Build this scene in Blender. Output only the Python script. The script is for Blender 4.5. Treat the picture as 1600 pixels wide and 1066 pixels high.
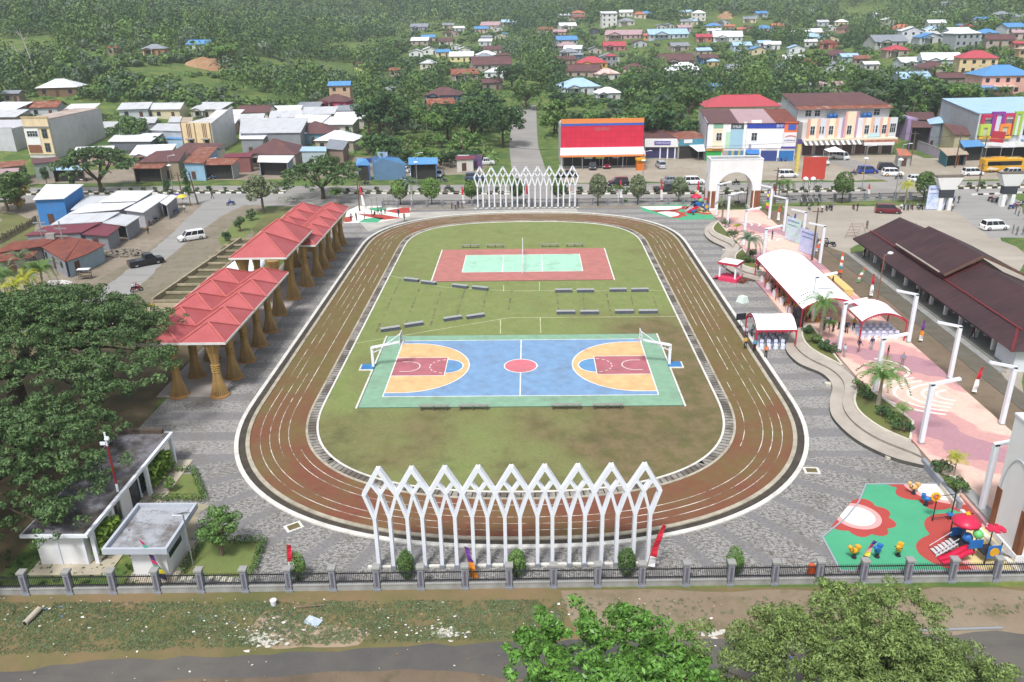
import bpy, bmesh, math, random
import numpy as np
from mathutils import Vector, Matrix
Vec = Vector
R = math.radians
for _o in list(bpy.data.objects): bpy.data.objects.remove(_o)
SC = bpy.context.scene
COL = SC.collection
CAMLOC = Vec((1.071, -82.061, 36.695)); FPX = 1276.37
PITCH, ROLL, YAW = R(22.277), R(-1.04), R(1.38)
_fx = Vec((math.cos(YAW), math.sin(YAW), 0)); _fw = Vec((-math.sin(YAW), math.cos(YAW), 0)); _up = Vec((0, 0, 1))
_F = _fw*math.cos(PITCH)-_up*math.sin(PITCH); _U = _fw*math.sin(PITCH)+_up*math.cos(PITCH)
_R2 = _fx*math.cos(ROLL)+_U*math.sin(ROLL); _U2 = -_fx*math.sin(ROLL)+_U*math.cos(ROLL)
cam = bpy.data.cameras.new('camera'); cam.lens = 36*FPX/1600; cam.sensor_width = 36; cam.clip_end = 9000; cam.clip_start = .5
camo = bpy.data.objects.new('camera', cam); COL.objects.link(camo)
_m = Matrix((_R2, _U2, -_F)).transposed().to_4x4(); _m.translation = CAMLOC; camo.matrix_world = _m
SC.camera = camo
w = bpy.data.worlds.new('World'); SC.world = w; w.use_nodes = True
_n = w.node_tree.nodes; _n.clear()
_s = _n.new('ShaderNodeTexSky'); _s.sky_type = 'NISHITA'; _s.sun_disc = False
SUN_EL, SUN_AZ = R(58), R(200)
_s.sun_elevation = SUN_EL; _s.sun_rotation = SUN_AZ; _s.dust_density = 3.0; _s.air_density = 1.0; _s.ozone_density = 0.6
_b = _n.new('ShaderNodeBackground'); _b.inputs[1].default_value = .115
_o = _n.new('ShaderNodeOutputWorld')
_hs = _n.new('ShaderNodeHueSaturation'); _hs.inputs['Saturation'].default_value = .45
w.node_tree.links.new(_s.outputs[0], _hs.inputs['Color']); w.node_tree.links.new(_hs.outputs[0], _b.inputs[0]); w.node_tree.links.new(_b.outputs[0], _o.inputs[0])
_l = bpy.data.lights.new('sun', 'SUN'); _l.energy = 2.5; _l.angle = R(10); _l.color = (1, .985, .97)
sun = bpy.data.objects.new('sun', _l); COL.objects.link(sun)
_d = Vec((math.sin(SUN_AZ)*math.cos(SUN_EL), math.cos(SUN_AZ)*math.cos(SUN_EL), math.sin(SUN_EL)))
sun.rotation_euler = _d.to_track_quat('Z', 'Y').to_euler()
SC.view_settings.view_transform = 'Standard'; SC.view_settings.look = 'None'; SC.view_settings.exposure = .52; SC.view_settings.gamma = 1
SC.render.resolution_x = 1024; SC.render.resolution_y = 682
def sst(a, b, x):
    t = min(1, max(0, (x-a)/(b-a))); return t*t*(3-2*t)
_HB = [(0, 0), (235, 0), (300, 1.5), (450, 7), (550, 9.5), (750, 20), (1000, 38), (1300, 58), (2000, 78), (3200, 100)]
_HL = [(0, 0), (240, 0), (320, 7), (500, 17), (700, 30), (1000, 46), (2000, 48), (3200, 50)]
_HR = [(0, 0), (245, 0), (320, 6), (500, 8), (800, 8), (3200, 20)]
def _ip(T, d):
    for i in range(len(T)-1):
        if d <= T[i+1][0]:
            a, b = T[i], T[i+1]; return a[1]+(b[1]-a[1])*(d-a[0])/(b[0]-a[0])
    return T[-1][1]
def hgt(x, y):
    dy = y+82; d = math.hypot(x-1, dy)
    if d < 225 or dy < 150: return 0.
    a = (x-1)/max(dy, 1)
    h = _ip(_HB, d)+_ip(_HL, d)*sst(.12, .5, -a)+_ip(_HR, d)*sst(.3, .6, a)
    k = min(1, max(0, (d-260)/500))
    h += k*(12*math.sin(x*.011+1)*math.sin(y*.009+2)+4*math.sin(x*.03+y*.021))*sst(.03, .14, abs(a+.01))
    if d > 900: h += min(1, (d-900)/700)*(30*math.sin(x*.0061+.5)*math.cos(y*.0043)+9*math.sin(x*.017-y*.008))
    return max(0., h)
def ray(px, py):
    return (_F+_R2*((px-800)/FPX)-_U2*((py-533)/FPX))
def P(px, py, z=0.):
    """world point on the level z seen at photo pixel (px, py); only used to survey where things stand"""
    v = ray(px, py); t = (z-CAMLOC.z)/v.z; p = CAMLOC+v*t; return Vec((p.x, p.y, z))
def T(px, py):
    """same, on the terrain"""
    v = ray(px, py); t = 150.
    while t < 3500:
        p = CAMLOC+v*t
        if p.z < hgt(p.x, p.y): break
        t += 2 if t < 900 else 8
    p = CAMLOC+v*t; return Vec((p.x, p.y, hgt(p.x, p.y)))
def ht(base, py):
    """height of a thing standing at base whose top is at photo row py"""
    lo, hi = base.z, base.z+80
    for _ in range(30):
        m = (lo+hi)/2; q = Vec((base.x, base.y, m))-CAMLOC
        if 533-FPX*q.dot(_U2)/q.dot(_F) > py: lo = m
        else: hi = m
    return lo-base.z
def ppm(p): return FPX/((p-CAMLOC).dot(_F))
def empty(name, loc=(0, 0, 0), rz=0):
    o = bpy.data.objects.new(name, None); COL.objects.link(o); o.location = loc; o.rotation_euler = (0, 0, rz); o.empty_display_size = .3; return o
def tag(o, label=None, cat=None, group=None, kind=None):
    if label: o['label'] = label
    if cat: o['category'] = cat
    if group: o['group'] = group
    if kind: o['kind'] = kind
    return o
def thing(name, label, cat, loc=(0, 0, 0), rz=0, group=None):
    return tag(empty(name, loc, rz), label, cat, group)
def dup(root, loc=None, rz=None, label=None, group=None, scale=None, name=None):
    r = root.copy(); COL.objects.link(r)
    if loc is not None: r.location = loc
    if rz is not None: r.rotation_euler = (0, 0, rz)
    if scale is not None: r.scale = (scale, scale, scale) if not hasattr(scale, '__len__') else scale
    if label: r['label'] = label
    if group: r['group'] = group
    for ch in root.children:
        c = ch.copy(); COL.objects.link(c); c.parent = r
        for g in ch.children:
            d = g.copy(); COL.objects.link(d); d.parent = c
    return r
def recolor(root, frm, to):
    for o in [root]+list(root.children_recursive):
        for s in getattr(o, 'material_slots', []):
            if s.material and s.material.name == frm.name:
                s.link = 'OBJECT'; s.material = to
class MB:
    def __init__(s): s.v = []; s.f = []; s.m = []
    def face(s, pts, m=0):
        i = len(s.v); s.v += [tuple(p) for p in pts]; s.f.append(tuple(range(i, i+len(pts)))); s.m.append(m); return s
    def box(s, x0, y0, z0, x1, y1, z1, m=0):
        i = len(s.v); s.v += [(x0, y0, z0), (x1, y0, z0), (x1, y1, z0), (x0, y1, z0), (x0, y0, z1), (x1, y0, z1), (x1, y1, z1), (x0, y1, z1)]
        for f in ((0, 3, 2, 1), (4, 5, 6, 7), (0, 1, 5, 4), (1, 2, 6, 5), (2, 3, 7, 6), (3, 0, 4, 7)): s.f.append(tuple(i+k for k in f)); s.m.append(m)
        return s
    def cbox(s, cx, cy, z0, sx, sy, h, m=0): return s.box(cx-sx/2, cy-sy/2, z0, cx+sx/2, cy+sy/2, z0+h, m)
    def prism(s, poly, z0, z1, m=0, mt=None):
        n = len(poly); i = len(s.v)
        a = sum(poly[k][0]*poly[(k+1) % n][1]-poly[(k+1) % n][0]*poly[k][1] for k in range(n))
        if a < 0: poly = list(poly)[::-1]
        s.v += [(p[0], p[1], z0) for p in poly]+[(p[0], p[1], z1) for p in poly]
        s.f.append(tuple(range(i+n-1, i-1, -1))); s.m.append(m); s.f.append(tuple(range(i+n, i+2*n))); s.m.append(m if mt is None else mt)
        for k in range(n): s.f.append((i+k, i+(k+1) % n, i+n+(k+1) % n, i+n+k)); s.m.append(m)
        return s
    def bar(s, a, b, w, h=None, m=0):
        """square bar between two points"""
        a, b = Vec(a), Vec(b); h = h or w; d = (b-a)
        if d.length < 1e-6: return s
        d.normalize(); u = Vec((0, 0, 1)) if abs(d.z) < .99 else Vec((0, 1, 0))
        x = d.cross(u).normalized()*(w/2); y = x.cross(d).normalized()*(h/2); i = len(s.v)
        for c in (a, b): s.v += [tuple(c-x-y), tuple(c+x-y), tuple(c+x+y), tuple(c-x+y)]
        for f in ((3, 2, 1, 0), (4, 5, 6, 7), (0, 1, 5, 4), (1, 2, 6, 5), (2, 3, 7, 6), (3, 0, 4, 7)): s.f.append(tuple(i+k for k in f)); s.m.append(m)
        return s
    def tube(s, pts, r, n=8, m=0, cap=True):
        pts = [Vec(p) for p in pts]; rs = r if hasattr(r, '__len__') else [r]*len(pts); i = len(s.v)
        for k, p in enumerate(pts):
            d = (pts[min(k+1, len(pts)-1)]-pts[max(k-1, 0)]).normalized()
            u = Vec((0, 0, 1)) if abs(d.z) < .95 else Vec((0, 1, 0))
            x = d.cross(u).normalized(); y = d.cross(x)
            for j in range(n):
                a = 2*math.pi*j/n; s.v.append(tuple(p+x*(rs[k]*math.cos(a))+y*(rs[k]*math.sin(a))))
        for k in range(len(pts)-1):
            for j in range(n):
                a = i+k*n+j; b = i+k*n+(j+1) % n; s.f.append((a, a+n, b+n, b)); s.m.append(m)
        if cap:
            s.f.append(tuple(i+j for j in range(n))); s.m.append(m); s.f.append(tuple(i+(len(pts)-1)*n+j for j in range(n-1, -1, -1))); s.m.append(m)
        return s
    def lathe(s, cx, cy, prof, n=12, m=0):
        i = len(s.v)
        for z, r in prof:
            for j in range(n):
                a = 2*math.pi*j/n; s.v.append((cx+r*math.cos(a), cy+r*math.sin(a), z))
        for k in range(len(prof)-1):
            for j in range(n):
                a = i+k*n+j; b = i+k*n+(j+1) % n; s.f.append((a, b, b+n, a+n)); s.m.append(m)
        s.f.append(tuple(i+j for j in range(n-1, -1, -1))); s.m.append(m); s.f.append(tuple(i+(len(prof)-1)*n+j for j in range(n))); s.m.append(m)
        return s
    def ball(s, c, r, n=10, m=0, sc=(1, 1, 1)):
        k = max(4, n//2); prof = [(-math.cos(math.pi*j/k), math.sin(math.pi*j/k)) for j in range(k+1)]; i = len(s.v)
        for z, q in prof:
            q = max(q, .001)
            for j in range(n):
                a = 2*math.pi*j/n; s.v.append((c[0]+r*sc[0]*q*math.cos(a), c[1]+r*sc[1]*q*math.sin(a), c[2]+r*sc[2]*z))
        for a_ in range(k):
            for j in range(n):
                a = i+a_*n+j; b = i+a_*n+(j+1) % n; s.f.append((a, b, b+n, a+n)); s.m.append(m)
        return s
    def arr(s, V, F, m=0):
        i = len(s.v); s.v += [tuple(v) for v in V]
        for f in F: s.f.append(tuple(i+int(k) for k in f)); s.m.append(m)
        return s
    def bd(s, name, mats, parent=None, smooth=False, bevel=0):
        me = bpy.data.meshes.new(name); me.from_pydata(s.v, [], s.f)
        if not hasattr(mats, '__len__'): mats = [mats]
        for x in mats: me.materials.append(x)
        if len(mats) > 1: me.polygons.foreach_set('material_index', s.m)
        if smooth: me.polygons.foreach_set('use_smooth', [True]*len(s.f))
        me.update()
        o = bpy.data.objects.new(name, me); COL.objects.link(o)
        if parent is not None: o.parent = parent
        if bevel:
            b = o.modifiers.new('bevel', 'BEVEL'); b.width = bevel; b.segments = 2; b.limit_method = 'ANGLE'
        return o
def strc(name, mb, mats, label=None): o = mb.bd(name, mats); o['kind'] = 'structure'; return o
def npmesh(name, V, F, mats, parent=None, midx=None, smooth=False):
    """numpy: V (n,3), F (m,k) all faces with k corners"""
    me = bpy.data.meshes.new(name); k = F.shape[1]
    me.vertices.add(len(V)); me.vertices.foreach_set('co', np.ascontiguousarray(V, dtype=np.float32).ravel())
    me.loops.add(F.size); me.loops.foreach_set('vertex_index', np.ascontiguousarray(F, dtype=np.int32).ravel())
    me.polygons.add(len(F)); me.polygons.foreach_set('loop_start', np.arange(0, F.size, k, dtype=np.int32))
    me.polygons.foreach_set('loop_total', np.full(len(F), k, dtype=np.int32))
    for x in (mats if hasattr(mats, '__len__') else [mats]): me.materials.append(x)
    if midx is not None: me.polygons.foreach_set('material_index', np.asarray(midx, dtype=np.int32))
    if smooth: me.polygons.foreach_set('use_smooth', np.ones(len(F), dtype=bool))
    me.update(calc_edges=True); me.validate()
    o = bpy.data.objects.new(name, me); COL.objects.link(o)
    if parent is not None: o.parent = parent
    return o
def lp(a, b, t): return a+(b-a)*t
def lin(c):
    """sRGB 0-255 or hex to linear"""
    if isinstance(c, str): c = tuple(int(c[i:i+2], 16) for i in (0, 2, 4))
    return tuple(((x/255/12.92) if x/255 <= .04045 else ((x/255+.055)/1.055)**2.4) for x in c)+(1,)
class N:
    def __init__(s, name):
        s.mat = bpy.data.materials.new(name); s.mat.use_nodes = True; s.t = s.mat.node_tree; s.b = s.t.nodes['Principled BSDF']
        s.tc = s.t.nodes.new('ShaderNodeTexCoord'); s.obj = s.tc.outputs['Object']; s.rgh(.85); s.b.inputs['Specular IOR Level'].default_value = .3
    def rgh(s, r): s.b.inputs['Roughness'].default_value = r; return s
    def link(s, a, b):
        if hasattr(a, 'is_linked') or isinstance(a, bpy.types.NodeSocket): s.t.links.new(a, b)
        else: b.default_value = a
    def noise(s, sc, det=4, vec=None, rough=.6, stretch=None):
        n = s.t.nodes.new('ShaderNodeTexNoise'); n.inputs['Scale'].default_value = sc; n.inputs['Detail'].default_value = det; n.inputs['Roughness'].default_value = rough
        v = vec or s.obj
        if stretch:
            mp = s.t.nodes.new('ShaderNodeMapping'); mp.inputs['Scale'].default_value = stretch; s.t.links.new(v, mp.inputs[0]); v = mp.outputs[0]
        s.t.links.new(v, n.inputs['Vector']); return n.outputs['Fac']
    def ramp(s, v, lo, hi, a=0., b=1.):
        n = s.t.nodes.new('ShaderNodeMapRange'); n.inputs[1].default_value = lo; n.inputs[2].default_value = hi; n.inputs[3].default_value = a; n.inputs[4].default_value = b
        s.t.links.new(v, n.inputs[0]); return n.outputs[0]
    def math(s, op, a, b=0.):
        n = s.t.nodes.new('ShaderNodeMath'); n.operation = op; s.link(a, n.inputs[0]); s.link(b, n.inputs[1]); return n.outputs[0]
    def mix(s, f, a, b, bt='MIX'):
        n = s.t.nodes.new('ShaderNodeMix'); n.data_type = 'RGBA'; n.blend_type = bt; s.link(f, n.inputs[0]); s.link(a, n.inputs[6]); s.link(b, n.inputs[7]); return n.outputs[2]
    def xyz(s):
        n = s.t.nodes.new('ShaderNodeSeparateXYZ'); s.t.links.new(s.obj, n.inputs[0]); return n.outputs
    def col(s, c): s.link(c, s.b.inputs['Base Color']); return s
    def bump(s, v, st=.3, dist=.05):
        n = s.t.nodes.new('ShaderNodeBump'); n.inputs['Strength'].default_value = st; n.inputs['Distance'].default_value = dist
        s.t.links.new(v, n.inputs['Height']); s.t.links.new(n.outputs[0], s.b.inputs['Normal']); return s
    def island(s): return s.t.nodes.new('ShaderNodeNewGeometry').outputs['Random Per Island']
    def orand(s): return s.t.nodes.new('ShaderNodeObjectInfo').outputs['Random']
def sc_(c, k): return tuple(x*k for x in c[:3])+(1,)
_MC = {}
def pl_(name, c, rough=.8, var=.18, scale=1.5, dirt=.0, metal=0, spec=.3):
    if name in _MC: return _MC[name]
    n = N(name); c = lin(c); f = n.noise(scale, 5)
    k = n.mix(n.ramp(f, .3, .7), sc_(c, 1-var), sc_(c, 1+var*.4))
    if dirt:
        g = n.noise(scale*.35, 8, rough=.7); k = n.mix(n.ramp(g, .5, .68, 0, dirt), k, lin('6b6153'))
    n.col(k).rgh(rough); n.b.inputs['Metallic'].default_value = metal; n.b.inputs['Specular IOR Level'].default_value = spec
    _MC[name] = n.mat; return n.mat
def mroof(name, c, c2=None, amt=.5, rib=3.2, scale=.5, axis=0, rough=.55):
    """corrugated sheet: ribs run down the slope, rust in patches and along sheets"""
    if name in _MC: return _MC[name]
    n = N(name); c = lin(c); c2 = lin(c2) if c2 else sc_(c, .6)
    f = n.noise(scale, 8, rough=.7); g = n.noise(1., 3, stretch=(1.3, .12, .12) if axis == 0 else (.12, 1.3, .12))
    k = n.mix(n.ramp(f, .62-.3*amt, .8-.25*amt), c, c2); k = n.mix(n.ramp(g, .5, .62, 0, .35*amt+.1), k, c2)
    w_ = n.t.nodes.new('ShaderNodeTexWave'); w_.inputs['Scale'].default_value = rib; w_.bands_direction = 'X' if axis == 0 else 'Y'; n.t.links.new(n.obj, w_.inputs['Vector'])
    k = n.mix(n.ramp(w_.outputs['Fac'], .0, .35, .25, 0), k, sc_(c, .45))
    n.col(k).rgh(rough).bump(w_.outputs['Fac'], .5, .04); _MC[name] = n.mat; return n.mat
def leafmat(name, dark, light, hue=.25, rough=.55):
    if name in _MC: return _MC[name]
    n = N(name); dark, light = [(c[0]*1.02, c[1]*1.22, c[2]*1.45) for c in (dark, light)]; f = n.island(); k = n.mix(n.ramp(f, 0, 1), dark+(1,), light+(1,))
    g = n.noise(.35, 2); k = n.mix(n.ramp(g, .35, .65, 0, .55), k, tuple(x*.7 for x in dark)+(1,)); k = n.mix(n.ramp(n.noise(2.1, 2), .45, .62, 0, .5), k, tuple(x*1.15 for x in light)+(1,))
    r = n.orand(); k = n.mix(n.ramp(r, 0, 1, 0, hue), k, (light[0]*1.15, light[1]*.95, light[2]*.7, 1))
    n.col(k).rgh(rough); n.b.inputs['Specular IOR Level'].default_value = .25
    _MC[name] = n.mat; return n.mat
# ============================================================ THE SETTING
def mat_ground():
    n = N('ground'); f = n.noise(.02, 6); g = n.noise(.25, 8, rough=.7); h = n.noise(2.5, 4)
    k = n.mix(n.ramp(f, .4, .6), (.055, .115, .028, 1), (.1, .17, .04, 1))
    k = n.mix(n.ramp(g, .45, .6), k, (.17, .21, .05, 1)); k = n.mix(n.ramp(g, .58, .78, 0, .6), k, (.22, .18, .1, 1))
    k = n.mix(n.ramp(h, .35, .65, .25, 0), k, (.04, .05, .02, 1)); return n.col(k).mat
def mdirt(name, a, b, c, grass=.5):
    n = N(name); f = n.noise(.09, 7, rough=.65); g = n.noise(.7, 8, rough=.7); h = n.noise(9, 3)
    k = n.mix(n.ramp(f, .38, .6), a, b); k = n.mix(n.ramp(g, .5, .68, 0, .75), k, c); k = n.mix(n.ramp(h, .3, .7, .18, 0), k, (.03, .025, .02, 1))
    return n.col(k).bump(h, .4, .03).mat
G1 = mat_ground()
DIRT = mdirt('dirt', (.23, .19, .14, 1), (.33, .28, .22, 1), (.17, .15, .11, 1))
YARD = mdirt('yard_grass', (.10, .12, .04, 1), (.17, .18, .06, 1), (.2, .16, .09, 1))
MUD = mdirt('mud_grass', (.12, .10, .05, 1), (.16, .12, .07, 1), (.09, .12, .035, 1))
VERGE = mdirt('verge_grass', (.11, .125, .04, 1), (.23, .16, .085, 1), (.17, .16, .055, 1))
LAWN = mdirt('lawn', (.13, .19, .05, 1), (.19, .23, .07, 1), (.15, .13, .06, 1))
def mat_asphalt(name, base, patch, crack=.5):
    n = N(name); f = n.noise(.06, 7, rough=.7); g = n.noise(.5, 6, stretch=(.15, 1, 1)); h = n.noise(14, 3)
    k = n.mix(n.ramp(f, .35, .65), base, patch); k = n.mix(n.ramp(g, .5, .7, 0, .4), k, sc_(base, .65)); k = n.mix(n.ramp(h, .3, .7, .12, 0), k, (.02, .02, .02, 1))
    return n.col(k).rgh(.8).mat
ROAD = mat_asphalt('main_road', (.27, .255, .24, 1), (.35, .335, .31, 1))
SIDE = mat_asphalt('side_road', (.29, .285, .275, 1), (.36, .35, .33, 1))
BLACK = mat_asphalt('dark_asphalt', (.08, .079, .079, 1), (.15, .135, .115, 1))
CONC = mat_asphalt('concrete_yard', (.46, .41, .345, 1), (.34, .3, .25, 1))
def axis_pts(knots):
    out = []
    for a, b, st in knots:
        n = max(1, int(round((b-a)/st))); out += [a+(b-a)*i/n for i in range(n)]
    return out+[knots[-1][1]]
def terrain():
    xs = axis_pts([(-2200, -600, 60), (-600, -260, 14), (-260, 260, 6), (260, 600, 14), (600, 2200, 60)])
    ys = axis_pts([(-140, 100, 12), (100, 480, 6), (480, 900, 14), (900, 3200, 50)])
    nx, ny = len(xs), len(ys)
    V = np.array([(x, y, hgt(x, y)) for y in ys for x in xs])
    i = np.arange(nx-1)[None, :]+nx*np.arange(ny-1)[:, None]; i = i.ravel()
    o = npmesh('ground', V, np.stack([i, i+1, i+nx+1, i+nx], 1), G1, smooth=True); o['kind'] = 'structure'; return o
terrain()
def sht(name, poly, z, mat, seg=0):
    """a flat sheet with irregular edge"""
    rnd = random.Random(len(poly)*7+int(z*1e4)); pts = []
    n = len(poly)
    for k in range(n):
        a, b = Vec(poly[k][:2]), Vec(poly[(k+1) % n][:2]); pts.append(a)
        if seg:
            m = int((b-a).length/seg); nn = Vec((-(b-a).y, (b-a).x)).normalized() if m else None
            for j in range(1, m+1): pts.append(a.lerp(b, j/(m+1))+nn*rnd.uniform(-.16, .16)*seg)
    return strc(name, MB().face([(p.x, p.y, z) for p in pts]), mat)
def PP(pts, z=0): return [P(x, y, z) for x, y in pts]
def band(mb, A, B, z, m=0, closed=False):
    """strip between two polylines of equal length"""
    n = len(A)
    for k in range(n if closed else n-1):
        j = (k+1) % n; mb.face([(A[k][0], A[k][1], z), (A[j][0], A[j][1], z), (B[j][0], B[j][1], z), (B[k][0], B[k][1], z)], m)
def rsm(pts, n):
    pts = [Vec(p[:2]) for p in pts]; L = [0]
    for a, b in zip(pts, pts[1:]): L.append(L[-1]+(b-a).length)
    out = []; k = 0
    for i in range(n):
        t = L[-1]*i/(n-1)
        while k < len(L)-2 and L[k+1] < t: k += 1
        out.append(pts[k].lerp(pts[k+1], (t-L[k])/(L[k+1]-L[k]+1e-9)))
    return out
def smooth(pts, it=2, closed=False):
    pts = [Vec(p[:2]) for p in pts]
    for _ in range(it):
        q = [] if closed else [pts[0]]
        n = len(pts)
        for k in range(n if closed else n-1):
            a, b = pts[k], pts[(k+1) % n]; q += [a.lerp(b, .25), a.lerp(b, .75)]
        if not closed: q.append(pts[-1])
        pts = q
    return pts
sht('dirt_lot', [(-160, 20), (-60, 20), (-52, 84), (-48, 92), (-160, 98)], .004, DIRT, 5)
sht('yard', PP([(0, 330), (60, 345), (55, 372), (0, 400)]), .008, YARD, 3)
sht('roadside_dirt', [(-190, 104), (-9, 112), (-9, 132), (-70, 142), (-95, 186), (-190, 190)], .004, DIRT, 6)
sht('shop_forecourt', [(8.5, 101), (105, 98), (140, 92), (140, 118), (100, 135), (60, 139), (8.5, 123)], .004, mdirt('forecourt_dirt', (.34, .29, .22, 1), (.42, .37, .3, 1), (.26, .24, .2, 1)), 6)
RD = [(-190, 91.5, 104), (-70, 85, 102.5), (-45, 79.5, 100.5), (0, 78.6, 99.5), (60, 79.5, 97.5), (105, 84, 96), (190, 92, 104)]
RDm = [(-190, 97), (-70, 95.2), (0, 89.8), (40, 87.8), (105, 90.0), (190, 97)]
def rint(T_, x):
    for a, b in zip(T_, T_[1:]):
        if x <= b[0]: return tuple(lp(a[i], b[i], (x-a[0])/(b[0]-a[0])) for i in range(1, len(a)))
    return T_[-1][1:]
mb = MB(); xs = [-190+i*5 for i in range(77)]
band(mb, [(x, rint(RD, x)[0]) for x in xs], [(x, rint(RD, x)[1]) for x in xs], .012); strc('main_road', mb, ROAD)
sht('side_road', PP([(90, 485), (178, 488), (215, 452), (255, 410), (300, 372), (350, 335), (392, 316), (322, 314), (296, 338), (268, 366), (225, 402), (190, 430), (150, 458)]), .008, SIDE, 1.2)
sht('roadside_mud', [(-63, 12), (-50, 12), (-46.5, 57), (-42, 66), (-46, 76), (-56, 80), (-63, 60)], .006, mdirt('roadside_mud', (.2, .17, .12, 1), (.27, .23, .18, 1), (.11, .14, .05, 1)), 2)
sht('plaza_side_earth', [(44.8, -34), (50.8, -34), (50.6, 71), (44.8, 72)], .008, mdirt('brown_earth', (.17, .125, .085, 1), (.23, .17, .12, 1), (.1, .11, .045, 1)), 2)
strc('drain_strip', MB().box(48.2, -34, 0, 48.5, 71, .06).box(48.5, -34, 0, 50.4, 42, .02), pl_('damp_concrete', '6b675c', .8, .3, .5, .5))
sht('junction_tarmac', PP([(388, 321), (330, 321), (262, 312), (262, 300), (400, 300), (440, 312)]), .016, SIDE, 0)
def strip_on_terrain(name, pts, wd, mat, lift, z=None):
    mb = MB(); pts = rsm(pts, int(sum((Vec(a[:2])-Vec(b[:2])).length for a, b in zip(pts, pts[1:]))/5)+2); L = []; Rr = []
    for k, p in enumerate(pts):
        d = (pts[min(k+1, len(pts)-1)]-pts[max(0, k-1)]).normalized(); n = Vec((-d.y, d.x))*(wd/2)
        for q, l in ((p+n, L), (p-n, Rr)): l.append((q.x, q.y, hgt(q.x, q.y)+lift))
    for k in range(len(L)-1): mb.face([L[k], Rr[k], Rr[k+1], L[k+1]])
    return strc(name, mb, mat)
strip_on_terrain('north_road', [(2.5, 99), (1, 118), (-.3, 152), (-.3, 183), (0, 236)], 8.2, ROAD, .05)
strip_on_terrain('east_road', [(83, 96), (79, 118), (75, 150), (80, 190), (100, 240)], 7, ROAD, .03)
sht('parking_access_road', PP([(1478, 296), (1560, 300), (1600, 318), (1600, 372), (1545, 372), (1490, 330)]), .02, SIDE, 3)
sht('parking_lot', PP([(1222, 322), (1478, 322), (1530, 352), (1600, 395), (1600, 620), (1540, 560), (1555, 470), (1340, 372), (1330, 398), (1290, 384)]), .012, CONC, 4)
sht('verge_strip', [(46, 75.6), (82, 76.4), (84, 79), (46, 77.8)], .008, LAWN, 4)
sht('park_edge_strip', [(-44, 76), (36, 74.5), (36, 78.4), (-44, 79)], .01, DIRT, 5)
sht('embankment', PP([(385, 345), (450, 322), (540, 322), (545, 345), (440, 350), (400, 372)]), .024, YARD, 2)
sht('kerb_grass', PP([(340, 375), (368, 345), (400, 330), (430, 322), (400, 352), (372, 385), (350, 385)]), .028, LAWN, 2)
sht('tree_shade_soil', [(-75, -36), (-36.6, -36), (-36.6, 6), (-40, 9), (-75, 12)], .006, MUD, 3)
sht('foreground_verge', [(-75, -52), (75, -52), (75, -36.9), (-75, -36.9)], .004, VERGE, 0)
sht('foreground_mud', [(5, -45), (75, -43), (75, -37.2), (3, -37.2)], .008, mdirt('verge_mud', (.24, .18, .12, 1), (.3, .24, .17, 1), (.15, .14, .07, 1)), 2)
sht('foreground_road', PP([(-60, 1058), (150, 1032), (420, 1024), (600, 1012), (820, 1003), (1100, 998), (1700, 985), (1700, 1200), (400, 1200), (-60, 1110)]), .02, BLACK, 1.5)
sht('dirt_shoulder', PP([(240, 1066), (640, 1046), (820, 1062), (700, 1120), (240, 1120)]), .024, mdirt('brown_shoulder', (.14, .10, .07, 1), (.2, .15, .1, 1), (.1, .09, .05, 1)), 1.2)
sht('bare_earth', PP([(415, 955), (470, 975), (585, 985), (560, 1008), (430, 1015), (380, 990)]), .008, mdirt('pale_earth', (.34, .25, .17, 1), (.4, .31, .22, 1), (.22, .17, .1, 1)), 1)
KW, KB = pl_('kerb_white', 'e4e2da', .7, .1, 2, .3), pl_('kerb_black', '2b2b2b', .7, .3, 2)
def kerb(pts, name, label, w=.35, h=.28, L=1.15):
    pts = rsm(pts, max(2, int(sum((Vec(a[:2])-Vec(b[:2])).length for a, b in zip(pts, pts[1:]))/L))); mb = MB()
    for k in range(len(pts)-1): mb.bar((*pts[k], h/2), (*pts[k+1], h/2), w, h, k % 2)
    o = mb.bd(name, [KW, KB]); tag(o, label, 'kerb'); return o
def mline(x0, x1, off): return [(x, rint(RDm, x)[0]+off) for x in [x0+(x1-x0)*i/12 for i in range(13)]]
MED = mdirt('median_soil', (.12, .13, .05, 1), (.2, .17, .1, 1), (.08, .11, .03, 1))
for i, (a, b, lab) in enumerate([(-112, -52, 'left median west of the side road'), (-40, -3, 'middle median beyond the far white arches'), (7.5, 71, 'long median passing behind the white gate arch'), (89, 150, 'right median beside the yellow bus')]):
    for s_, nm in ((-.9, 'near'), (.9, 'far')): kerb(mline(a, b, s_), 'median_kerb', 'striped kerb, %s edge of the %s' % (nm, lab))
    mb = MB(); band(mb, mline(a, b, -.75), mline(a, b, .75), .2); strc('median_soil', mb, MED)
kerb([(-9, 78.2), (20, 78.2), (44, 78.7)], 'roadside_kerb', 'black and white kerb along the park side, left of the white gate')
kerb([(47, 79.0), (82, 81.0)], 'roadside_kerb', 'black and white kerb along the car park side, right of the white gate')
kerb([(90, 82.5), (140, 89)], 'roadside_kerb', 'black and white kerb right of the car park entrance')
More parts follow.
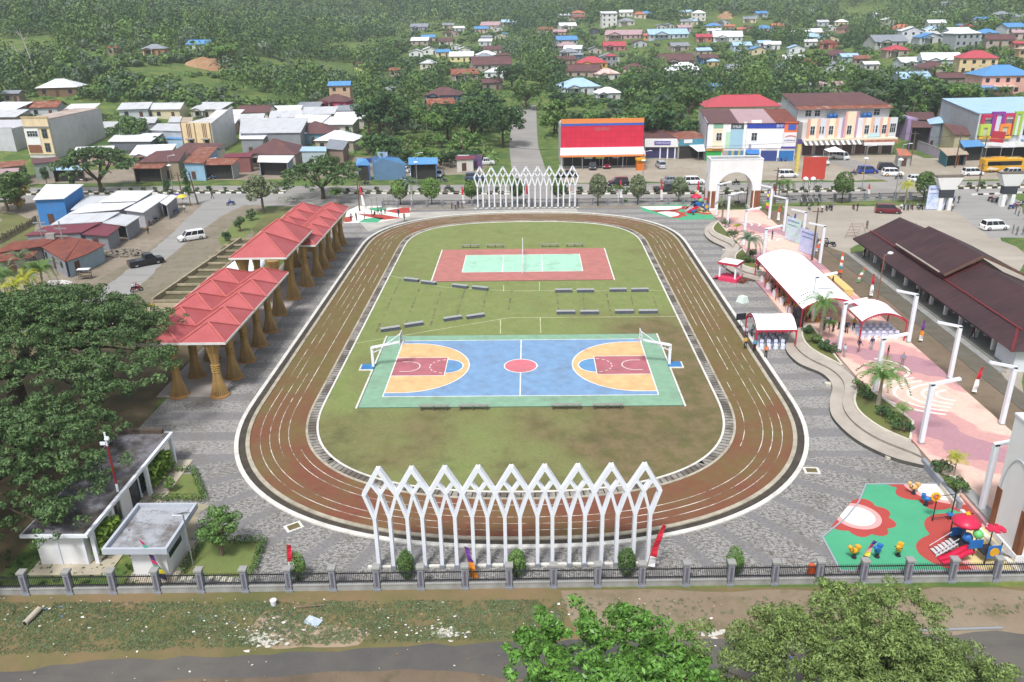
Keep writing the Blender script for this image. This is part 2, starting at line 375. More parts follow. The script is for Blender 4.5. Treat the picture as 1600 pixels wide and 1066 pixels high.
def mat_paving():
    n = N('block_paving'); x, y, z = n.xyz(); f = n.noise(.35, 7, rough=.7); g = n.noise(3.2, 7, rough=.8, stretch=(1, 1.6, 1)); h = n.noise(.06, 3)
    br = n.t.nodes.new('ShaderNodeTexBrick'); br.inputs['Scale'].default_value = 1.6; br.inputs['Mortar Size'].default_value = .03; br.inputs['Color1'].default_value = (.40, .39, .375, 1); br.inputs['Color2'].default_value = (.35, .34, .33, 1); br.inputs['Mortar'].default_value = (.24, .23, .21, 1)
    mp = n.t.nodes.new('ShaderNodeMapping'); mp.inputs['Rotation'].default_value = (0, 0, R(45)); n.t.links.new(n.obj, mp.inputs[0]); n.t.links.new(mp.outputs[0], br.inputs['Vector'])
    wob = n.math('MULTIPLY', n.math('SUBTRACT', h, .5), .6)
    s1 = n.math('SINE', n.math('ADD', n.math('MULTIPLY', y, 2*math.pi/4.1), wob))
    ang = n.math('ARCTAN2', n.math('ADD', y, 8.), x); s2 = n.math('SUBTRACT', n.math('SINE', n.math('MULTIPLY', ang, 50.)), .35)
    end = n.ramp(y, -20., -19.6, 1, 0); st = n.math('ADD', n.math('MULTIPLY', s1, n.math('SUBTRACT', 1., end)), n.math('MULTIPLY', s2, end))
    bandf = n.ramp(st, .25, .4)
    k = n.mix(n.math('MULTIPLY', bandf, .78), br.outputs[0], (.19, .185, .19, 1))
    k = n.mix(n.ramp(f, .5, .66, 0, .6), k, (.19, .175, .15, 1))
    moss = n.math('MULTIPLY', n.ramp(n.math('ADD', g, n.math('MULTIPLY', end, .03)), .5, .57), n.math('SUBTRACT', 1., n.math('MULTIPLY', bandf, .6)))
    k = n.mix(n.math('MULTIPLY', moss, .72), k, (.05, .047, .038, 1))
    return n.col(k).bump(br.outputs['Fac'], .2, .02).mat
PAVE = mat_paving()
strc('park_paving', MB().face([(-36.5, -20, .02), (-31.8, -21, .02), (-29, -27.2, .02), (-26, -31, .02), (-24, -36.5, .02), (40, -36.2, .02), (38, 40, .02), (35, 75.5, .02), (-45, 77.2, .02), (-35, 68, .02)]), PAVE)
sht('path', PP([(560, 345), (640, 332), (900, 326), (905, 334), (800, 334), (640, 341), (575, 362)]), .024, pl_('smooth_concrete', 'b4b0a8', .9, .2, .4, .3), 0)
def superring(a=27.2, yb=-32.6, yt=72.6, cb=-8., ct=48.5, nb=2.35, nt=2.5, K=72):
    pts = []
    for i in range(K):
        t = math.pi*i/(K-1); c, s = math.cos(t), math.sin(t); n = nt; b = yt-ct
        pts.append(Vec((a*math.copysign(abs(c)**(2/n), c), ct+b*abs(s)**(2/n))))
    for i in range(K):
        t = math.pi+math.pi*i/(K-1); c, s = math.cos(t), math.sin(t); n = nb; b = cb-yb
        pts.append(Vec((a*math.copysign(abs(c)**(2/n), c), cb-b*abs(s)**(2/n))))
    return pts
def closed_res(pts, n): return rsm(pts+[pts[0]], n+1)[:-1]
RING = closed_res(superring(), 260)
def offs(d, base=None):
    base = base or RING; n = len(base); out = []
    for i in range(n):
        t = (base[(i+2) % n]-base[i-2]).normalized(); out.append(base[i]+Vec((-t.y, t.x))*d)
    return out
def mat_track():
    n = N('running_track'); x, y, z = n.xyz(); f = n.noise(.12, 7, rough=.7); g = n.noise(1.2, 6, rough=.7); h = n.noise(8, 3)
    side = n.math('MULTIPLY', n.ramp(y, -18, 0), n.ramp(y, 66, 50))
    k = n.mix(n.ramp(g, .35, .65), (.235, .08, .047, 1), (.175, .068, .04, 1))
    gr = n.math('MINIMUM', 1., n.math('ADD', n.math('MULTIPLY', side, .75), n.ramp(f, .44, .64, 0, .85)))
    k = n.mix(gr, k, n.mix(n.ramp(g, .4, .6), (.15, .125, .035, 1), (.19, .135, .062, 1)))
    top = n.ramp(y, 60, 68); k = n.mix(n.math('MULTIPLY', top, .6), k, (.2, .155, .085, 1))
    k = n.mix(n.ramp(h, .3, .7, .2, 0), k, (.04, .03, .02, 1)); return n.col(k).bump(h, .3, .02).mat
mb = MB(); band(mb, offs(1.35), offs(6.45), .028, closed=True); strc('running_track', mb, mat_track())
KER = pl_('track_kerb_white', 'dcdad2', .8, .15, 1.5, .35); KER2 = pl_('track_kerb_worn', 'b3ab99', .85, .25, 1.2, .6)
DRAIN = pl_('drain_dark', '4b453e', .9, .4, 1.2, .3)
def ringwall(name, d0, d1, z0, z1, mat):
    mb = MB(); A, B = offs(d0), offs(d1); n = len(A)
    for k in range(n):
        j = (k+1) % n; a0, a1, b0, b1 = A[k], A[j], B[k], B[j]
        mb.face([(*a0, z1), (*a1, z1), (*b1, z1), (*b0, z1)]); mb.face([(*a0, z0), (*a1, z0), (*a1, z1), (*a0, z1)]); mb.face([(*b0, z0), (*b0, z1), (*b1, z1), (*b1, z0)])
    return strc(name, mb, mat)
ringwall('track_kerb', 0, .38, 0, .14, KER); ringwall('track_kerb', 1.0, 1.36, 0, .12, KER2)
mb = MB(); band(mb, offs(.36), offs(1.02), .026, closed=True); strc('track_drain', mb, DRAIN)
def mat_channel():
    n = N('drain_cover'); f = n.noise(.25, 2); g = n.noise(2., 6); k = n.mix(n.ramp(f, .45, .55), (.31, .29, .26, 1), (.13, .115, .095, 1)); k = n.mix(n.ramp(g, .5, .62, 0, .7), k, (.12, .10, .08, 1)); return n.col(k).mat
mb = MB(); A, B = closed_res(offs(6.62), 420), closed_res(offs(7.42), 420)
for k in range(420):
    j = (k+1) % 420; a, b = A[k], A[j].lerp(A[k], .18); c = min(B, key=lambda q: (q-a).length_squared); i = B.index(c); d_ = B[(i+1) % 420].lerp(c, .18)
    mb.face([(*a, .075), (*b, .075), (*d_, .075), (*c, .075)])
strc('drain_cover', mb, mat_channel())
mb = MB(); band(mb, offs(6.5), offs(7.5), .04, closed=True); strc('drain_base', mb, pl_('drain_dark_gap', '3b352d', .9, .3, 2))
ringwall('track_kerb', 6.4, 6.62, 0, .09, KER2); ringwall('track_kerb', 7.4, 7.6, 0, .1, KER)
def mat_line():
    n = N('worn_line'); f = n.noise(.35, 6, rough=.7); k = n.mix(n.ramp(f, .4, .58), lin('e6e2d8'), (.16, .11, .07, 1)); return n.col(k).mat
LINE = mat_line()
rl = random.Random(5)
for d, keep in ((2.25, .94), (3.1, .92), (3.95, .82), (4.8, .62), (5.6, .4)):
    mb = MB(); A, B = offs(d), offs(d+.065); n = len(A); k = 0
    while k < n:
        run = rl.randint(4, 26); on = rl.random() < keep
        for q in range(k, min(n, k+run)):
            if on: j = (q+1) % n; mb.face([(*A[q], .034), (*A[j], .034), (*B[j], .034), (*B[q], .034)])
        k += run
    strc('lane_marking', mb, LINE)
def mat_field():
    n = N('field_grass'); x, y, z = n.xyz(); f = n.noise(.07, 8, rough=.65); g = n.noise(.55, 8, rough=.75); h = n.noise(5, 4, stretch=(.6, 1.6, 1))
    k = n.mix(n.ramp(g, .35, .65), (.18, .24, .07, 1), (.25, .28, .105, 1))
    south = n.ramp(y, 10, -16, 0, .5); east = n.math('MULTIPLY', n.ramp(x, 4, 18, 0, .4), n.ramp(y, 24, 8, 0, 1))
    br = n.ramp(n.math('ADD', f, n.math('ADD', n.math('MULTIPLY', south, .4), east)), .54, .78)
    k = n.mix(br, k, n.mix(n.ramp(g, .42, .58), (.215, .155, .085, 1), (.14, .125, .05, 1)))
    dk = n.math('MULTIPLY', n.ramp(n.noise(.16, 7, rough=.7), .52, .66), n.ramp(y, 2, -10, .2, .6)); k = n.mix(dk, k, (.085, .078, .035, 1))
    k = n.mix(n.ramp(h, .3, .62, .38, 0), k, (.065, .075, .02, 1)); return n.col(k).bump(h, .35, .04).mat
strc('grass_field', MB().face([(*p, .032) for p in offs(7.45)]), mat_field())
mb = MB()
def gline(a, b, wd=.1, z=.038, m=mb):
    a, b = Vec(a[:2]), Vec(b[:2]); n = Vec((-(b-a).y, (b-a).x)).normalized()*(wd/2); m.face([(*(a-n), z), (*(b-n), z), (*(b+n), z), (*(a+n), z)])
for a, b in (((608, 431), (690, 449)), ((690, 449), (800, 455)), ((800, 455), (1048, 454)), ((550, 538), (795, 497)), ((795, 497), (1058, 495)), ((843, 441), (843, 455)), ((782, 499), (782, 522)), ((844, 497), (845, 521)), ((787, 446), (787, 456))): gline(P(*a), P(*b))
strc('field_marking', mb, pl_('pale_field_line', 'c9cba6', .9, .3, .6, .3))
mb2 = MB(); rr = random.Random(3)
for a, b in (((626, 437), (584, 528)), ((655, 452), (630, 516)), ((691, 448), (672, 512)), ((727, 452), (710, 504)), ((762, 453), (750, 500)), ((800, 455), (792, 498)), ((870, 459), (874, 495)), ((911, 460), (914, 495)), ((948, 460), (955, 495)), ((985, 460), (993, 495)), ((1020, 462), (1030, 494))):
    A_, B_ = P(*a), P(*b)
    for k in range(14):
        if rr.random() < .75: gline(A_.lerp(B_, k/14), A_.lerp(B_, (k+rr.uniform(.3, .95))/14), rr.uniform(.12, .3), .04, mb2)
strc('old_row_marking', mb2, pl_('row_soil', '6d6c4e', .9, .35, 1.5))
def arcpts(cx, cy, r, a0, a1, n=40): return [(cx+r*math.cos(R(a0+(a1-a0)*i/n)), cy+r*math.sin(R(a0+(a1-a0)*i/n))) for i in range(n+1)]
def stroke(mb, pts, wd, z, closed=False, m=0):
    n = len(pts); L = []; Q = []
    for i in range(n):
        a = Vec(pts[i-1] if (i or closed) else pts[i]); b = Vec(pts[(i+1) % n] if (i < n-1 or closed) else pts[i]); t = (b-a).normalized(); q = Vec((-t.y, t.x))*(wd/2); p = Vec(pts[i]); L.append(p-q); Q.append(p+q)
    band(mb, L, Q, z, m, closed)
def paint(name, c, v=.16): return pl_(name, c, .75, v, .9, .3)
WL = paint('court_line_white', 'e9ebe6', .05)
t = thing('basketball_court', 'blue basketball court with green surround on a raised slab near the middle of the grass', 'sports court', (0, 0, 0))
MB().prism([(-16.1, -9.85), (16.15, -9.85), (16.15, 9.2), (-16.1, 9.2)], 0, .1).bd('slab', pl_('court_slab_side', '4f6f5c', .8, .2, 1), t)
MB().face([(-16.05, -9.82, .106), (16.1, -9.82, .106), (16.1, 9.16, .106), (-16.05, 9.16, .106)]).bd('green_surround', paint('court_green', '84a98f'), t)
MB().face([(-14, -7.5, .112), (14, -7.5, .112), (14, 7.5, .112), (-14, 7.5, .112)]).bd('blue_floor', paint('court_blue', '7a9cc0'), t)
for s in (-1, 1):
    arc = [(s*(-14), -6.6)]+[(s*(-12.425+6.75*math.cos(R(a))), 6.6*math.sin(R(a))) for a in range(-90, 91, 4)]+[(s*(-14), 6.6)]
    ln = MB(); MB().face([(x, y, .118) for x, y in arc]).bd('three_point_zone', paint('court_orange', 'e6b583'), t); stroke(ln, arc, .12, .136)
    MB().face([(s*-14, -2.45, .124), (s*-8.2, -2.45, .124), (s*-8.2, 2.45, .124), (s*-14, 2.45, .124)]).bd('key', paint('court_red', 'b06a72'), t)
    stroke(ln, [(s*-14, -2.45), (s*-8.2, -2.45), (s*-8.2, 2.45), (s*-14, 2.45)], .12, .136)
    ac = [(s*(-8.14+1.8*math.cos(R(a))), 1.8*math.sin(R(a))) for a in range(-90, 91, 6)]; MB().face([(x, y, .124) for x, y in ac]).bd('free_throw_circle', paint('court_blue_deep', '6595c0'), t); stroke(ln, ac, .12, .14)
    ac = [(s*(-12.4+1.3*math.cos(R(a))), 1.3*math.sin(R(a))) for a in range(-90, 91, 6)]; stroke(ln, [(s*-13.2, -1.3)]+ac+[(s*-13.2, 1.3)], .09, .136)
    for a in range(95, 265, 22): stroke(ln, [(s*(-8.2+1.8*math.cos(R(a+q))), 1.8*math.sin(R(a+q))) for q in (0, 4, 8, 12)], .09, .136)
    ln.bd('line_marking', WL, t)
    e = s*16.15; g = MB(); g.box(min(e, e+s*.2), -9.9, 0, max(e, e+s*.2), -.9, .1); g.bd('edge_kerb', KER, t)
    g = MB(); g.box(min(e, e+s*.2), .9, 0, max(e, e+s*.2), 9.25, .1); g.bd('edge_kerb', KER, t)
    g = MB(); g.box(min(e, e+s*1.4), -.6, 0, max(e, e+s*1.4), .6, .22); g.box(min(e+s*1.4, e+s*1.6), -.8, 0, max(e+s*1.4, e+s*1.6), .8, .12, 1); g.box(min(e, e+s*1.4), -.8, 0, max(e, e+s*1.4), -.6, .12, 1)
    g.bd('hoop_footing', [paint('footing_blue', '3f7cb4'), KER], t)
MB().face([(x, y, .118) for x, y in arcpts(0, 0, 1.8, 0, 360, 40)[:-1]]).bd('center_circle', paint('court_pink', 'cf7580'), t)
ln = MB(); stroke(ln, arcpts(0, 0, 1.8, 0, 360, 40)[:-1], .12, .13, True); stroke(ln, [(0, -7.5), (0, -1.8)], .12, .128); stroke(ln, [(0, 1.8), (0, 7.5)], .12, .128)
stroke(ln, [(-14, -7.5), (14, -7.5)], .12, .13); stroke(ln, [(14, -7.44), (14, 7.44)], .12, .132); stroke(ln, [(14, 7.5), (-14, 7.5)], .12, .13); stroke(ln, [(-14, 7.44), (-14, -7.44)], .12, .132)
ln.bd('boundary_line', WL, t)
VY = 38.905
t = thing('volleyball_court', 'pink and mint volleyball court on the far half of the grass', 'sports court', (0, VY, 0))
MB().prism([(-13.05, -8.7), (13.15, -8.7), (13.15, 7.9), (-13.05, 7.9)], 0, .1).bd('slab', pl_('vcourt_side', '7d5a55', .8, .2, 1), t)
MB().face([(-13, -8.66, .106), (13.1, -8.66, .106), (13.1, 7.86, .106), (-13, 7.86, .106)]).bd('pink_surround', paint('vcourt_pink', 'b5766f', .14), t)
MB().face([(-9, -4.5, .112), (9, -4.5, .112), (9, 4.5, .112), (-9, 4.5, .112)]).bd('mint_floor', paint('vcourt_mint', 'a5d3ba', .1), t)
ln = MB()
stroke(ln, [(-9, -4.5), (9, -4.5)], .11, .12); stroke(ln, [(9, -4.45), (9, 4.45)], .11, .122); stroke(ln, [(9, 4.5), (-9, 4.5)], .11, .12); stroke(ln, [(-9, 4.45), (-9, -4.45)], .11, .122)
for x in (-3, 0, 3): stroke(ln, [(x, -4.44), (x, 4.44)], .1, .12)
ln.bd('line_marking', WL, t)
for x in (-13.25, 13.15): MB().box(x, -8.7, 0, x+.2, 7.9, .1).bd('edge_kerb', KER, t)
# ============================================================ STRUCTURES OF THE PARK
WHITE = pl_('white_paint', 'e3e7ee', .55, .05, .6, .06); WHITE2 = pl_('white_wall', 'e6e6e6', .8, .07, .4, .12)
STONE = pl_('grey_stone', '8a8f98', .85, .3, 3, .3); GREYC = pl_('grey_concrete', '9a9a97', .9, .2, 1, .4); DKC = pl_('dark_concrete', '5d5b58', .9, .3, 1, .3)
IRON = pl_('black_iron', '2e2f33', .5, .2, 2); STEEL = pl_('galvanised_steel', 'aeb2b5', .4, .1, 2, 0, .6)
def arch_screen(name, label, cx, cy, rz):
    t = thing(name, label, 'arch screen', (cx, cy, 0), rz); S = 2.243; u = 1.117
    for k in range(9):
        x0 = (k-4)*S; mb = MB(); W, H = .5, .22
        for s in (-1, 1):
            mb.bar((x0+s*.52, 0, .3), (x0+s*.52, 0, 4.35), .24, W, 0)
            mb.bar((x0+s*.52, 0, 4.2), (x0+s*u, 0, 6.2), W, H); mb.bar((x0+s*.52, .01, 4.2), (x0, .01, 6.15), W-.02, H-.02)
            mb.bar((x0+s*u, .005, 6.12), (x0, .005, 8.1), W-.01, H+.06); mb.bar((x0-s*.02, -.005, 6.1), (x0+s*.6, -.005, 7.1), W-.03, H-.03)
        o = mb.bd('arch', WHITE, t)
        for s in (-1, 1): MB().cbox(x0+s*.52, 0, 0, .38, .7, .32).bd('foot', STONE, o)
    MB().box(-4.6*S, -.12, 0, 4.6*S, .12, .12).bd('base_beam', KER, t); return t
a1 = arch_screen('arch_screen', 'white screen of nine pointed lattice arches on the near side of the running track', -.27, -34.5, R(1.1))
dup(a1, (.55, 76.15, 0), R(-1.0), 'white screen of nine pointed lattice arches on the far side by the main road')
def fence(name, label, A, B, n, ph=1.9, skip=()):
    A, B = Vec(A), Vec(B); d = (B-A); L = d.length/n; t = thing(name, label, 'fence', (A.x, A.y, 0), math.atan2(d.y, d.x)); pst = pan = None
    for k in range(n+1):
        x = k*L
        if pst is None:
            mb = MB(); mb.cbox(0, 0, 0, .5, .5, .14, 0); mb.cbox(0, 0, .14, .4, .4, ph-.28); mb.box(-.08, -.215, .35, .08, -.19, ph-.35, 2); mb.cbox(0, 0, ph-.14, .54, .54, .14, 1)
            pst = mb.bd('post', [STONE, GREYC, pl_('post_relief', '6c6470', .9, .3, 6)], t); o = pst
        else: o = pst.copy(); COL.objects.link(o)
        o.location = (x, 0, 0)
        if k == n or k in skip: continue
        if pan is None:
            mb = MB(); a, b = .25, L-.25; mb.box(a, -.13, 0, b, .13, .42, 1); mb.box(a, -.16, .42, b, .16, .5, 1)
            mb.box(a, -.03, .66, b, .03, .72); mb.box(a, -.03, 1.3, b, .03, 1.37)
            for i in range(int((b-a)/.125)): mb.box(a+.06+i*.125, -.014, .5, a+.085+i*.125, .014, 1.52)
            pan = mb.bd('panel', [IRON, GREYC], t); o = pan
        else: o = pan.copy(); COL.objects.link(o)
        o.location = (x, 0, 0)
    return t
fence('park_fence', 'long grey-posted iron fence in front of the near white arches', (-45.5, -37.62), (32.45+9.06, -36.1), 29)
fence('park_fence', 'fence of grey posts behind the far white arches and playground', (-28, 78.0), (34.4, 77.4), 21, 1.5)
fence('park_fence', 'fence of grey posts between the main road and the car park', (46.2, 77.6), (79.3, 79.4), 11, 1.6)
def arch_gate(name, label, x0, y0, W=9.7, D=3.7, H=9.7):
    t = thing(name, label, 'gate arch', (x0, y0, 0)); mb = MB()
    ow, zs, r = 6.6, 4.1, 3.3; a, b = (W-ow)/2, (W+ow)/2
    arc = [(b-r+r*math.cos(R(q)), zs+r*math.sin(R(q))) for q in range(0, 181, 6)]
    for y, rev in ((0, False), (D, True)):
        for q in range(len(arc)-1):
            p1, p2 = arc[q], arc[q+1]; f = [(p1[0], y, p1[1]), (p2[0], y, p2[1]), (p2[0], y, H), (p1[0], y, H)]; mb.face(f if rev else f[::-1])
        for xa, xb in ((0, a), (b, W)): f = [(xa, y, 0), (xb, y, 0), (xb, y, H), (xa, y, H)]; mb.face(f[::-1] if rev else f)
    for q in range(len(arc)-1): p1, p2 = arc[q], arc[q+1]; mb.face([(p1[0], 0, p1[1]), (p2[0], 0, p2[1]), (p2[0], D, p2[1]), (p1[0], D, p1[1])])
    for x in (0, W): mb.face([(x, 0, 0), (x, 0, H), (x, D, H), (x, D, 0)][::(1 if x == 0 else -1)])
    for x in (a, b): mb.face([(x, 0, 0), (x, D, 0), (x, D, zs), (x, 0, zs)][::(1 if x == a else -1)])
    mb.face([(0, 0, H-.35), (W, 0, H-.35), (W, D, H-.35), (0, D, H-.35)])
    mb.bd('portal', WHITE2, t)
    p = MB(); p.box(-.06, -.06, H, W+.06, .2, H+.15); p.box(-.06, D-.2, H, W+.06, D+.06, H+.15); p.box(-.06, .2, H, .2, D-.2, H+.15); p.box(W-.2, .2, H, W+.06, D-.2, H+.15); p.bd('parapet', WHITE, t)
    MB().face([(.2, .2, H+.02), (W-.2, .2, H+.02), (W-.2, D-.2, H+.02), (.2, D-.2, H+.02)]).bd('roof', GREYC, t)
    ring = MB(); o = [(b-r+(r+.28)*math.cos(R(q)), zs+(r+.28)*math.sin(R(q))) for q in range(0, 181, 6)]
    for q in range(len(arc)-1): ring.face([(o[q+1][0], -.05, o[q+1][1]), (o[q][0], -.05, o[q][1]), (arc[q][0], -.05, arc[q][1]), (arc[q+1][0], -.05, arc[q+1][1])]); ring.face([(o[q][0], 0, o[q][1]), (o[q][0], -.05, o[q][1]), (o[q+1][0], -.05, o[q+1][1]), (o[q+1][0], 0, o[q+1][1])])
    ring.bd('arch_moulding', WHITE, t)
    for s in (-.03, W+.03):
        m = MB(); pts = [(D/2+1.45*math.cos(R(q)), 4.1+2.9*math.sin(R(q))) for q in range(0, 181, 9)]
        for q in range(len(pts)-1): m.bar((s, pts[q][0], pts[q][1]), (s, pts[q+1][0], pts[q+1][1]), .06, .1)
        m.bd('side_moulding', pl_('moulding_grey', 'b9bcc2', .8, .1, 1), t)  # plain pale grey on the raised arc of each side face
    BR = N('brown_wood_panel'); x, y, z = BR.xyz(); BR.col(BR.mix(BR.ramp(BR.noise(3, 4, stretch=(1, 1, .15)), .35, .65), lin('6e4630'), lin('8f5f42'))); BR = BR.mat
    for xa, xb in ((-.04, .3), (.55, a-.25), (b-.02, b+.25), (b+.45, W+.04)):
        MB().box(xa, -.05, .62, xb, .6, 3.9).bd('wood_panel', BR, t)
        MB().box(xa, D-.6, .62, xb, D+.05, 3.9).bd('wood_panel', BR, t)
    for xa, xb in ((-.12, a+.08), (b-.08, W+.12)): MB().box(xa, -.12, 0, xb, D+.12, .6).bd('plinth', WHITE2, t)
    g = MB(); g.box(a, 3.0, .1, b, 3.06, .2); g.box(a, 3.0, 2.6, b, 3.06, 2.7)
    for i in range(26): g.box(a+.1+i*.255, 3.01, .1, a+.15+i*.255, 3.05, 3.0)
    for i in range(5): g.box(a+i*1.63, 2.97, 0, a+.1+i*1.63, 3.09, 3.05)
    g.bd('iron_gate', pl_('rusty_iron', '4a3f3c', .6, .3, 2), t); return t
g1 = arch_gate('arch_gate', 'tall white gate arch with brown panels at the far end of the pink plaza', 34.9, 71.4)
dup(g1, (34.95, -34.3, 0), 0, 'white gate arch cut by the right edge beside the near playground')
REDR = N('red_sheet_roof'); x, y, z = REDR.xyz()
_w = REDR.t.nodes.new('ShaderNodeTexWave'); _w.inputs['Scale'].default_value = 1.6; REDR.t.links.new(REDR.obj, _w.inputs['Vector'])
REDR.col(REDR.mix(REDR.ramp(_w.outputs['Fac'], 0, .12, .22, 0), REDR.mix(REDR.ramp(REDR.noise(.4, 5), .35, .65), lin('a65152'), lin('b05c5e')), lin('7d3a42'))).rgh(.5); REDR = REDR.mat
RIDGE = pl_('red_ridge_cap', 'bd6864', .5, .1, 1); FASC = pl_('white_fascia', 'dcdcd8', .7, .1, 1)
def bamboo_mat():
    n = N('bamboo_poles'); f = n.noise(1.2, 4, stretch=(1, 1, .4)); g = n.island(); k = n.mix(g, lin('9c7f50'), lin('bf9d62')); k = n.mix(n.ramp(f, .5, .7, 0, .5), k, lin('85704a')); return n.col(k).rgh(.6).mat
BAM = bamboo_mat(); BAMR = pl_('orange_base_ring', 'a87a45', .7, .15, 2)
_colcache = {}
def bundle_column(parent, x, y, h, big=1.0):
    key = (round(h, 1), big)
    if key not in _colcache:
        mb = MB(); n = 26
        for i in range(n):
            a = 2*math.pi*i/n; pts = []; rs = []
            for f_, rr_ in ((0, .92), (.1, .72), (.28, .46), (.45, .34), (.62, .34), (.8, .5), (1, .85)):
                pts.append((rr_*.98*big*math.cos(a), rr_*.98*big*math.sin(a), .1+f_*(h-.1)))
            mb.tube(pts, .062*big, 4, 0, False)
        mb.lathe(0, 0, [(.1, .78*big), (h*.28, .36*big), (h*.5, .26*big), (h*.8, .34*big), (h-.1, .7*big)], 12, 0)
        c = mb.bd('column', BAM, parent)
        b = MB().lathe(0, 0, [(0, 1.02*big), (.14, 1.02*big), (.2, .92*big), (.21, .7*big)], 22).bd('base_ring', BAMR, c)
        k = MB()
        for z in (.46, .5, .54, .58): k.lathe(0, 0, [(h*z-.05, .42*big), (h*z, .47*big), (h*z+.05, .42*big)], 18)
        k = k.bd('rope_binding', pl_('rope', 'b08f4e', .9, .2, 4), c); _colcache[key] = (c, b, k); c.location = (x, y, 0)
    else:
        c0, b0, k0 = _colcache[key]; c = c0.copy(); COL.objects.link(c); c.parent = parent; c.location = (x, y, 0)
        for q in (b0, k0): d = q.copy(); COL.objects.link(d); d.parent = c
def pavilion(label, x1, y0, cw, nx, ny, sy, ze, rise, cols, ch, big=1.0):
    """x1 = track-side eave, modules run away from it and northward"""
    t = thing('pavilion', label, 'pavilion', (x1, y0, 0))
    rf = MB(); cap = MB(); und = MB()
    for i in range(nx):
        for j in range(ny):
            a, b, c, d = -(i+1)*cw, -i*cw, j*sy, (j+1)*sy; p = ((a+b)/2, (c+d)/2, ze+rise)
            q = [(a, c, ze), (b, c, ze), (b, d, ze), (a, d, ze)]
            for k in range(4):
                rf.face([q[k], q[(k+1) % 4], p]); cap.bar(Vec(q[k])+Vec((0, 0, .04)), Vec(p)+Vec((0, 0, .05)), .2, .1)
            und.face([(a, c, ze-.16), (a, d, ze-.16), (b, d, ze-.16), (b, c, ze-.16)])
    r = rf.bd('roof', REDR, t); cap.bd('ridge_cap', RIDGE, r); und.bd('ceiling', pl_('pavilion_soffit', '6b5a48', .9, .2, 1), t)
    X, Y = -nx*cw, ny*sy; f = MB(); f.box(X-.06, -.06, ze-.2, .06, 0, ze+.03); f.box(X-.06, Y, ze-.2, .06, Y+.06, ze+.03); f.box(X-.06, 0, ze-.2, X, Y, ze+.03); f.box(0, 0, ze-.2, .06, Y, ze+.03); f.bd('fascia', FASC, t)
    for cx, cy in cols: bundle_column(t, cx-x1, cy-y0, ch, big)
    return t
ycs = (-6.6, -2.2, 2.3, 6.9, 11.4)
pavilion('red-roofed pavilion on bamboo bundle columns, nearest of the three beside the track', -29.3, -7.4, 4.7, 2, 5, 4.65, 6.2, 1.35, [(-31, y) for y in ycs]+[(-35.2, y+(.0 if k == 0 else .4)) for k, y in enumerate(ycs)], 6.0)
pavilion('raised red-roofed pavilion, the middle and highest of the three', -29.9, 17.6, 7.3, 1, 2, 6.9, 7.6, 2.5, [(-31.6, 17.4), (-31.4, 23.6), (-31.0, 29.4), (-35.9, 18.6), (-36, 24), (-35.9, 29.6)], 7.4, 1.1)
pavilion('red-roofed pavilion farthest of the three, ending by the exercise corner', -28.9, 28.4, 4.7, 2, 5, 4.7, 6.2, 1.35, [(-30.6, y) for y in (34.2, 38.2, 42.6, 47.3, 51.2)]+[(-35, y) for y in (34.4, 38.4, 42.8, 47.5, 51.2)], 6.0)
strc('pavilion_floor', MB().box(-37.5, -7, 0, -30.9, 54, .1), pl_('pavilion_floor_tile', 'aca39d', .7, .1, .8, .2))
t = thing('canopy', 'small white sheet canopy between the near and raised red pavilions', 'canopy', (-39.8, 25.8, 0))
MB().face([(-2.2, 0, 3.2), (3.4, 0, 3.4), (4.6, 5.6, 4.4), (-.5, 5.6, 4.2)]).face([(-2.2, 0, 3.12), (-.5, 5.6, 4.12), (4.6, 5.6, 4.32), (3.4, 0, 3.32)]).bd('sheet', WHITE, t)
m = MB()
for q in ((-1.9, .2), (3.1, .2), (4, 5.3), (-.3, 5.3)): m.bar((*q, 0), (*q, 3.4), .1)
m.bd('frame', STEEL, t)
t = thing('beam_grid', 'unfinished grid of pale concrete beams over weedy pits left of the red pavilions', 'foundation', (0, 0, 0)); m = MB()
A_, B_ = Vec((-50.4, 22.3, 0)), Vec((-48.6, 54, 0)); W_ = 9.2
m.bar((A_.x, A_.y, .35), (B_.x, B_.y, .35), .3, .7); m.bar((A_.x+4.6, A_.y, .35), (B_.x+3, B_.y, .35), .3, .34)
for k in range(10): y = lp(A_.y, B_.y, k/9); m.bar((A_.x, y, .3), (A_.x+W_, y, .3), .28, .3)
m.bd('beam', pl_('beam_concrete', 'a89c82', .9, .3, 1, .5), t)
m = MB(); m.face([(A_.x, A_.y, .05), (A_.x+W_, A_.y, .05), (A_.x+W_, B_.y, .05), (A_.x, B_.y, .05)]).bd('pit_floor', mdirt('pit_weeds', (.06, .07, .03, 1), (.11, .10, .05, 1), (.14, .12, .08, 1)), t)
t = thing('beam_grid', 'bare concrete platform with two people just right of the big shade tree', 'platform', (-50.6, 9.5, 0))
MB().box(0, 0, 0, 10, 11.5, .5).bd('deck', pl_('deck_concrete', '9d9075', .9, .25, .6, .5), t); MB().box(-.3, -6, 0, 0, 9.4, .75).bd('kerb_wall', pl_('beam_concrete', 'a89c82'), t)
def zz(pts, z): return [P(x, y, z) for x, y in pts]
OUT1 = [(1123, 343), (1112, 347), (1102, 355), (1100, 363), (1103, 370), (1114, 378), (1131, 385), (1135, 390), (1132, 395), (1127, 400), (1126, 406), (1128, 413), (1142, 424), (1162, 434), (1195, 440)]
INN1 = [(1131, 340), (1120, 346), (1113, 355), (1116, 362), (1130, 368), (1146, 374), (1154, 379), (1156, 385), (1153, 391), (1148, 398), (1148, 403), (1152, 408), (1167, 417), (1190, 422), (1197, 423)]
OUT2 = [(1240, 512), (1232, 528), (1226, 541), (1231, 552), (1245, 566), (1262, 574), (1282, 581), (1297, 593), (1302, 605), (1296, 625), (1297, 645), (1307, 660), (1330, 682), (1360, 700), (1400, 717), (1444, 727)]
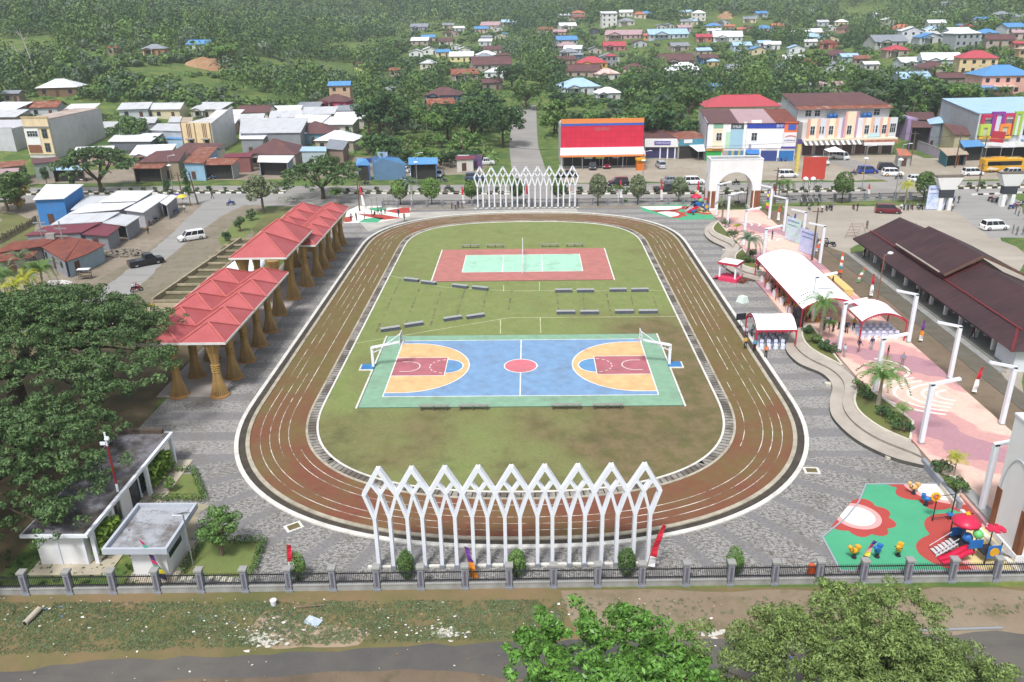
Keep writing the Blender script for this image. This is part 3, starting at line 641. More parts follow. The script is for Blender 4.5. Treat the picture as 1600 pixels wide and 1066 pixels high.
INN2 = [(1262, 503), (1254, 510), (1252, 520), (1255, 531), (1266, 543), (1283, 553), (1310, 568), (1330, 582), (1341, 595), (1341, 607), (1334, 622), (1340, 640), (1360, 657), (1385, 672), (1426, 688), (1436, 700)]
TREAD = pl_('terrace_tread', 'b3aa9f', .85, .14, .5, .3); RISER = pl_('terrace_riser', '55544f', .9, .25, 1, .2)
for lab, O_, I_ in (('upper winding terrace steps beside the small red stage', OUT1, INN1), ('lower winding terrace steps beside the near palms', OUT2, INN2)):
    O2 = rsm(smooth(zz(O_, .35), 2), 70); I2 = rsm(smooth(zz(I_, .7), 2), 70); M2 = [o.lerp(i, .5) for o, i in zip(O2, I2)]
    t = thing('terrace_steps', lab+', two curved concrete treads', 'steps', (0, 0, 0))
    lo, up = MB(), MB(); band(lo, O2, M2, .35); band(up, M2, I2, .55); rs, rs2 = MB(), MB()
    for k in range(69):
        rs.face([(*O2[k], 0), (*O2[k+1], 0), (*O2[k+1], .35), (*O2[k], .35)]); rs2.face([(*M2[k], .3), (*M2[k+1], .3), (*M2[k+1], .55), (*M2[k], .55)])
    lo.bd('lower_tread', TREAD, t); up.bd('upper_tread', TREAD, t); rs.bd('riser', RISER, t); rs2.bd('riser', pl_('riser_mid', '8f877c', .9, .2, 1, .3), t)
for p_ in ((1135, 392), (1170, 434), (1299, 602), (1395, 716)):
    q = P(*p_); t = tag(MB().cbox(q.x, q.y, .0, 1.3, .6, .25).bd('step_block', pl_('pale_block', 'c9c4b6', .9, .15, 1, .3)), 'pale step block against the riser of the %s' % {1135: 'upper terrace, beside its inner bend', 1170: 'upper terrace, below the red stage', 1299: 'lower terrace at its bulge', 1395: 'lower terrace near its bottom end'}[p_[0]], 'step')
def mat_plaza():
    n = N('pink_plaza'); x, y, z = n.xyz(); d = n.noise(.09, 3); g = n.noise(.8, 5)
    b1 = n.math('SINE', n.math('ADD', n.math('MULTIPLY', y, .33), n.math('ADD', n.math('MULTIPLY', x, .28), n.math('MULTIPLY', d, 5.))))
    pale, rose, mauve = lin('ecc9b8'), lin('d6a49f'), lin('b98d97')
    k = n.mix(n.ramp(b1, -.2, .0), pale, rose); k = n.mix(n.ramp(b1, .62, .7), k, mauve)
    br = n.t.nodes.new('ShaderNodeTexBrick'); br.inputs['Scale'].default_value = 2.2; br.inputs['Color1'].default_value = (1, 1, 1, 1); br.inputs['Color2'].default_value = (.8, .8, .8, 1); br.inputs['Mortar'].default_value = (.6, .55, .55, 1); n.t.links.new(n.obj, br.inputs['Vector'])
    k = n.mix(.75, k, br.outputs[0], 'MULTIPLY'); k = n.mix(n.ramp(g, .5, .75, 0, .35), k, (.42, .3, .27, 1)); return n.col(k).rgh(.75).mat
PZ = mat_plaza(); HP = .3
mb = MB().prism([(35.2, 71.5), (35.2, 38), (33.0, 32), (33.0, 7.5), (35.2, 6), (35.0, -34), (44.6, -34), (44.8, 71.5)], 0, HP); strc('pink_plaza', mb, PZ)
CURL = pl_('plaza_white_inlay', 'eadfd6', .8, .06, 1, .1)
for (cx, cy, r0, n_, a0, a1, sg) in ((44.6, 49.5, 2.0, 5, 100, 205, 1), (43.5, -8.5, 1.6, 5, 110, 250, 1), (35.5, -2, 2.2, 3, -40, 60, 1), (36.5, 60.5, 2, 3, -30, 70, 1)):
    m = MB()
    for i in range(n_): stroke(m, [(min(44.4, max(35.4, cx+(r0+i*1.0)*1.35*math.cos(R(a)))), cy+(r0+i*1.0)*.8*math.sin(R(a))) for a in range(a0, a1, 5)], .3, HP+.006+.004*0)
    strc('plaza_inlay', m, CURL)
for i in range(6): strc('plaza_inlay', MB().box(36.4, -29.3-i*.8, HP, 42, -28.95-i*.8, HP+.012+.0*i), CURL)
SOIL = mdirt('planter_grass', (.10, .14, .035, 1), (.16, .18, .05, 1), (.16, .12, .07, 1)); BORD = pl_('planter_border', 'd3cdbf', .85, .12, 1, .3)
def planter(label, edge, z=.7, wl=.2):
    c = sum(edge, Vec((0, 0)))/len(edge); t = thing('planter', label, 'planter', (c.x, c.y, 0)); E = [p-c for p in edge]; n = len(E); m = MB()
    MB().face([(*p, z-.08) for p in E]).bd('soil', SOIL, t)
    for k in range(n): a, b = E[k], E[(k+1) % n]; m.bar((*a, z/2), (*b, z/2), wl, z)
    m.bd('border', BORD, t); return t
e1 = [Vec(p[:2]) for p in smooth(zz(INN1[1:8], .7), 2)]+[P(1200, 370, .7).xy*0+Vec((36.6, 52.5))]; e1 = [Vec(p[:2]) for p in smooth(zz([(1122, 345), (1113, 355), (1116, 362), (1130, 368), (1146, 374), (1152, 381)], .7), 2)]
planter('curved grass planter at the top of the upper terrace under the far palms', e1)
planter('curved grass planter in the lower bend of the upper terrace, above the red stage', [Vec(p[:2]) for p in smooth(zz([(1160, 388), (1150, 396), (1148, 403), (1153, 409), (1167, 417), (1189, 421)], .7), 2)])
planter('long grass planter with a tall palm along the top of the lower terrace', [Vec(p[:2]) for p in smooth(zz([(1266, 505), (1253, 513), (1254, 529), (1266, 543), (1283, 553), (1308, 566), (1318, 572)], .7), 2)])
planter('long grass planter with a bushy palm along the bottom of the lower terrace', [Vec(p[:2]) for p in smooth(zz([(1337, 592), (1342, 604), (1334, 622), (1340, 640), (1360, 657), (1385, 672), (1420, 686)], .7), 2)]+zz([(1429, 660)], .7)[0:1] and [Vec(p[:2]) for p in smooth(zz([(1337, 592), (1342, 604), (1334, 622), (1340, 640), (1360, 657), (1385, 672), (1422, 687)], .7), 2)]+[Vec(P(1427, 658, .7)[:2]), Vec(P(1400, 636, .7)[:2])])
planter('small grass planter with a young palm behind the near playground', [Vec(P(*q, .5)[:2]) for q in ((1455, 731), (1508, 751), (1492, 784))], .5)
tag(MB().bar((*P(1441, 727).xy, .35), (*P(1499, 797).xy, .35), .3, .7).bd('low_wall', pl_('bluish_wall', '9397a0', .85, .15, 1, .3)), 'low grey-blue retaining wall between the near playground and its planter', 'wall')
tag(MB().bar((*P(1502, 800).xy, .12), (*P(1597, 903).xy, .12), .3, .24).bd('low_wall', KER), 'low pale kerb wall between the near playground and the right gate arch', 'wall')
tag(MB().box(35.3, -30, 0, 36.2, -24, .5).bd('stone_ramp', GREYC), 'pale concrete slab beside the small young-palm planter', 'slab')
def lpost(label, x, y, s, h=5.8):
    t = thing('lamp_post', label, 'lamp post', (x, y, HP), 0, 'white bent posts lining the pink plaza'); MB().cbox(0, 0, 0, .36, .36, h).bd('post', WHITE, t); MB().cbox(0, 0, 0, .5, .5, .12).bd('base_plate', GREYC, t)
    MB().bar((-s*.18, 0, h-.1), (s*2.3, 0, h+.45), .36, .2).bd('arm', WHITE, t); MB().bar((s*.9, 0, h+.03), (s*2.1, 0, h+.29), .2, .05).bd('light_strip', pl_('lamp_glass', 'c9ccd0', .3, .05), t); return t
wl = ['seventh and farthest, by the gate arch', 'second from the gate arch', 'third from the gate arch, by the palm', 'at the back corner of the long tent', 'at the front corner of the long tent', 'beside the small right tent', 'behind the bushy near palm', 'at the bottom end of the lower terrace', 'nearest, beside the near playground']
for y, l in zip((67, 58.2, 46.5, 34.9, 12.2, 2.8, -7.5, -17.9, -28.3), wl): lpost('white bent lamp post, left plaza edge, '+l, 35.6, y, 1)
for y, l in zip((63.8, 54.8, 44.9, 36.2, 5.4, -4.5, -14.5), ['farthest, nearest the gate arch', 'second from the gate arch', 'beside the two light banners', 'near the yellow table', 'beside the right tent corner', 'in front of the dark hall', 'nearest to the right gate arch']): lpost('white bent lamp post, right plaza edge, '+l, 44.45, y, -1)
def mat_hall():
    n = N('dark_hall_roof'); f = n.noise(.25, 7, rough=.7); g = n.noise(2, 4, stretch=(.2, 1, .2)); k = n.mix(n.ramp(f, .35, .62), lin('4b3436'), lin('3d2d30')); k = n.mix(n.ramp(g, .5, .7, 0, .5), k, lin('5a4142'))
    w_ = n.t.nodes.new('ShaderNodeTexWave'); w_.inputs['Scale'].default_value = 1.3; w_.bands_direction = 'Y'; n.t.links.new(n.obj, w_.inputs['Vector']); k = n.mix(n.ramp(w_.outputs['Fac'], 0, .2, .4, 0), k, (.02, .014, .015, 1)); return n.col(k).rgh(.6).mat
HR = mat_hall(); HR2 = pl_('red_roof_flashing', '6e2c30', .6, .25, .8); HX = 51.
t = thing('open_hall', 'long open hall with a stepped dark maroon roof and white columns right of the plaza', 'hall', (HX, 0, 0))
def roofsec(y0, y1, zr, up, hip=None):
    m = MB(); e, k, r, f = (0, 2.65), (2.6, 3.75+up), (6.7, zr), (14.3, 2.7)
    def q(a, b, ya, yb, yc, yd): m.face([(a[0], ya, a[1]), (a[0], yb, a[1]), (b[0], yc, b[1]), (b[0], yd, b[1])][::-1]); m.face([(a[0], ya, a[1]-.15), (a[0], yb, a[1]-.15), (b[0], yc, b[1]-.15), (b[0], yd, b[1]-.15)])
    h0 = h1 = 0
    if not up: q(e, k, y0, y1, y1, y0)
    q(k, r, y0, y1, y1, y0); q(r, f, y0, y1, y1, y0)
    return m
s1 = roofsec(30.5, 41.6, 5.9, 0).bd('roof', HR, t)
s3 = roofsec(0.8, 18.5, 5.9, 0); s3.face([(0, .8, 2.65), (0, -3.2, 2.65), (2.6, .8, 3.75)]); s3.face([(0, -3.2, 2.65), (14.3, -3.2, 2.7), (6.7, .8, 5.9), (2.6, .8, 3.75)]); s3.face([(14.3, -3.2, 2.7), (14.3, .8, 2.7), (6.7, .8, 5.9)]); s3 = s3.bd('roof', HR, t)
s2 = MB()
for a, b in (((2.2, 4.5), (6.7, 6.9)), ((6.7, 6.9), (13.2, 4.0))):
    s2.face([(a[0], 17.2, a[1]), (b[0], 17.2, b[1]), (b[0], 32.2, b[1]), (a[0], 32.2, a[1])]); s2.face([(a[0], 17.2, a[1]-.18), (a[0], 32.2, a[1]-.18), (b[0], 32.2, b[1]-.18), (b[0], 17.2, b[1]-.18)])
s2 = s2.bd('raised_roof', HR, t)
m = MB()
for a, b in (((0, 2.65), (2.6, 3.75)),): m.face([(a[0], 18.5, a[1]), (b[0], 18.5, b[1]), (b[0], 30.5, b[1]), (a[0], 30.5, a[1])]); m.face([(a[0], 18.5, a[1]-.15), (a[0], 30.5, a[1]-.15), (b[0], 30.5, b[1]-.15), (b[0], 18.5, b[1]-.15)])
m.bd('lower_roof', HR, t)
m = MB(); m.box(2.62, 18.5, 3.7, 2.85, 30.5, 4.45); m.bar((2.6, -.0, 3.82), (2.6, 18.6, 3.82), .3, .08); m.bar((2.6, 30.5, 3.82), (2.6, 41.6, 3.82), .3, .08); m.bar((2.6, .8, 3.8), (0, -3.2, 2.7), .3, .08); m.bar((2.6, 17.6, 3.85), (6.7, 17.6, 6.0), .5, .12); m.bd('red_flashing', HR2, t)
m = MB(); m.bar((2.2, 17.1, 4.45), (6.7, 17.1, 6.85), .12, .3); m.bar((6.7, 17.1, 6.85), (13.2, 17.1, 3.95), .12, .3); m.bd('bargeboard', pl_('brown_board', '6d5347', .8, .2, 1), t)
MB().bar((2.2, 18.4, 4.5), (2.2, 31.6, 4.5), .16, .16).bd('gutter', pl_('pale_gutter', 'b9b1a5', .6, .1, 1), t)
MB().face([(3.5, 17.7, 3.6), (11.5, 17.7, 3.6), (6.7, 17.7, 6.6)]).bd('gable', pl_('gable_board', '6b5a52', .9, .2, 1), t)
for k, y in enumerate((40.3, 36.4, 33.2, 29.7, 25.7, 22, 18, 14.2, 10.4, 6.7, 3)):
    c = MB().cbox(1.7, y, .3, .36, .36, 2.9).bd('column', WHITE2, t)
    if k: MB().cbox(12.6, y, .3, .36, .36, 2.6).bd('column', WHITE2, t)
MB().box(.3, -.3, 0, 13.6, 41.9, .3).bd('platform', pl_('hall_floor', '8d8d86', .85, .15, .6, .3), t); MB().box(-.5, -2.6, 0, .3, 41.9, .16).bd('step', GREYC, t)
MB().box(1.0, -2.4, 0, 13.2, 1.2, 2.6).bd('end_room', pl_('pale_blue_wall', 'd9dfe6', .8, .06, .6, .1), t)
def mat_flat(name, a, b, c):
    n = N(name); f = n.noise(.35, 8, rough=.7); g = n.noise(1.5, 6, rough=.75); k = n.mix(n.ramp(f, .42, .56), a, b); k = n.mix(n.ramp(g, .55, .68, 0, .8), k, c); return n.col(k).rgh(.7).mat
FLAT = mat_flat('stained_flat_roof', lin('6c6866'), lin('a2a5ab'), lin('4a3d30')); FLAT2 = mat_flat('dark_flat_roof', lin('4a4540'), lin('75747a'), lin('3a3027'))
NAVY = pl_('dark_glass', '252f38', .15, .1, 1, 0, 0, .6)
def vine(parent, pts, seed, n=500, sz=.16, m=None, dz=1.6):
    r = np.random.RandomState(seed); V = []; F = []
    for i in range(n):
        a = pts[r.randint(len(pts))]; c = np.array([a[0]+r.uniform(-.5, .5), a[1]+r.uniform(-.5, .5), a[2]+r.uniform(-dz/2, dz/2)])
        u = r.normal(size=3); u /= np.linalg.norm(u); v = np.cross(u, r.normal(size=3)); v /= np.linalg.norm(v); k = len(V); V += [c-u*sz-v*sz*.6, c+u*sz-v*sz*.6, c+u*sz+v*sz*.6, c-u*sz+v*sz*.6]; F.append((k, k+1, k+2, k+3))
    return npmesh('climbing_plant', np.array(V), np.array(F), m or leafmat('vine_leaf', (.08, .14, .02), (.22, .30, .04)), parent)
A_ = P(68, 886); t = thing('service_building', 'long white service building with a dark stained flat roof beside the big shade tree', 'building', (A_.x, A_.y, 0), R(0))
LG = 14.6
MB().prism([(-.2, .2), (3.3, .2), (3.3, 9), (-.2, 9)], .1, 2.75).bd('wall', WHITE2, t); MB().prism([(-.8, -.4), (4.0, -.4), (4.0, LG), (-.8, LG)], 2.75, 3.0, 0).bd('roof_slab', WHITE, t)
MB().face([(-.7, -.25, 3.006), (3.75, -.25, 3.006), (3.75, LG-.1, 3.006), (-.7, LG-.1, 3.006)]).bd('roof_surface', FLAT2, t); MB().box(-.8, LG-.4, 3.0, 3.2, LG, 3.35).bd('parapet', pl_('parapet_brown', '5a4f45', .9, .3, 1), t)
MB().box(-.6, -1.0, 0, 5.2, LG+.2, .1).bd('plinth', pl_('veranda_floor', 'b8ae9b', .8, .12, 1, .2), t)
for y in (.4, 3.3, 9.2, 14.2): MB().cbox(3.85, y, .1, .28, .28, 2.65).bd('column', WHITE, t)
for y, w_ in ((4.3, 1.2), (7.2, 1.4), (8.9, 1.1)): MB().box(3.3, y, .4 if w_ < 1.3 else .12, 3.34, y+w_, 2.2).bd('window', NAVY, t)
MB().box(3.2, 9.0, .1, 3.34, 14.2, .6).bd('planter_box', GREYC, t)
MB().box(1.2, .12, .1, 1.4, .2, 2.7).bd('pilaster', WHITE, t); MB().box(3.1, .12, .1, 3.3, .2, 2.7).bd('pilaster', WHITE, t)
vine(t, [(3.9, 1+i*.3, 1.4) for i in range(7)], 1, 900); vine(t, [(3.7, 10+i*.3, 1.3) for i in range(11)], 2, 900)
A_ = P(212, 903); t = thing('guard_house', 'small white guard house with an overhanging stained flat roof at the bottom left', 'building', (A_.x, A_.y, 0), 0)
MB().box(0, 0, .1, 2.45, 3.6, 2.5).bd('wall', WHITE2, t); MB().box(-.4, -.6, 0, 3.0, 4.2, .1).bd('plinth', pl_('veranda_floor', 'b8ae9b'), t)
m = MB(); m.prism([(-1.5, -.7), (3.0, -.7), (3.0, 4.9), (-1.5, 4.9)], 2.5, 2.62); m.box(-1.5, -.7, 2.62, 3.0, -.5, 2.95); m.box(-1.5, 4.7, 2.62, 3, 4.9, 2.95); m.box(-1.5, -.5, 2.62, -1.3, 4.7, 2.95); m.box(2.8, -.5, 2.62, 3, 4.7, 2.95); m.bd('roof_slab', pl_('slab_bluegrey', 'b4bac4', .8, .1, 1, .15), t)
MB().face([(-1.3, -.5, 2.626), (2.8, -.5, 2.626), (2.8, 4.7, 2.626), (-1.3, 4.7, 2.626)]).bd('roof_surface', FLAT, t)
MB().box(2.45, .5, 1.3, 2.48, 2.6, 2.0).bd('window', NAVY, t); MB().box(2.4, 2.9, .1, 2.6, 3.1, 2.5).bd('pilaster', WHITE, t)
strc('guard_paving', MB().face([(*P(*q, .024).xy, .024) for q in ((255, 842), (300, 842), (312, 800), (330, 790), (300, 785), (262, 790), (215, 800), (200, 870), (275, 905), (300, 868))]), pl_('yellowish_paving', 'a09780', .9, .25, .8, .5))
for nm, e in (('lawn', [(232, 742), (303, 741), (320, 781), (240, 781)]), ('lawn', [(318, 846), (412, 846), (392, 902), (282, 902)])): strc(nm, MB().face([(*P(x_, y_).xy, .03) for x_, y_ in e]), LAWN)
t = b0 = None
up = [((643, 440), 1), ((670, 444.5), 1), ((719, 450), 1), ((750.5, 453), 1), ((880.5, 457), 0), ((914.5, 457), 0), ((965.5, 456), 0), ((999.5, 456), 0), ((610, 517), -1), ((647, 510), -1), ((707.5, 500.5), -1), ((743, 497), -1), ((884, 491), 0), ((921, 491), 0), ((975.5, 490), 0), ((1012.5, 490), 0)]
wh = ['first', 'second', 'third', 'fourth', 'fifth', 'sixth', 'seventh', 'eighth']
for k, (q, s) in enumerate(up):
    lab = 'grey concrete block bench, %s from the left in the %s row on the grass' % (wh[k % 8], 'far' if k < 8 else 'near'); p = P(*q)
    rz = {1: R(-20), 0: R(0), -1: R(22)}[s]
    if b0 is None:
        b0 = thing('block_bench', lab, 'bench', p, rz, 'concrete block benches on the grass'); MB().box(-1.15, -.22, 0, 1.15, .22, .42).bd('block', pl_('bench_dark', '565c69', .85, .25, 3), b0); MB().box(-1.2, -.26, .42, 1.2, .26, .5).bd('seat', pl_('bench_top', 'a3a6a8', .8, .15, 2, .2), b0)
    else: dup(b0, p, rz, lab, 'concrete block benches on the grass')
b0 = None
for q, l in (((680, 635), 'farther left in front of the basketball court'), ((741, 634), 'inner left in front of the basketball court'), ((884, 632), 'inner right in front of the basketball court'), ((948, 631), 'farther right in front of the basketball court'), ((735, 389), 'farther left behind the volleyball court'), ((774, 388), 'inner left behind the volleyball court'), ((859.5, 387), 'inner right behind the volleyball court'), ((898, 386), 'farther right behind the volleyball court')):
    lab = 'low grey plank bench on three legs, the '+l; p = P(*q); p.y = -10.35 if q[1] > 500 else 48.0
    if b0 is None:
        b0 = thing('plank_bench', lab, 'bench', p, 0, 'plank benches beside the courts'); MB().box(-1.5, -.2, .5, 1.5, .2, .58).bd('seat', pl_('weathered_plank', '8f8f88', .9, .2, 2, .2), b0)
        for x_ in (-1.25, 0, 1.25): MB().box(x_-.05, -.15, 0, x_+.05, .15, .5).bd('leg', DKC, b0)
    else: dup(b0, p, 0, lab, 'plank benches beside the courts')
for s, l in ((-1, 'left'), (1, 'right')):
    t = thing('basketball_hoop', 'white cantilever basketball hoop at the %s end of the blue court' % l, 'basketball hoop', (s*16.25, 0, .1), 0 if s < 0 else math.pi)
    MB().box(-.14, -.14, .1, .14, .14, 2.4).bd('post', WHITE, t); m = MB(); m.bar((0, -.2, 2.35), (3.1, -.1, 3.0), .14); m.bar((0, .2, 2.35), (3.1, .1, 3.0), .14); m.bar((0, 0, 1.7), (2.2, 0, 2.75), .1); m.bar((.5, 0, 1.95), (.6, 0, 2.4), .08); m.bar((1.3, 0, 2.3), (1.4, 0, 2.6), .08); m.bar((1.5, 0, 2.65), (3.2, 0, 3.95), .09); m.bd('arm', WHITE, t)
    m = MB(); m.box(3.2, -.9, 2.95, 3.24, .9, 4.0, 0);
    for a, b in (((3.25, -.9, 2.97), (3.25, .9, 2.97)), ((3.25, -.9, 3.98), (3.25, .9, 3.98)), ((3.25, -.88, 2.97), (3.25, -.88, 3.98)), ((3.25, .88, 2.97), (3.25, .88, 3.98)), ((3.25, -.3, 3.1), (3.25, .3, 3.1)), ((3.25, -.3, 3.55), (3.25, .3, 3.55))): m.bar(a, b, .05, .06, 1)
    m.bd('backboard', [pl_('clear_board', 'a9c2ba', .2, .05), WHITE], t)
    m = MB(); pts = [(3.5+.23*math.cos(R(a)), .23*math.sin(R(a)), 3.05) for a in range(0, 361, 30)]; m.tube(pts, .025, 4); m.bar((3.24, 0, 3.05), (3.3, 0, 3.05), .08); m.bd('rim', pl_('rim_red', 'b8404a', .5, .1), t)
    m = MB()
    for a in range(0, 360, 45): m.bar((3.5+.22*math.cos(R(a)), .22*math.sin(R(a)), 3.03), (3.5+.12*math.cos(R(a+25)), .12*math.sin(R(a+25)), 2.65), .015)
    m.bd('net', WHITE, t)
t = thing('volleyball_net', 'volleyball posts with a thin net across the middle of the pink court', 'net', (0, VY, .1));
for y_ in (-5.1, 5.2): MB().tube([(0, y_, 0), (0, y_, 2.55)], .07, 8).bd('post', WHITE, t)
m = MB(); m.box(-.02, -5.1, 2.35, .02, 5.2, 2.43)
for i in range(52): m.box(-.006, -5.1+i*.2, 1.5, .006, -5.088+i*.2, 2.35)
m.box(-.01, -5.1, 1.48, .01, 5.2, 1.52); m.bd('mesh', pl_('net_white', 'c7ccc8', .8, .05), t)
for k, (x_, y_, l) in enumerate(((459, 824, 'at the lower left bend'), (1268, 736, 'at the lower right bend'))):
    q = P(x_, y_); o = MB().cbox(0, 0, 0, 1.3, 1.0, .07, 0).cbox(0, 0, .07, .9, .66, .006, 1).bd('drain_box', [KER, pl_('drain_mud', '6f6547', .9, .3, 2)]); o.location = (q.x, q.y, .0); o.rotation_euler = (0, 0, R(35 if k == 0 else -5)); tag(o, 'square white-rimmed drain box beside the track kerb '+l, 'drain box')
# ============================================================ BUILDINGS OF THE TOWN
RW = mroof('silver_sheet', 'c9ccd0', 'a39a90', .25, 2.2, .35); RWH = mroof('white_sheet', 'e3e6ea', 'c2bdb6', .15, 1.6, .3); RBR = mroof('brown_sheet', '67494a', '7d5648', .35, 2.2, .3)
RRU = mroof('rusty_sheet', 'ab9a90', '8a4a33', 1.1, 2.4, .8); RMA = mroof('maroon_sheet', '7c3f4b', '693a3d', .3, 2.2, .5); RRB = mroof('rust_brown_sheet', '6e3d38', '8c4f3d', .8, 2.2, .6)
RBL = mroof('blue_sheet', '5b93c8', '7fa6c6', .15, 2, .3); RLB = mroof('light_blue_sheet', 'a9c8e6', '93b3cf', .2, 2, .3); RRD = mroof('red_sheet', 'b9505a', 'a5474d', .2, 2, .3); ROR = mroof('orange_sheet', 'c0765c', 'a8644c', .3, 2, .3)
RGR = mroof('grey_sheet', '8f959e', '7b7d80', .3, 2, .3); RPK = mroof('pale_pink_sheet', 'b79a9e', 'a58388', .3, 2.2, .3); RTAN = mroof('tan_sheet', 'b8a893', 'a08d75', .4, 2, .3); RST = mroof('striped_sheet', 'd8d2cb', 'b4675a', .7, 1.0, .3)
def wallm(h): return pl_('wall_'+h, h, .85, .12, .6, .25)
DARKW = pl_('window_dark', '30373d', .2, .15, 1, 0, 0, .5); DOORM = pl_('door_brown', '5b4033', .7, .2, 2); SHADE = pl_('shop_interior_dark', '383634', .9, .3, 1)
GLY = {}
def gly(parent, x0, x1, y, z0, z1, mat, n=9, seed=0):
    """unreadable small lettering, as the photo shows it"""
    r = random.Random(seed+n); m = MB(); st = (x1-x0)/n
    for i in range(n):
        a = x0+i*st; b = a+st*.72; k = r.random(); th = max(.035, st*.2)
        m.box(a, y-.02, z0, a+th, y, z1)
        if k < .7: m.box(b-th, y-.02, z0, b, y, lp(z0, z1, r.choice((.5, 1))))
        if k > .25: m.box(a, y-.019, z1-th, b, y, z1)
        if k > .5: m.box(a, y-.018, (z0+z1)/2-th/2, b, y, (z0+z1)/2+th/2)
    return m.bd('lettering', mat, parent)
class Lot:
    def __init__(s, name, label, cat, a, b, group=None):
        s.A, s.B = P(*a), P(*b); s.pa, s.pb = a[0], b[0]; d = s.B-s.A; s.W = d.length
        s.t = thing(name, label, cat, s.A, math.atan2(d.y, d.x), group)
    def x(s, px): return (px-s.pa)/(s.pb-s.pa)*s.W
    def z(s, py): return ht(s.A, py)
    def box(s, name, x0, y0, z0, x1, y1, z1, mat, parent=None): return MB().box(x0, y0, z0, x1, y1, z1).bd(name, mat, parent or s.t)
    def win(s, x0, z0, x1, z1, y=0, fr=WHITE, bars=1, parent=None):
        o = s.box('window', x0, y-.03, z0, x1, y, z1, DARKW); m = MB(); f = .07
        m.box(x0-f, y-.07, z0-f, x1+f, y-.031, z0); m.box(x0-f, y-.07, z1, x1+f, y-.031, z1+f); m.box(x0-f, y-.07, z0, x0, y-.031, z1); m.box(x1, y-.07, z0, x1+f, y-.031, z1)
        for i in range(bars): q = lp(x0, x1, (i+1)/(bars+1)); m.box(q-.03, y-.06, z0, q+.03, y-.032, z1)
        m.box(x0, y-.058, lp(z0, z1, .6)-.025, x1, y-.033, lp(z0, z1, .6)+.025); m.bd('frame', fr, o); return o
L = Lot('store', 'big red shop front with orange and blue top bands across the road', 'shop', (876, 262), (1003, 260)); W = L.W
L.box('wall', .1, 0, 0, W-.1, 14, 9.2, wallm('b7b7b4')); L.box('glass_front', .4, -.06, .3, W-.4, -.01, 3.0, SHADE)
for i in range(9): L.box('mullion', .6+i*W/9, -.12, .1, .7+i*W/9, -.065, 3.1, STEEL)
m = MB(); m.face([(-.3, -3.2, 3.3), (W+.3, -3.2, 3.3), (W+.1, -.3, 4.9), (-.1, -.3, 4.9)]); m.face([(-.3, -3.2, 3.2), (-.1, -.3, 4.8), (W+.1, -.3, 4.8), (W+.3, -3.2, 3.2)]); m.bd('awning', pl_('awning_pale', 'd6cbd2', .6, .1, .5), L.t)
ORB = pl_('orange_band', 'e08a4c', .6, .06, 1); L.box('awning_fascia', -.35, -3.3, 3.0, W+.35, -3.21, 3.45, ORB)
n = N('red_cladding'); x, y, z = n.xyz(); br = n.t.nodes.new('ShaderNodeTexBrick'); br.offset = 0; br.inputs['Scale'].default_value = 1; br.inputs['Brick Width'].default_value = 1.2; br.inputs['Row Height'].default_value = 1.2; br.inputs['Mortar Size'].default_value = .02; br.inputs['Color1'].default_value = lin('c62a45'); br.inputs['Color2'].default_value = lin('cf3049'); br.inputs['Mortar'].default_value = lin('a02438')
mp = n.t.nodes.new('ShaderNodeMapping'); mp.inputs['Rotation'].default_value = (R(90), 0, 0); n.t.links.new(n.obj, mp.inputs[0]); n.t.links.new(mp.outputs[0], br.inputs['Vector']); n.col(br.outputs[0]).rgh(.45)
zr = L.z(197)
L.box('red_panel', 0, -.45, 4.6, W, -.02, zr, n.mat); L.box('blue_band', 0, -.5, zr, W, -.02, zr+.55, pl_('blue_band', '3f62b5', .6, .06, 1)); L.box('orange_band', 0, -.5, zr+.55, W, -.02, L.z(187)+.1, ORB)
gly(L.t, L.x(928), L.x(951), -.46, L.z(204.5), L.z(200), pl_('grey_letters', '9a7f80', .6, .1), 7)
for x_, w_, c in ((5.5, 2, 'b9c6b8'), (8.3, 2.1, 'c7c257'), (12.3, 1.6, 'b58f95')): L.box('hanging_sign', x_, -2.9, 2.55, x_+w_, -2.8, 3.05, pl_('sign_'+c, c, .6, .1))
for i in range(5): L.box('awning_post', .2+i*(W-.5)/4, -3.1, 0, .32+i*(W-.5)/4, -2.95, 3.2, STEEL)
m = MB().box(0, 0, 9.2, W, .3, zr+1.1).box(0, .3, 9.2, .3, 6, 10.5).box(W-.3, .3, 9.2, W, 6, 10.5); m.bd('parapet', wallm('cfcac4'), L.t)
L = Lot('shop', 'low white shop with a purple sign and rusty roof right of the red store', 'shop', (1007, 248), (1059, 248)); W = L.W
L.box('wall', 0, .1, 0, W, 9, 3.4, wallm('c9c9cc')); L.box('glass_front', .2, 0, .2, W-.2, .09, 2.9, pl_('violet_glass', '3c3a63', .25, .2, 1, 0, 0, .5)); L.box('fascia', -.1, -.6, 3.0, W+.1, .05, 5.0, WHITE2)
o = L.box('sign', L.x(1021), -.72, 3.6, L.x(1046), -.61, 4.5, pl_('purple_sign', '5a4aa0', .5, .05)); gly(L.t, L.x(1023), L.x(1045), -.73, 3.85, 4.25, WHITE, 14)
m = MB(); m.face([(-.3, -.4, 4.9), (W+.3, -.4, 4.9), (W+.3, 9.3, 5.9), (-.3, 9.3, 5.9)]).face([(-.3, -.4, 4.85), (-.3, 9.3, 5.85), (W+.3, 9.3, 5.85), (W+.3, -.4, 4.85)]); m.bd('roof', RBR, L.t)
for px in (1030, 1041.5, 1053): L.box('pillar', L.x(px), -.3, 0, L.x(px)+.3, 0, 3.0, WHITE)
L = Lot('shop', 'small teal-topped food stall with a tilted white awning beside the purple sign shop', 'shop', (1059, 249), (1101, 247)); W = L.W
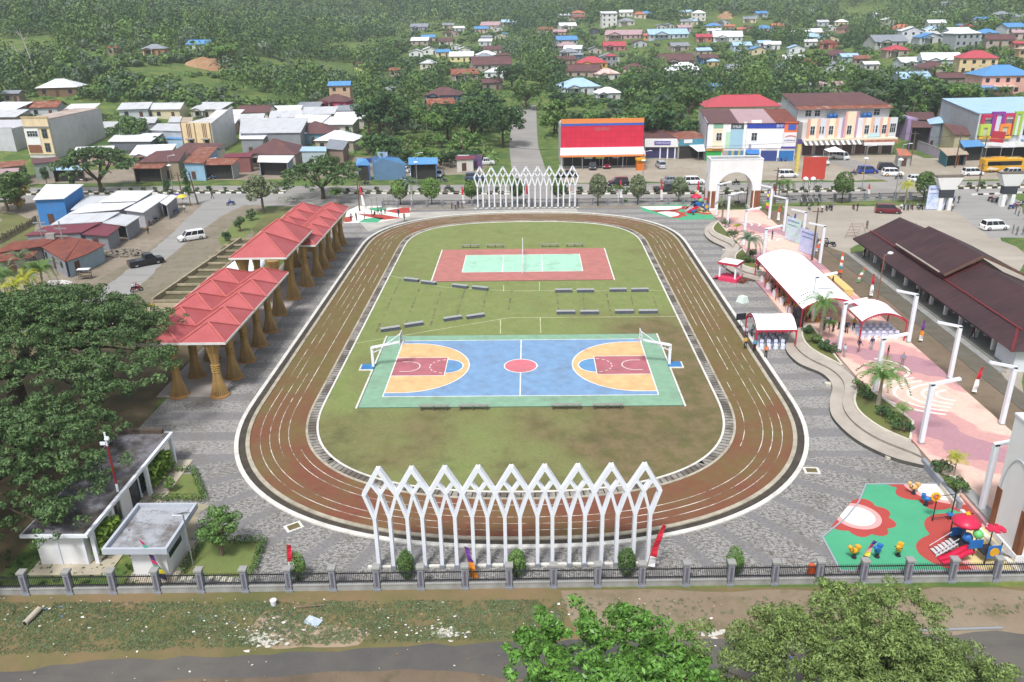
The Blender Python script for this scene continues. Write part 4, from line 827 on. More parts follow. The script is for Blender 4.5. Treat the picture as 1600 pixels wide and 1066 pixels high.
L.box('wall', 0, .1, 0, W, 8, 3.8, wallm('9c9a95')); L.box('fascia', 0, -.4, 3.4, W, .05, 5.0, pl_('teal_board', '4f8fa3', .7, .15, .8)); L.box('sign', 1.2, -.5, 4.0, 3.4, -.41, 4.9, WHITE2); L.box('opening', .3, -.02, .2, W-.3, .08, 3, SHADE)
MB().face([(3.6, -4, 2.4), (W+1.4, -4, 2.4), (W+.3, -.4, 3.5), (2.6, -.4, 3.5)]).bd('awning', WHITE, L.t); m = MB().face([(-.3, -.4, 5.0), (W+.3, -.4, 5.0), (W+.3, 8.3, 5.7), (-.3, 8.3, 5.7)]); m.bd('roof', RRU, L.t)
for q in ((3.8, -3.9), (W+1.2, -3.9)): L.box('pole', q[0], q[1], 0, q[0]+.08, q[1]+.08, 2.4, STEEL)
L = Lot('shophouse_row', 'two-storey white shophouse row with pinkish two-tone roof behind the gate arch', 'shophouse', (1102, 252), (1240, 252)); W = L.W; D = 17; hz_ = L.z(192)
L.box('wall', 0, 0, 0, W, D, hz_-.3, wallm('d5d5d6')); sw = MB().face([(-.15, 0, 0), (-.15, 0, hz_), (-.15, D, hz_+1.2), (-.15, D, 0)]).face([(0, 0, 0), (0, D, 0), (0, D, hz_+1.2), (0, 0, hz_)]).face([(-.15, 0, hz_), (0, 0, hz_), (0, D, hz_+1.2), (-.15, D, hz_+1.2)]); sw.bd('side_wall', wallm('b9bcc2'), L.t)
xs_ = [L.x(p) for p in (1102, 1150, 1206, 1240)]
for i, (a, b, mt) in enumerate(((xs_[0]-.2, xs_[1], RBR), (xs_[1], xs_[2], RPK), (xs_[2], xs_[3]+.3, RRB))):
    m = MB().face([(a, -.3, hz_-.1), (b, -.3, hz_-.1), (b, D, hz_+1.3), (a, D, hz_+1.3)]).face([(a, -.3, hz_-.2), (a, D, hz_+1.2), (b, D, hz_+1.2), (b, -.3, hz_-.2)]); m.bd('roof', mt, L.t)
def seg(px0, px1, z0, z1, c, y=-.06, nm='facade_panel'): return L.box(nm, L.x(px0), y-.05, z0, L.x(px1), y, z1, pl_('fc_'+c, c, .7, .06, .8, .05))
seg(1103, 1111, 3.2, hz_-.2, 'e9e9e6'); seg(1111, 1126, 3.2, 8.0, 'e8d8bf'); seg(1111, 1126, 8.0, hz_-.2, '7fae95'); seg(1126, 1138, 3.2, hz_-.2, 'e9ebe9'); seg(1131, 1138, 3.3, 7.2, 'b5d9bd', -.12)
seg(1138, 1158, 3.2, 7.8, '9fc3d6'); seg(1138, 1158, 7.8, 9.0, '47525a'); gly(L.t, L.x(1141), L.x(1155), -.14, 8.05, 8.7, WHITE, 6); seg(1158, 1162, 3.2, hz_+.2, 'ededed', -.02)
seg(1163, 1220, 3.2, hz_-.4, 'eaeaf0'); seg(1163, 1220, 8.0, 9.1, '2f46a8', -.14); gly(L.t, L.x(1208), L.x(1219), -.22, 8.2, 8.9, WHITE, 5)
seg(1220, 1240, 7.0, hz_+.1, 'e5754a'); seg(1226, 1238, 7.6, 8.9, '3b62b8', -.14); seg(1219, 1240, 3.4, 7.0, 'e1dfe4'); seg(1218, 1240, 3.2, 3.6, '4a3fa0', -.14); m = MB(); pts = [(L.x(1231)+1.3*math.cos(R(a)), -.15, 5.7+.5*math.sin(R(a))) for a in range(20, 161, 14)]
for a, b in zip(pts, pts[1:]): m.bar(a, b, .05, .22)
m.bd('red_emblem', pl_('emblem_red', 'cf6a4e', .6, .05), L.t); gly(L.t, L.x(1222), L.x(1239), -.13, 4.9, 5.25, pl_('sign_blue_text', '3c4a78', .6), 12)
for a, b, c in ((1102, 1126, '3aa050'), (1128, 1137, 'a89d94'), (1137, 1142, '4383b3'), (1142, 1146, 'b8ab62'), (1146, 1152, '3f74a3'), (1152, 1156, 'b8ab62'), (1156, 1160, '4383b3'), (1164, 1184, '6e7b8a'), (1187, 1213, '3a4a86'), (1216, 1239, '2f6fae')): seg(a, b, .1, 2.6, c, -.05, 'shutter')
seg(1102, 1128, 2.6, 3.1, 'c58a3e', -.3); MB().face([(L.x(1164), -2, 2.1), (L.x(1184), -2, 2.1), (L.x(1184), -.1, 2.9), (L.x(1164), -.1, 2.9)]).bd('blue_awning', pl_('tarp_blue', '3f77bd', .6, .1), L.t)
for a in (1116.5, 1171): L.win(L.x(a), 5.1, L.x(a+8), 6.9, -.12)
for a in (1162, 1186, 1214): L.box('pillar', L.x(a)-.2, -.5, 0, L.x(a)+.2, -.1, 3.0, WHITE)
L.box('balcony', L.x(1111), -.7, 3.2, L.x(1126), -.13, 4.1, pl_('fc_e8d8bf', 'e8d8bf')); L.box('ac_unit', L.x(1168), -.5, 3.6, L.x(1171), -.13, 4.2, GREYC); seg(1169, 1185, hz_-.2, hz_+.6, 'eeeeee', .1)
L = Lot('shophouse_row', 'long three-storey pastel striped block with brown roof right of the orange signboard', 'shophouse', (1249, 243), (1394, 240)); W = L.W; D = 16; z1 = L.z(186); z2 = L.z(172)
L.box('lower_wall', 0, 0, 0, W, D, z1-.9, wallm('cfcbc9')); L.box('upper_wall', -.6, 3, z1-.9, W-.9, D, z2, wallm('cfd0d2'))
m = MB().face([(-.7, 3, 0), (-.7, 3, z2), (-.7, D, z2+1.8), (-.7, D, 0)]); m.bd('side_wall', wallm('b6bbc1'), L.t)
zrf = z2+.1; m = MB(); m.face([(-1, 1.6, zrf-.2), (W-.5, 1.6, zrf-.2), (W-.5, 4.2, zrf+.35), (-1, 4.2, zrf+.35)]); m.bd('eave_strip', RRU, L.t)
m = MB(); m.face([(-1, 4.2, zrf+.4), (W-.5, 4.2, zrf+.4), (W-3.5, D, zrf+2.4), (-1, D, zrf+2.4)]).face([(-1, 4.2, zrf+.3), (-1, D, zrf+2.3), (W-3.5, D, zrf+2.3), (W-.5, 4.2, zrf+.3)]); m.bd('roof', RBR, L.t)
cols_ = [(1256, 1260, 'd9a08c'), (1260, 1270, 'eee0c6'), (1270, 1275, 'e0b3a0'), (1275, 1284, 'd3d7df'), (1284, 1289, 'e2c0b4'), (1289, 1298, 'eee5c8'), (1298, 1303, 'e6b99c'), (1303, 1309, 'd8d8de'), (1309, 1313, 'b08fb0'), (1313, 1316, 'd9a9a0'), (1316, 1329, 'eed9bd'), (1329, 1333, 'b692ac'), (1333, 1341, 'dcdde2'), (1341, 1345, 'e6c6b4'), (1345, 1353, 'eee3cf'), (1353, 1358, 'e3b79c'), (1358, 1367, 'd3dae4'), (1367, 1371, 'ddb3a6'), (1371, 1378, 'eee5d0'), (1378, 1382, 'e3ab8e'), (1382, 1394, 'd6dadd')]
for a, b, c in cols_:
    zt = z1+(1.6 if 1310 < a < 1332 else 0); L.box('facade_panel', L.x(a), -.25-(.15 if c[0] == 'e' else 0), 4.2, L.x(b), -.02, zt, pl_('fc_'+c, c, .7, .06, .8, .05))
for a in (1260.5, 1289, 1317, 1344, 1371): L.win(L.x(a), 5.2, L.x(a+6.5), 7.3, -.45)
for a in (1274.5, 1279, 1356.5, 1361.5): L.win(L.x(a), 5.4, L.x(a+2.6), 7.2, -.3, bars=0)
L.win(L.x(1383.5), 5.4, L.x(1392), 7.6, -.3, bars=2)
for a, w_ in ((1257.5, 9), (1272, 8), (1364, 9)): L.win(L.x(a), z1+.2, L.x(a+w_), z2-.5, 2.97)
L.box('ledge', -.2, -1.4, 3.8, W+.2, -.02, 4.2, pl_('cream_ledge', 'e2d5bd', .7, .08)); L.box('sign', L.x(1350), -.7, 4.25, L.x(1368), -.5, 5.3, pl_('pale_blue_sign', 'bfdbe4', .5, .1))
m = MB(); n_ = 22
for i in range(n_): a = i*L.x(1340)/n_; b = a+L.x(1340)/n_; m.face([(a, -3.2, 3.0), (b, -3.2, 3.0), (b, -1.4, 3.8), (a, -1.4, 3.8)], i % 2)
m.bd('striped_awning', [pl_('awning_white', 'd8d6d2', .7), pl_('awning_grey', '6b6866', .7)], L.t); MB().face([(L.x(1342), -2.6, 3.2), (W, -2.6, 3.2), (W, -1.4, 3.8), (L.x(1342), -1.4, 3.8)]).bd('awning', RRU, L.t)
L.box('white_banner', L.x(1340), -2.8, 2.6, L.x(1387), -2.7, 3.4, WHITE2)
for i in range(7): a = .4+i*W/7; L.box('shutter', a, -.06, .1, a+W/7-.8, -.01, 3.1, pl_('brown_shutter', '5d4644', .6, .15, 2)); L.box('pillar', a-.45, -.4, 0, a-.05, -.02, 3.8, wallm('b7a9a4'))
for a in (1295, 1302, 1348, 1355): MB().lathe(L.x(a), 2.2, [(z1-.9, .7), (z1+.5, .75), (z1+.9, .5), (z1+1.0, .1)], 12).bd('water_tank', pl_('tank_blue', '2d5f9b', .4, .1), L.t)
for a in (1259, 1309, 1350): gly(L.t, L.x(a), L.x(a+10), -1.43, 2.5, 2.95, pl_('red_sign', 'a8454f', .6), 4)
def hipm(m, x0, x1, y0, y1, z, rise, ov=.5, mi=0):
    a, b, c, d = x0-ov, x1+ov, y0-ov, y1+ov; W_, D_ = b-a, d-c; k = min(W_, D_)/2
    if W_ >= D_: r0, r1 = (a+k, (c+d)/2, z+rise), (b-k, (c+d)/2, z+rise)
    else: r0, r1 = ((a+b)/2, c+k, z+rise), ((a+b)/2, d-k, z+rise)
    q = [(a, c, z), (b, c, z), (b, d, z), (a, d, z)]
    if W_ >= D_: m.face([q[0], q[1], r1, r0], mi).face([q[1], q[2], r1], mi).face([q[2], q[3], r0, r1], mi).face([q[3], q[0], r0], mi)
    else: m.face([q[0], q[1], r0], mi).face([q[1], q[2], r1, r0], mi).face([q[2], q[3], r1], mi).face([q[3], q[0], r0, r1], mi)
    m.face([q[3], q[2], q[1], q[0]], mi)
def gabm(m, x0, x1, y0, y1, z, rise, ov=.5, axis='x', mi=0, wi=1):
    a, b, c, d = x0-ov, x1+ov, y0-ov, y1+ov
    if axis == 'x':
        my = (c+d)/2; m.face([(a, c, z), (b, c, z), (b, my, z+rise), (a, my, z+rise)], mi).face([(b, d, z), (a, d, z), (a, my, z+rise), (b, my, z+rise)], mi); m.face([(a, c, z-.08), (a, my, z+rise-.08), (b, my, z+rise-.08), (b, c, z-.08)], mi).face([(b, d, z-.08), (b, my, z+rise-.08), (a, my, z+rise-.08), (a, d, z-.08)], mi)
        for x_ in (x0, x1): m.face([(x_, y0, z-.1), (x_, y1, z-.1), (x_, my, z+rise-.15)], wi)
    else:
        mx = (a+b)/2; m.face([(a, c, z), (mx, c, z+rise), (mx, d, z+rise), (a, d, z)], mi).face([(b, c, z), (b, d, z), (mx, d, z+rise), (mx, c, z+rise)], mi); m.face([(a, c, z-.08), (a, d, z-.08), (mx, d, z+rise-.08), (mx, c, z+rise-.08)], mi).face([(b, c, z-.08), (mx, c, z+rise-.08), (mx, d, z+rise-.08), (b, d, z-.08)], mi)
        for y_ in (y0, y1): m.face([(x0, y_, z-.1), (x1, y_, z-.1), (mx, y_, z+rise-.15)], wi)
FOOT = []; LMK = []
def short(l):
    w = l.split(); c = next((i for i, x in enumerate(w) if i > 1 and x in ('with', 'above', 'below', 'behind', 'right', 'left', 'beside', 'in', 'among', 'at', 'on', 'of', 'under', 'alone', 'hidden', 'half', 'amid', 'just', 'just', 'high', 'by', 'standing', 'where', 'touching', 'buried', 'cut', 'near', 'between', 'for', 'out')), len(w)); return ' '.join(w[:min(c, 8)])
def house(px, py, w, roof, kind, wall, st, label, rz=None, dep=.75, cat='house', base=None):
    r = random.Random(int(px*31+py)); p = base or T(px, py); W = w/ppm(p); D = W*dep if W < 22 else W*.5; rz = r.uniform(-.25, .25) if rz is None else rz
    t = thing('house', label, cat, p, rz); h = 3.0*st; x0, x1, y0, y1 = -W/2, W/2, 0, D; wm = wallm(wall); FOOT.append((p.x, p.y+D/2, max(W, D)*.55)); LMK.append((p.x, p.y, short(label)))
    MB().box(x0, y0, -2.5, x1, y1, h).bd('wall', wm, t); m = MB(); rise = min(W, D)*(.26 if kind == 'hip' else .24)
    if kind == 'hip': hipm(m, x0, x1, y0, y1, h, rise)
    elif kind == 'gx': gabm(m, x0, x1, y0, y1, h, rise, axis='x')
    elif kind == 'gy': gabm(m, x0, x1, y0, y1, h, rise, axis='y')
    else: m.face([(x0-.4, y0-.6, h), (x1+.4, y0-.6, h), (x1+.4, y1, h+1.4), (x0-.4, y1, h+1.4)]).face([(x0-.4, y0-.6, h-.1), (x0-.4, y1, h+1.3), (x1+.4, y1, h+1.3), (x1+.4, y0-.6, h-.1)])
    ro = m.bd('roof', [roof, wm], t)
    if kind in ('hip', 'gx') and W > 8: MB().bar((x0+(min(W, D)/2 if kind == 'hip' else -.4), (y0+y1)/2, h+rise+.05), (x1-(min(W, D)/2 if kind == 'hip' else -.4), (y0+y1)/2, h+rise+.05), .25, .1).bd('ridge_cap', roof, ro)
    nw = max(2, int(W/3.2))
    for f in range(st):
        for i in range(nw):
            a = x0+(i+.5)*W/nw
            if f == 0 and i == nw//2: MB().box(a-.5, -.06, 0, a+.5, -.005, 2.1).bd('door', DOORM, t)
            else: o = MB().box(a-.6, -.05, 1+3*f, a+.6, -.005, 2.3+3*f).bd('window', DARKW, t)
    if W > 9 and st == 1 and r.random() < .6:
        pw = W*.38; m = MB(); gabm(m, x0+W*.1, x0+W*.1+pw, -2.4, 0, h-.25, pw*.22, axis='y', ov=.35); m.bd('porch_roof', [roof, wm], t)
        for q in (x0+W*.1+.1, x0+W*.1+pw-.1): MB().cbox(q, -2.2, 0, .2, .2, h-.3).bd('porch_post', WHITE, t)
    return t
house(1163, 186, 116, RRD, 'hip', 'c9c4ad', 2, 'large red hip-roofed building standing right behind the shophouse row', 0, .8, base=P(1160, 197))
def rquad(name, label, cat, q, roof, wall, ov=.3, open_front=False, drop=0, rail=True):
    C = [P(a, b, z) for a, b, z in q]; c = sum(C, Vec())/4; t = thing(name, label, cat, (c.x, c.y, 0)); L_ = [p-Vec((c.x, c.y, 0)) for p in C]
    m = MB(); m.face(L_); m.face([p-Vec((0, 0, .12)) for p in L_[::-1]])
    for k in range(4): a, b = L_[k], L_[(k+1) % 4]; dz = Vec((0, 0, .12)); m.face([a-dz, b-dz, b, a])
    m.bd('roof', roof, t); ctr = sum((Vec(p[:2]) for p in L_), Vec((0, 0)))/4
    I = [(Vec(p[:2])+(ctr-Vec(p[:2])).normalized()*ov*1.6, p.z-.14) for p in L_]; m = MB()
    for k in range(4):
        (a, za), (b, zb) = I[k], I[(k+1) % 4]
        if open_front and k == 0:
            m.bar((*a, 0), (*a, za), .15); m.bar((*b, 0), (*b, zb), .15); continue
        m.face([(*a, 0), (*b, 0), (*b, zb), (*a, za)])
    m.bd('wall', wall, t)
    if open_front:
        (a, za), (b, zb) = I[0], I[1]; n_ = max(1, int((b-a).length/3))
        e, f = a.lerp(I[3][0], .25), b.lerp(I[2][0], .25); MB().face([(*e, 0), (*f, 0), (*f, zb-.3), (*e, za-.3)]).bd('shop_interior', SHADE, t)
    else:
        (a, za), (b, zb) = I[0], I[1]; n_ = max(1, int((b-a).length/3.5)); d = (b-a).normalized(); o = Vec((d.y, -d.x))*.04
        for i in range(n_):
            c1 = a.lerp(b, (i+.3)/n_)+o; c2 = a.lerp(b, (i+.3)/n_)+d*1.1+o; MB().face([(*c1, .2 if i == n_//2 else 1.1), (*c2, .2 if i == n_//2 else 1.1), (*c2, 2.1), (*c1, 2.1)]).bd('door' if i == n_//2 else 'window', DARKW if i != n_//2 else DOORM, t)
    LMK.append((c.x, c.y, short(label))); FOOT.append((c.x, c.y, max((C[0]-C[2]).length, (C[1]-C[3]).length)*.5)); return t
GW = wallm('8b8f96'); GW2 = wallm('b5b8be'); BLW = wallm('3f7fbf')
QS = [
 ('hut', 'blue-walled hut with a white sheet roof at the far left by the side road', 'hut', [(51, 312, 5), (100, 310, 5), (131, 288, 5.8), (72, 288, 5.8)], RWH, BLW, 0),
 ('market_shed', 'low silver roof just right of the blue-walled hut', 'shed', [(110, 328, 3), (152, 325, 3), (172, 306, 3.4), (134, 306, 3.4)], RW, GW, 0),
 ('market_shed', 'highest white market roof of the left cluster, nearest the main road median', 'shed', [(154, 316, 3.6), (215, 314, 3.6), (240, 298, 4.2), (184, 298, 4.2)], RWH, GW2, 0),
 ('market_shed', 'long narrow white market roof below the highest one in the left cluster', 'shed', [(106, 334, 3.2), (189, 327, 3.2), (212, 316, 3.7), (139, 319, 3.7)], RWH, GW, 0),
 ('market_shed', 'white market roof with an open shop front facing the dirt lot and parked motorbikes', 'shed', [(194, 328, 3.3), (224, 332, 2.9), (264, 305, 3.0), (243, 302, 3.6)], RWH, GW2, 0),
 ('market_shed', 'small white roof at the right tip of the market cluster beside the umbrellas', 'shed', [(250, 316, 3), (260, 321, 2.8), (277, 306, 2.8), (267, 304, 3)], RWH, GW, 1),
 ('market_shed', 'wide pale grey market roof above the maroon roofs', 'shed', [(79, 351, 3), (162, 346, 3), (187, 331, 3.5), (105, 335, 3.5)], RW, GW, 0),
 ('carport', 'grey translucent carport with a white banner on its edge facing the dirt lot', 'carport', [(160, 348, 2.9), (197, 353, 2.7), (219, 338, 2.7), (188, 334, 3.0)], RW, GW, 1),
 ('market_shed', 'long maroon sheet roof with a pale patch in the left cluster', 'shed', [(37, 368, 3), (128, 363, 3), (158, 347, 3.4), (70, 354, 3.4)], RMA, GW, 0),
 ('market_shed', 'short maroon roof with a lime green fascia beside the rubble heap', 'shed', [(128, 366, 2.9), (168, 369, 2.7), (188, 354, 2.7), (156, 349, 3)], RMA, GW, 0),
 ('workshop', 'rust streaked roof over grey and pale blue boards nearest the side road', 'workshop', [(102, 409, 2.7), (136, 397, 2.6), (164, 382, 2.6), (127, 372, 3.4)], RRB, wallm('93a9b5'), 0),
 ('workshop', 'dark rusty roof behind the steel masts and yellow palms', 'workshop', [(60, 383, 2.9), (101, 408, 2.7), (126, 373, 3.4), (95, 368, 3.4)], RRB, GW, 0),
 ('workshop', 'long rust brown roof at the left edge above the palms', 'workshop', [(-12, 396, 3), (68, 384, 3), (94, 370, 3.4), (18, 378, 3.4)], RRB, wallm('6e6a68'), 0),
 ('shed', 'lowest brown roof strip at the left edge', 'shed', [(-12, 410, 2.6), (50, 402, 2.6), (60, 392, 3), (-5, 397, 3)], RRB, wallm('6e6a68'), 0),
 ('warehouse', 'white roofed warehouse with a dark front wall behind the green round tree', 'warehouse', [(168, 221, 4.6), (236, 221, 4.6), (254, 208, 5.2), (182, 208, 5.2)], RWH, wallm('6a6f78'), 0),
 ('warehouse', 'bright white flat roof in the warehouse cluster behind the white building', 'warehouse', [(190, 202, 6), (222, 202, 6), (232, 193, 6), (198, 193, 6)], RWH, GW2, 0),
 ('warehouse', 'pale ribbed roof left of the red upper wall in the warehouse cluster', 'warehouse', [(155, 200, 5.5), (190, 199, 5.5), (196, 190, 5.8), (160, 190, 5.8)], RW, GW2, 0),
 ('warehouse', 'striped silver gabled roof at the back of the warehouse cluster', 'warehouse', [(214, 192, 6), (242, 192, 6), (248, 182, 6.6), (219, 183, 6.6)], RW, GW, 0),
 ('warehouse', 'wide grey roof left of the cream double-bay building', 'warehouse', [(234, 203, 6), (286, 205, 6), (286, 193, 6.4), (246, 193, 6.4)], RW, GW2, 0),
 ('warehouse', 'small silver roof high at the back between two warehouse roofs', 'warehouse', [(262, 191, 6), (281, 191, 6), (285, 182, 6.5), (267, 182, 6.5)], RW, GW, 0),
 ('warehouse', 'tan rusting roof at the back right of the warehouse cluster', 'warehouse', [(282, 191, 6), (300, 191, 6), (302, 183, 6.5), (286, 183, 6.5)], RTAN, GW, 0),
 ('shed', 'small blue roof beside the cream double-bay building', 'shed', [(258, 216, 4), (286, 218, 4), (286, 212, 4.4), (262, 211, 4.4)], RBL, wallm('a8c4dc'), 0),
 ('warehouse', 'huge weathered silver roof between the grey wall and the brown hip house', 'warehouse', [(374, 208, 5.5), (470, 207, 5.5), (482, 184, 7), (376, 184, 7)], RW, GW, 0),
 ('warehouse', 'lower white roof strip in front of the huge silver roof', 'warehouse', [(374, 217, 4.4), (412, 217, 4.4), (420, 208, 5), (374, 208, 5)], RWH, GW, 0),
 ('shop', 'rusty and pale streaked awning roof in front of the brown roof left of centre', 'shop', [(205, 263, 3.4), (252, 263, 3.4), (263, 254, 3.8), (212, 254, 3.8)], RRU, wallm('8d8577'), 1),
 ('shop', 'brown gabled shop roof behind the rusty streaked awning', 'shop', [(214, 254, 4.2), (280, 252, 4.2), (292, 233, 6), (244, 236, 6)], RBR, wallm('9c9078'), 0),
 ('shop', 'narrow slanted rusty striped roof against a light blue wall', 'shop', [(286, 254, 4.2), (318, 255, 4.2), (340, 230, 4.6), (310, 230, 5)], RRU, wallm('8fb4cf'), 0),
 ('shop', 'rust and silver shop roof with a blue stall awning under it', 'shop', [(302, 258, 3.6), (364, 257, 3.6), (374, 247, 4.4), (318, 247, 4.4)], RRU, wallm('a3a6a6'), 1),
 ('shop', 'red-edged shop roof left of the big dark hip roof', 'shop', [(350, 246, 3.8), (392, 245, 3.8), (396, 238, 4.4), (352, 240, 4.4)], RMA, wallm('8a5c58'), 0),
 ('shop', 'white awning shop in front of the big dark hip roof', 'shop', [(402, 253, 3.4), (450, 254, 3.4), (460, 243, 4), (404, 243, 4)], RWH, wallm('8a9aa6'), 1),
 ('shed', 'grey and brown patched roofs right of the house with the satellite dish', 'shed', [(508, 232, 4), (536, 234, 4), (545, 220, 4.4), (514, 217, 4.4)], RGR, wallm('8c7a70'), 0),
 ('shed', 'pale blue patched roof in front of the house with the satellite dish', 'shed', [(468, 236, 4), (510, 236, 4), (510, 229, 4.4), (472, 229, 4.4)], RLB, wallm('a9b7bb'), 0),
 ('shop', 'long blue-roofed shop with posters facing the parked cars', 'shop', [(580, 256, 3.7), (636, 257, 3.6), (622, 246, 5.2), (594, 246, 5.2)], RBL, wallm('5f7f9e'), 1),
 ('shop', 'right blue-roofed shop section with a purple and red poster', 'shop', [(638, 257, 3.6), (684, 256, 3.6), (684, 246, 4.6), (638, 246, 4.6)], RBL, wallm('5f7f9e'), 1),
 ('shop', 'small blue-roofed shop at the left end beside the spreading tree', 'shop', [(556, 258, 3.6), (580, 258, 3.6), (572, 248, 5), (558, 247, 5)], RBL, wallm('35639f'), 1),
 ('stall', 'small red-roofed stall behind two billboards by the north road', 'stall', [(711, 250, 3), (742, 248, 3), (742, 243, 3.4), (712, 244, 3.4)], RMA, wallm('d2cfc9'), 0),
 ('stall', 'roof of worn sheets over the front stalls below the white tower building', 'stall', [(0, 262, 3.4), (38, 258, 3.6), (40, 250, 4), (0, 253, 4)], RRU, wallm('8d7d74'), 0),
 ('stall', 'pinkish grey sheet roof at the left edge behind the orange-leaved tree', 'stall', [(0, 272, 3), (34, 270, 3), (36, 262, 3.4), (0, 264, 3.4)], RPK, wallm('a39a90'), 1),
 ('stall', 'light blue awning stall below the white tower building', 'stall', [(79, 266, 2.9), (132, 265, 2.9), (132, 259, 3.2), (84, 260, 3.2)], RLB, wallm('6a4a44'), 1),
 ('stall', 'maroon lean-to roof at the foot of the white tower building', 'stall', [(50, 256, 4), (92, 252, 4), (92, 245, 4.4), (48, 248, 4.4)], RBR, wallm('98a69f'), 0),
 ('shack', 'brown roofed lilac-walled shack across the side street', 'shack', [(1424, 199, 6.2), (1458, 199, 6.2), (1448, 190, 6.8), (1424, 188, 6.8)], RBR, wallm('8d7a9c'), 1),
 ('shack', 'dark brown long roof behind the lilac shack', 'shack', [(1420, 187, 6), (1462, 187, 6), (1458, 175, 6.6), (1415, 175, 6.6)], RBR, wallm('6f7f77'), 0),
 ('shack', 'light blue slanted roof left of the big grey side wall', 'shack', [(1452, 194, 6.5), (1474, 192, 6.5), (1474, 180, 8), (1448, 187, 6.8)], RLB, wallm('9aa4aa'), 0),
 ('house', 'brown gabled house with cream side wall near the tangled wires', 'house', [(1492, 211, 5.2), (1526, 211, 5.2), (1506, 197, 7), (1473, 193, 7)], RBR, wallm('b8b08f'), 0),
 ('shop', 'blue tarp roofed shop below the brown gabled house', 'shop', [(1506, 230, 3.6), (1540, 228, 3.6), (1530, 219, 4.4), (1498, 219, 4.4)], RBL, wallm('79868a'), 1),
 ('stall', 'grey-roofed teal shack at the corner of the side street', 'stall', [(1480, 243, 2.8), (1512, 241, 2.8), (1500, 231, 3.4), (1467, 231, 3.4)], RTAN, wallm('3f7580'), 1),
 ('stall', 'small rusty canopy over an orange food cart', 'stall', [(1498, 242, 2.6), (1514, 241, 2.6), (1510, 236, 2.9), (1494, 236, 2.9)], RTAN, wallm('c8754a'), 1),
 ('shed', 'salmon-roofed small shed on the corner left of the side street', 'shed', [(1404, 243, 2.8), (1426, 243, 2.8), (1416, 233, 3.2), (1400, 232, 3.2)], ROR, wallm('a5aaa6'), 0),
]
for nm, lb, ct, q, rf, wl_, of in QS: rquad(nm, lb, ct, q, rf, wl_, open_front=bool(of))
house(424, 262, 78, RBR, 'hip', 'a89f94', 1, 'big dark maroon hip-roofed house by the road left of the blue-roofed shops', 0, .9)
t = house(490, 226, 62, RBR, 'hip', '7fa9c0', 1, 'brown hip-roofed house with flaking white streaks, blue front and large satellite dish', .02, .9)
MB().lathe(0, 0, [(0, .05), (.05, .9), (.3, 1.4), (.32, 1.42)], 16).bd('satellite_dish', WHITE, t).location = (-2.2, -2.6, 3.2); MB().cbox(-2.2, -2.6, 0, .1, .1, 3.3).bd('dish_mast', STEEL, t)
L = Lot('building', 'three-storey cream building with a long blank grey side wall at the far left', 'building', (50, 256), (92, 256)); W = L.W; H = L.z(184)
L.box('wall', 0, 0, 0, W, 24, H-.6, wallm('c9c8c9')); L.box('front', .05, -.2, 2.5, W-.05, -.01, H, wallm('e3ceaa')); L.box('roof_slab', .1, .1, H-.58, W-.1, 23.9, H-.3, pl_('flat_rooftop', 'b9a9a0', .9, .2, .4, .4))
L.box('white_bay', .3, -.35, 4.6, W*.55, -.21, H-2.6, WHITE2); L.box('parapet', 0, -.3, H-.1, W, 0, H+.3, wallm('c9b28c'))
L.box('cornice', 0, -.5, H-2.5, W, -.21, H-2.2, pl_('grey_cornice', '8d8c88', .8)); L.win(.9, H-4.8, W*.5, H-3.4, -.36, bars=3); L.win(W*.66, H-5.2, W*.84, H-2.9, -.22, pl_('grey_cornice', '8d8c88')); L.win(W*.66, 3.2, W*.84, 5.4, -.22, pl_('grey_cornice', '8d8c88'))
L.box('balcony_recess', .4, -.36, 3.0, W*.52, -.2, 5.0, pl_('brown_boards', '8a5c45', .8, .3, 3)); L.box('pilaster', W-.25, -.4, 0, W, -.21, H, pl_('grey_cornice', '8d8c88'))
FOOT.append((L.A.x+5, L.A.y+12, 16))
q = [P(-60, 262), P(33, 246)]
t = thing('building', 'plain grey blank-walled building at the left edge with one small window', 'building', (-150, 140, 0)); MB().box(-14, 0, 0, 12.4, 20, 8.6).bd('wall', wallm('c3c4c9'), t); MB().box(-6, -.05, 5, -4.4, -.01, 7).bd('window', DARKW, t); MB().box(-14, 0, 8.6, 12.4, .3, 8.9).bd('parapet', wallm('b5b6ba'), t); FOOT.append((-151, 150, 16))
L = Lot('building', 'cream double-bay building with dark stripes and a tall grey side wall', 'building', (290, 243), (336, 243)); W = L.W; H = L.z(192)
L.box('wall', 0, 0, 0, W, 15, H-.5, wallm('cac9c8')); L.box('front', 0, -.2, 1.2, W, -.01, H, wallm('e6cfa6')); L.box('dark_base', 0, -.25, 1.2, W, -.205, 3.3, pl_('dark_base', '3c3f4a', .8));
for x_ in (0, .45*W, W-.3): L.box('edge_strip', x_, -.3, 0, x_+.25, -.21, H, pl_('edge_brown', '8f7358', .8))
for x_ in (.2*W, .72*W):
    for d in (0, .45, .9): L.box('stripe', x_+d, -.3, H-4, x_+d+.2, -.21, H-.2, pl_('stripe_brown', '7c5d4d', .8))
    L.box('canopy_slab', x_-.4, -1.1, H-4.4, x_+1.7, -.21, H-4.15, GREYC); L.box('door', x_+.3, -.32, 2.0, x_+1.4, -.26, 4.6, DARKW)
m = MB().face([(W, 0, 0), (W, 15, 0), (W, 15, H+2.6), (W, 0, H-.2)]).face([(W+.2, 0, 0), (W+.2, 0, H-.2), (W+.2, 15, H+2.6), (W+.2, 15, 0)]).face([(W, 0, H-.2), (W, 15, H+2.6), (W+.2, 15, H+2.6), (W+.2, 0, H-.2)]).face([(W, 0, 0), (W, 0, H-.2), (W+.2, 0, H-.2), (W+.2, 0, 0)]); m.bd('side_wall', wallm('cfcfd0'), L.t); FOOT.append((L.A.x+5, L.A.y+8, 11))
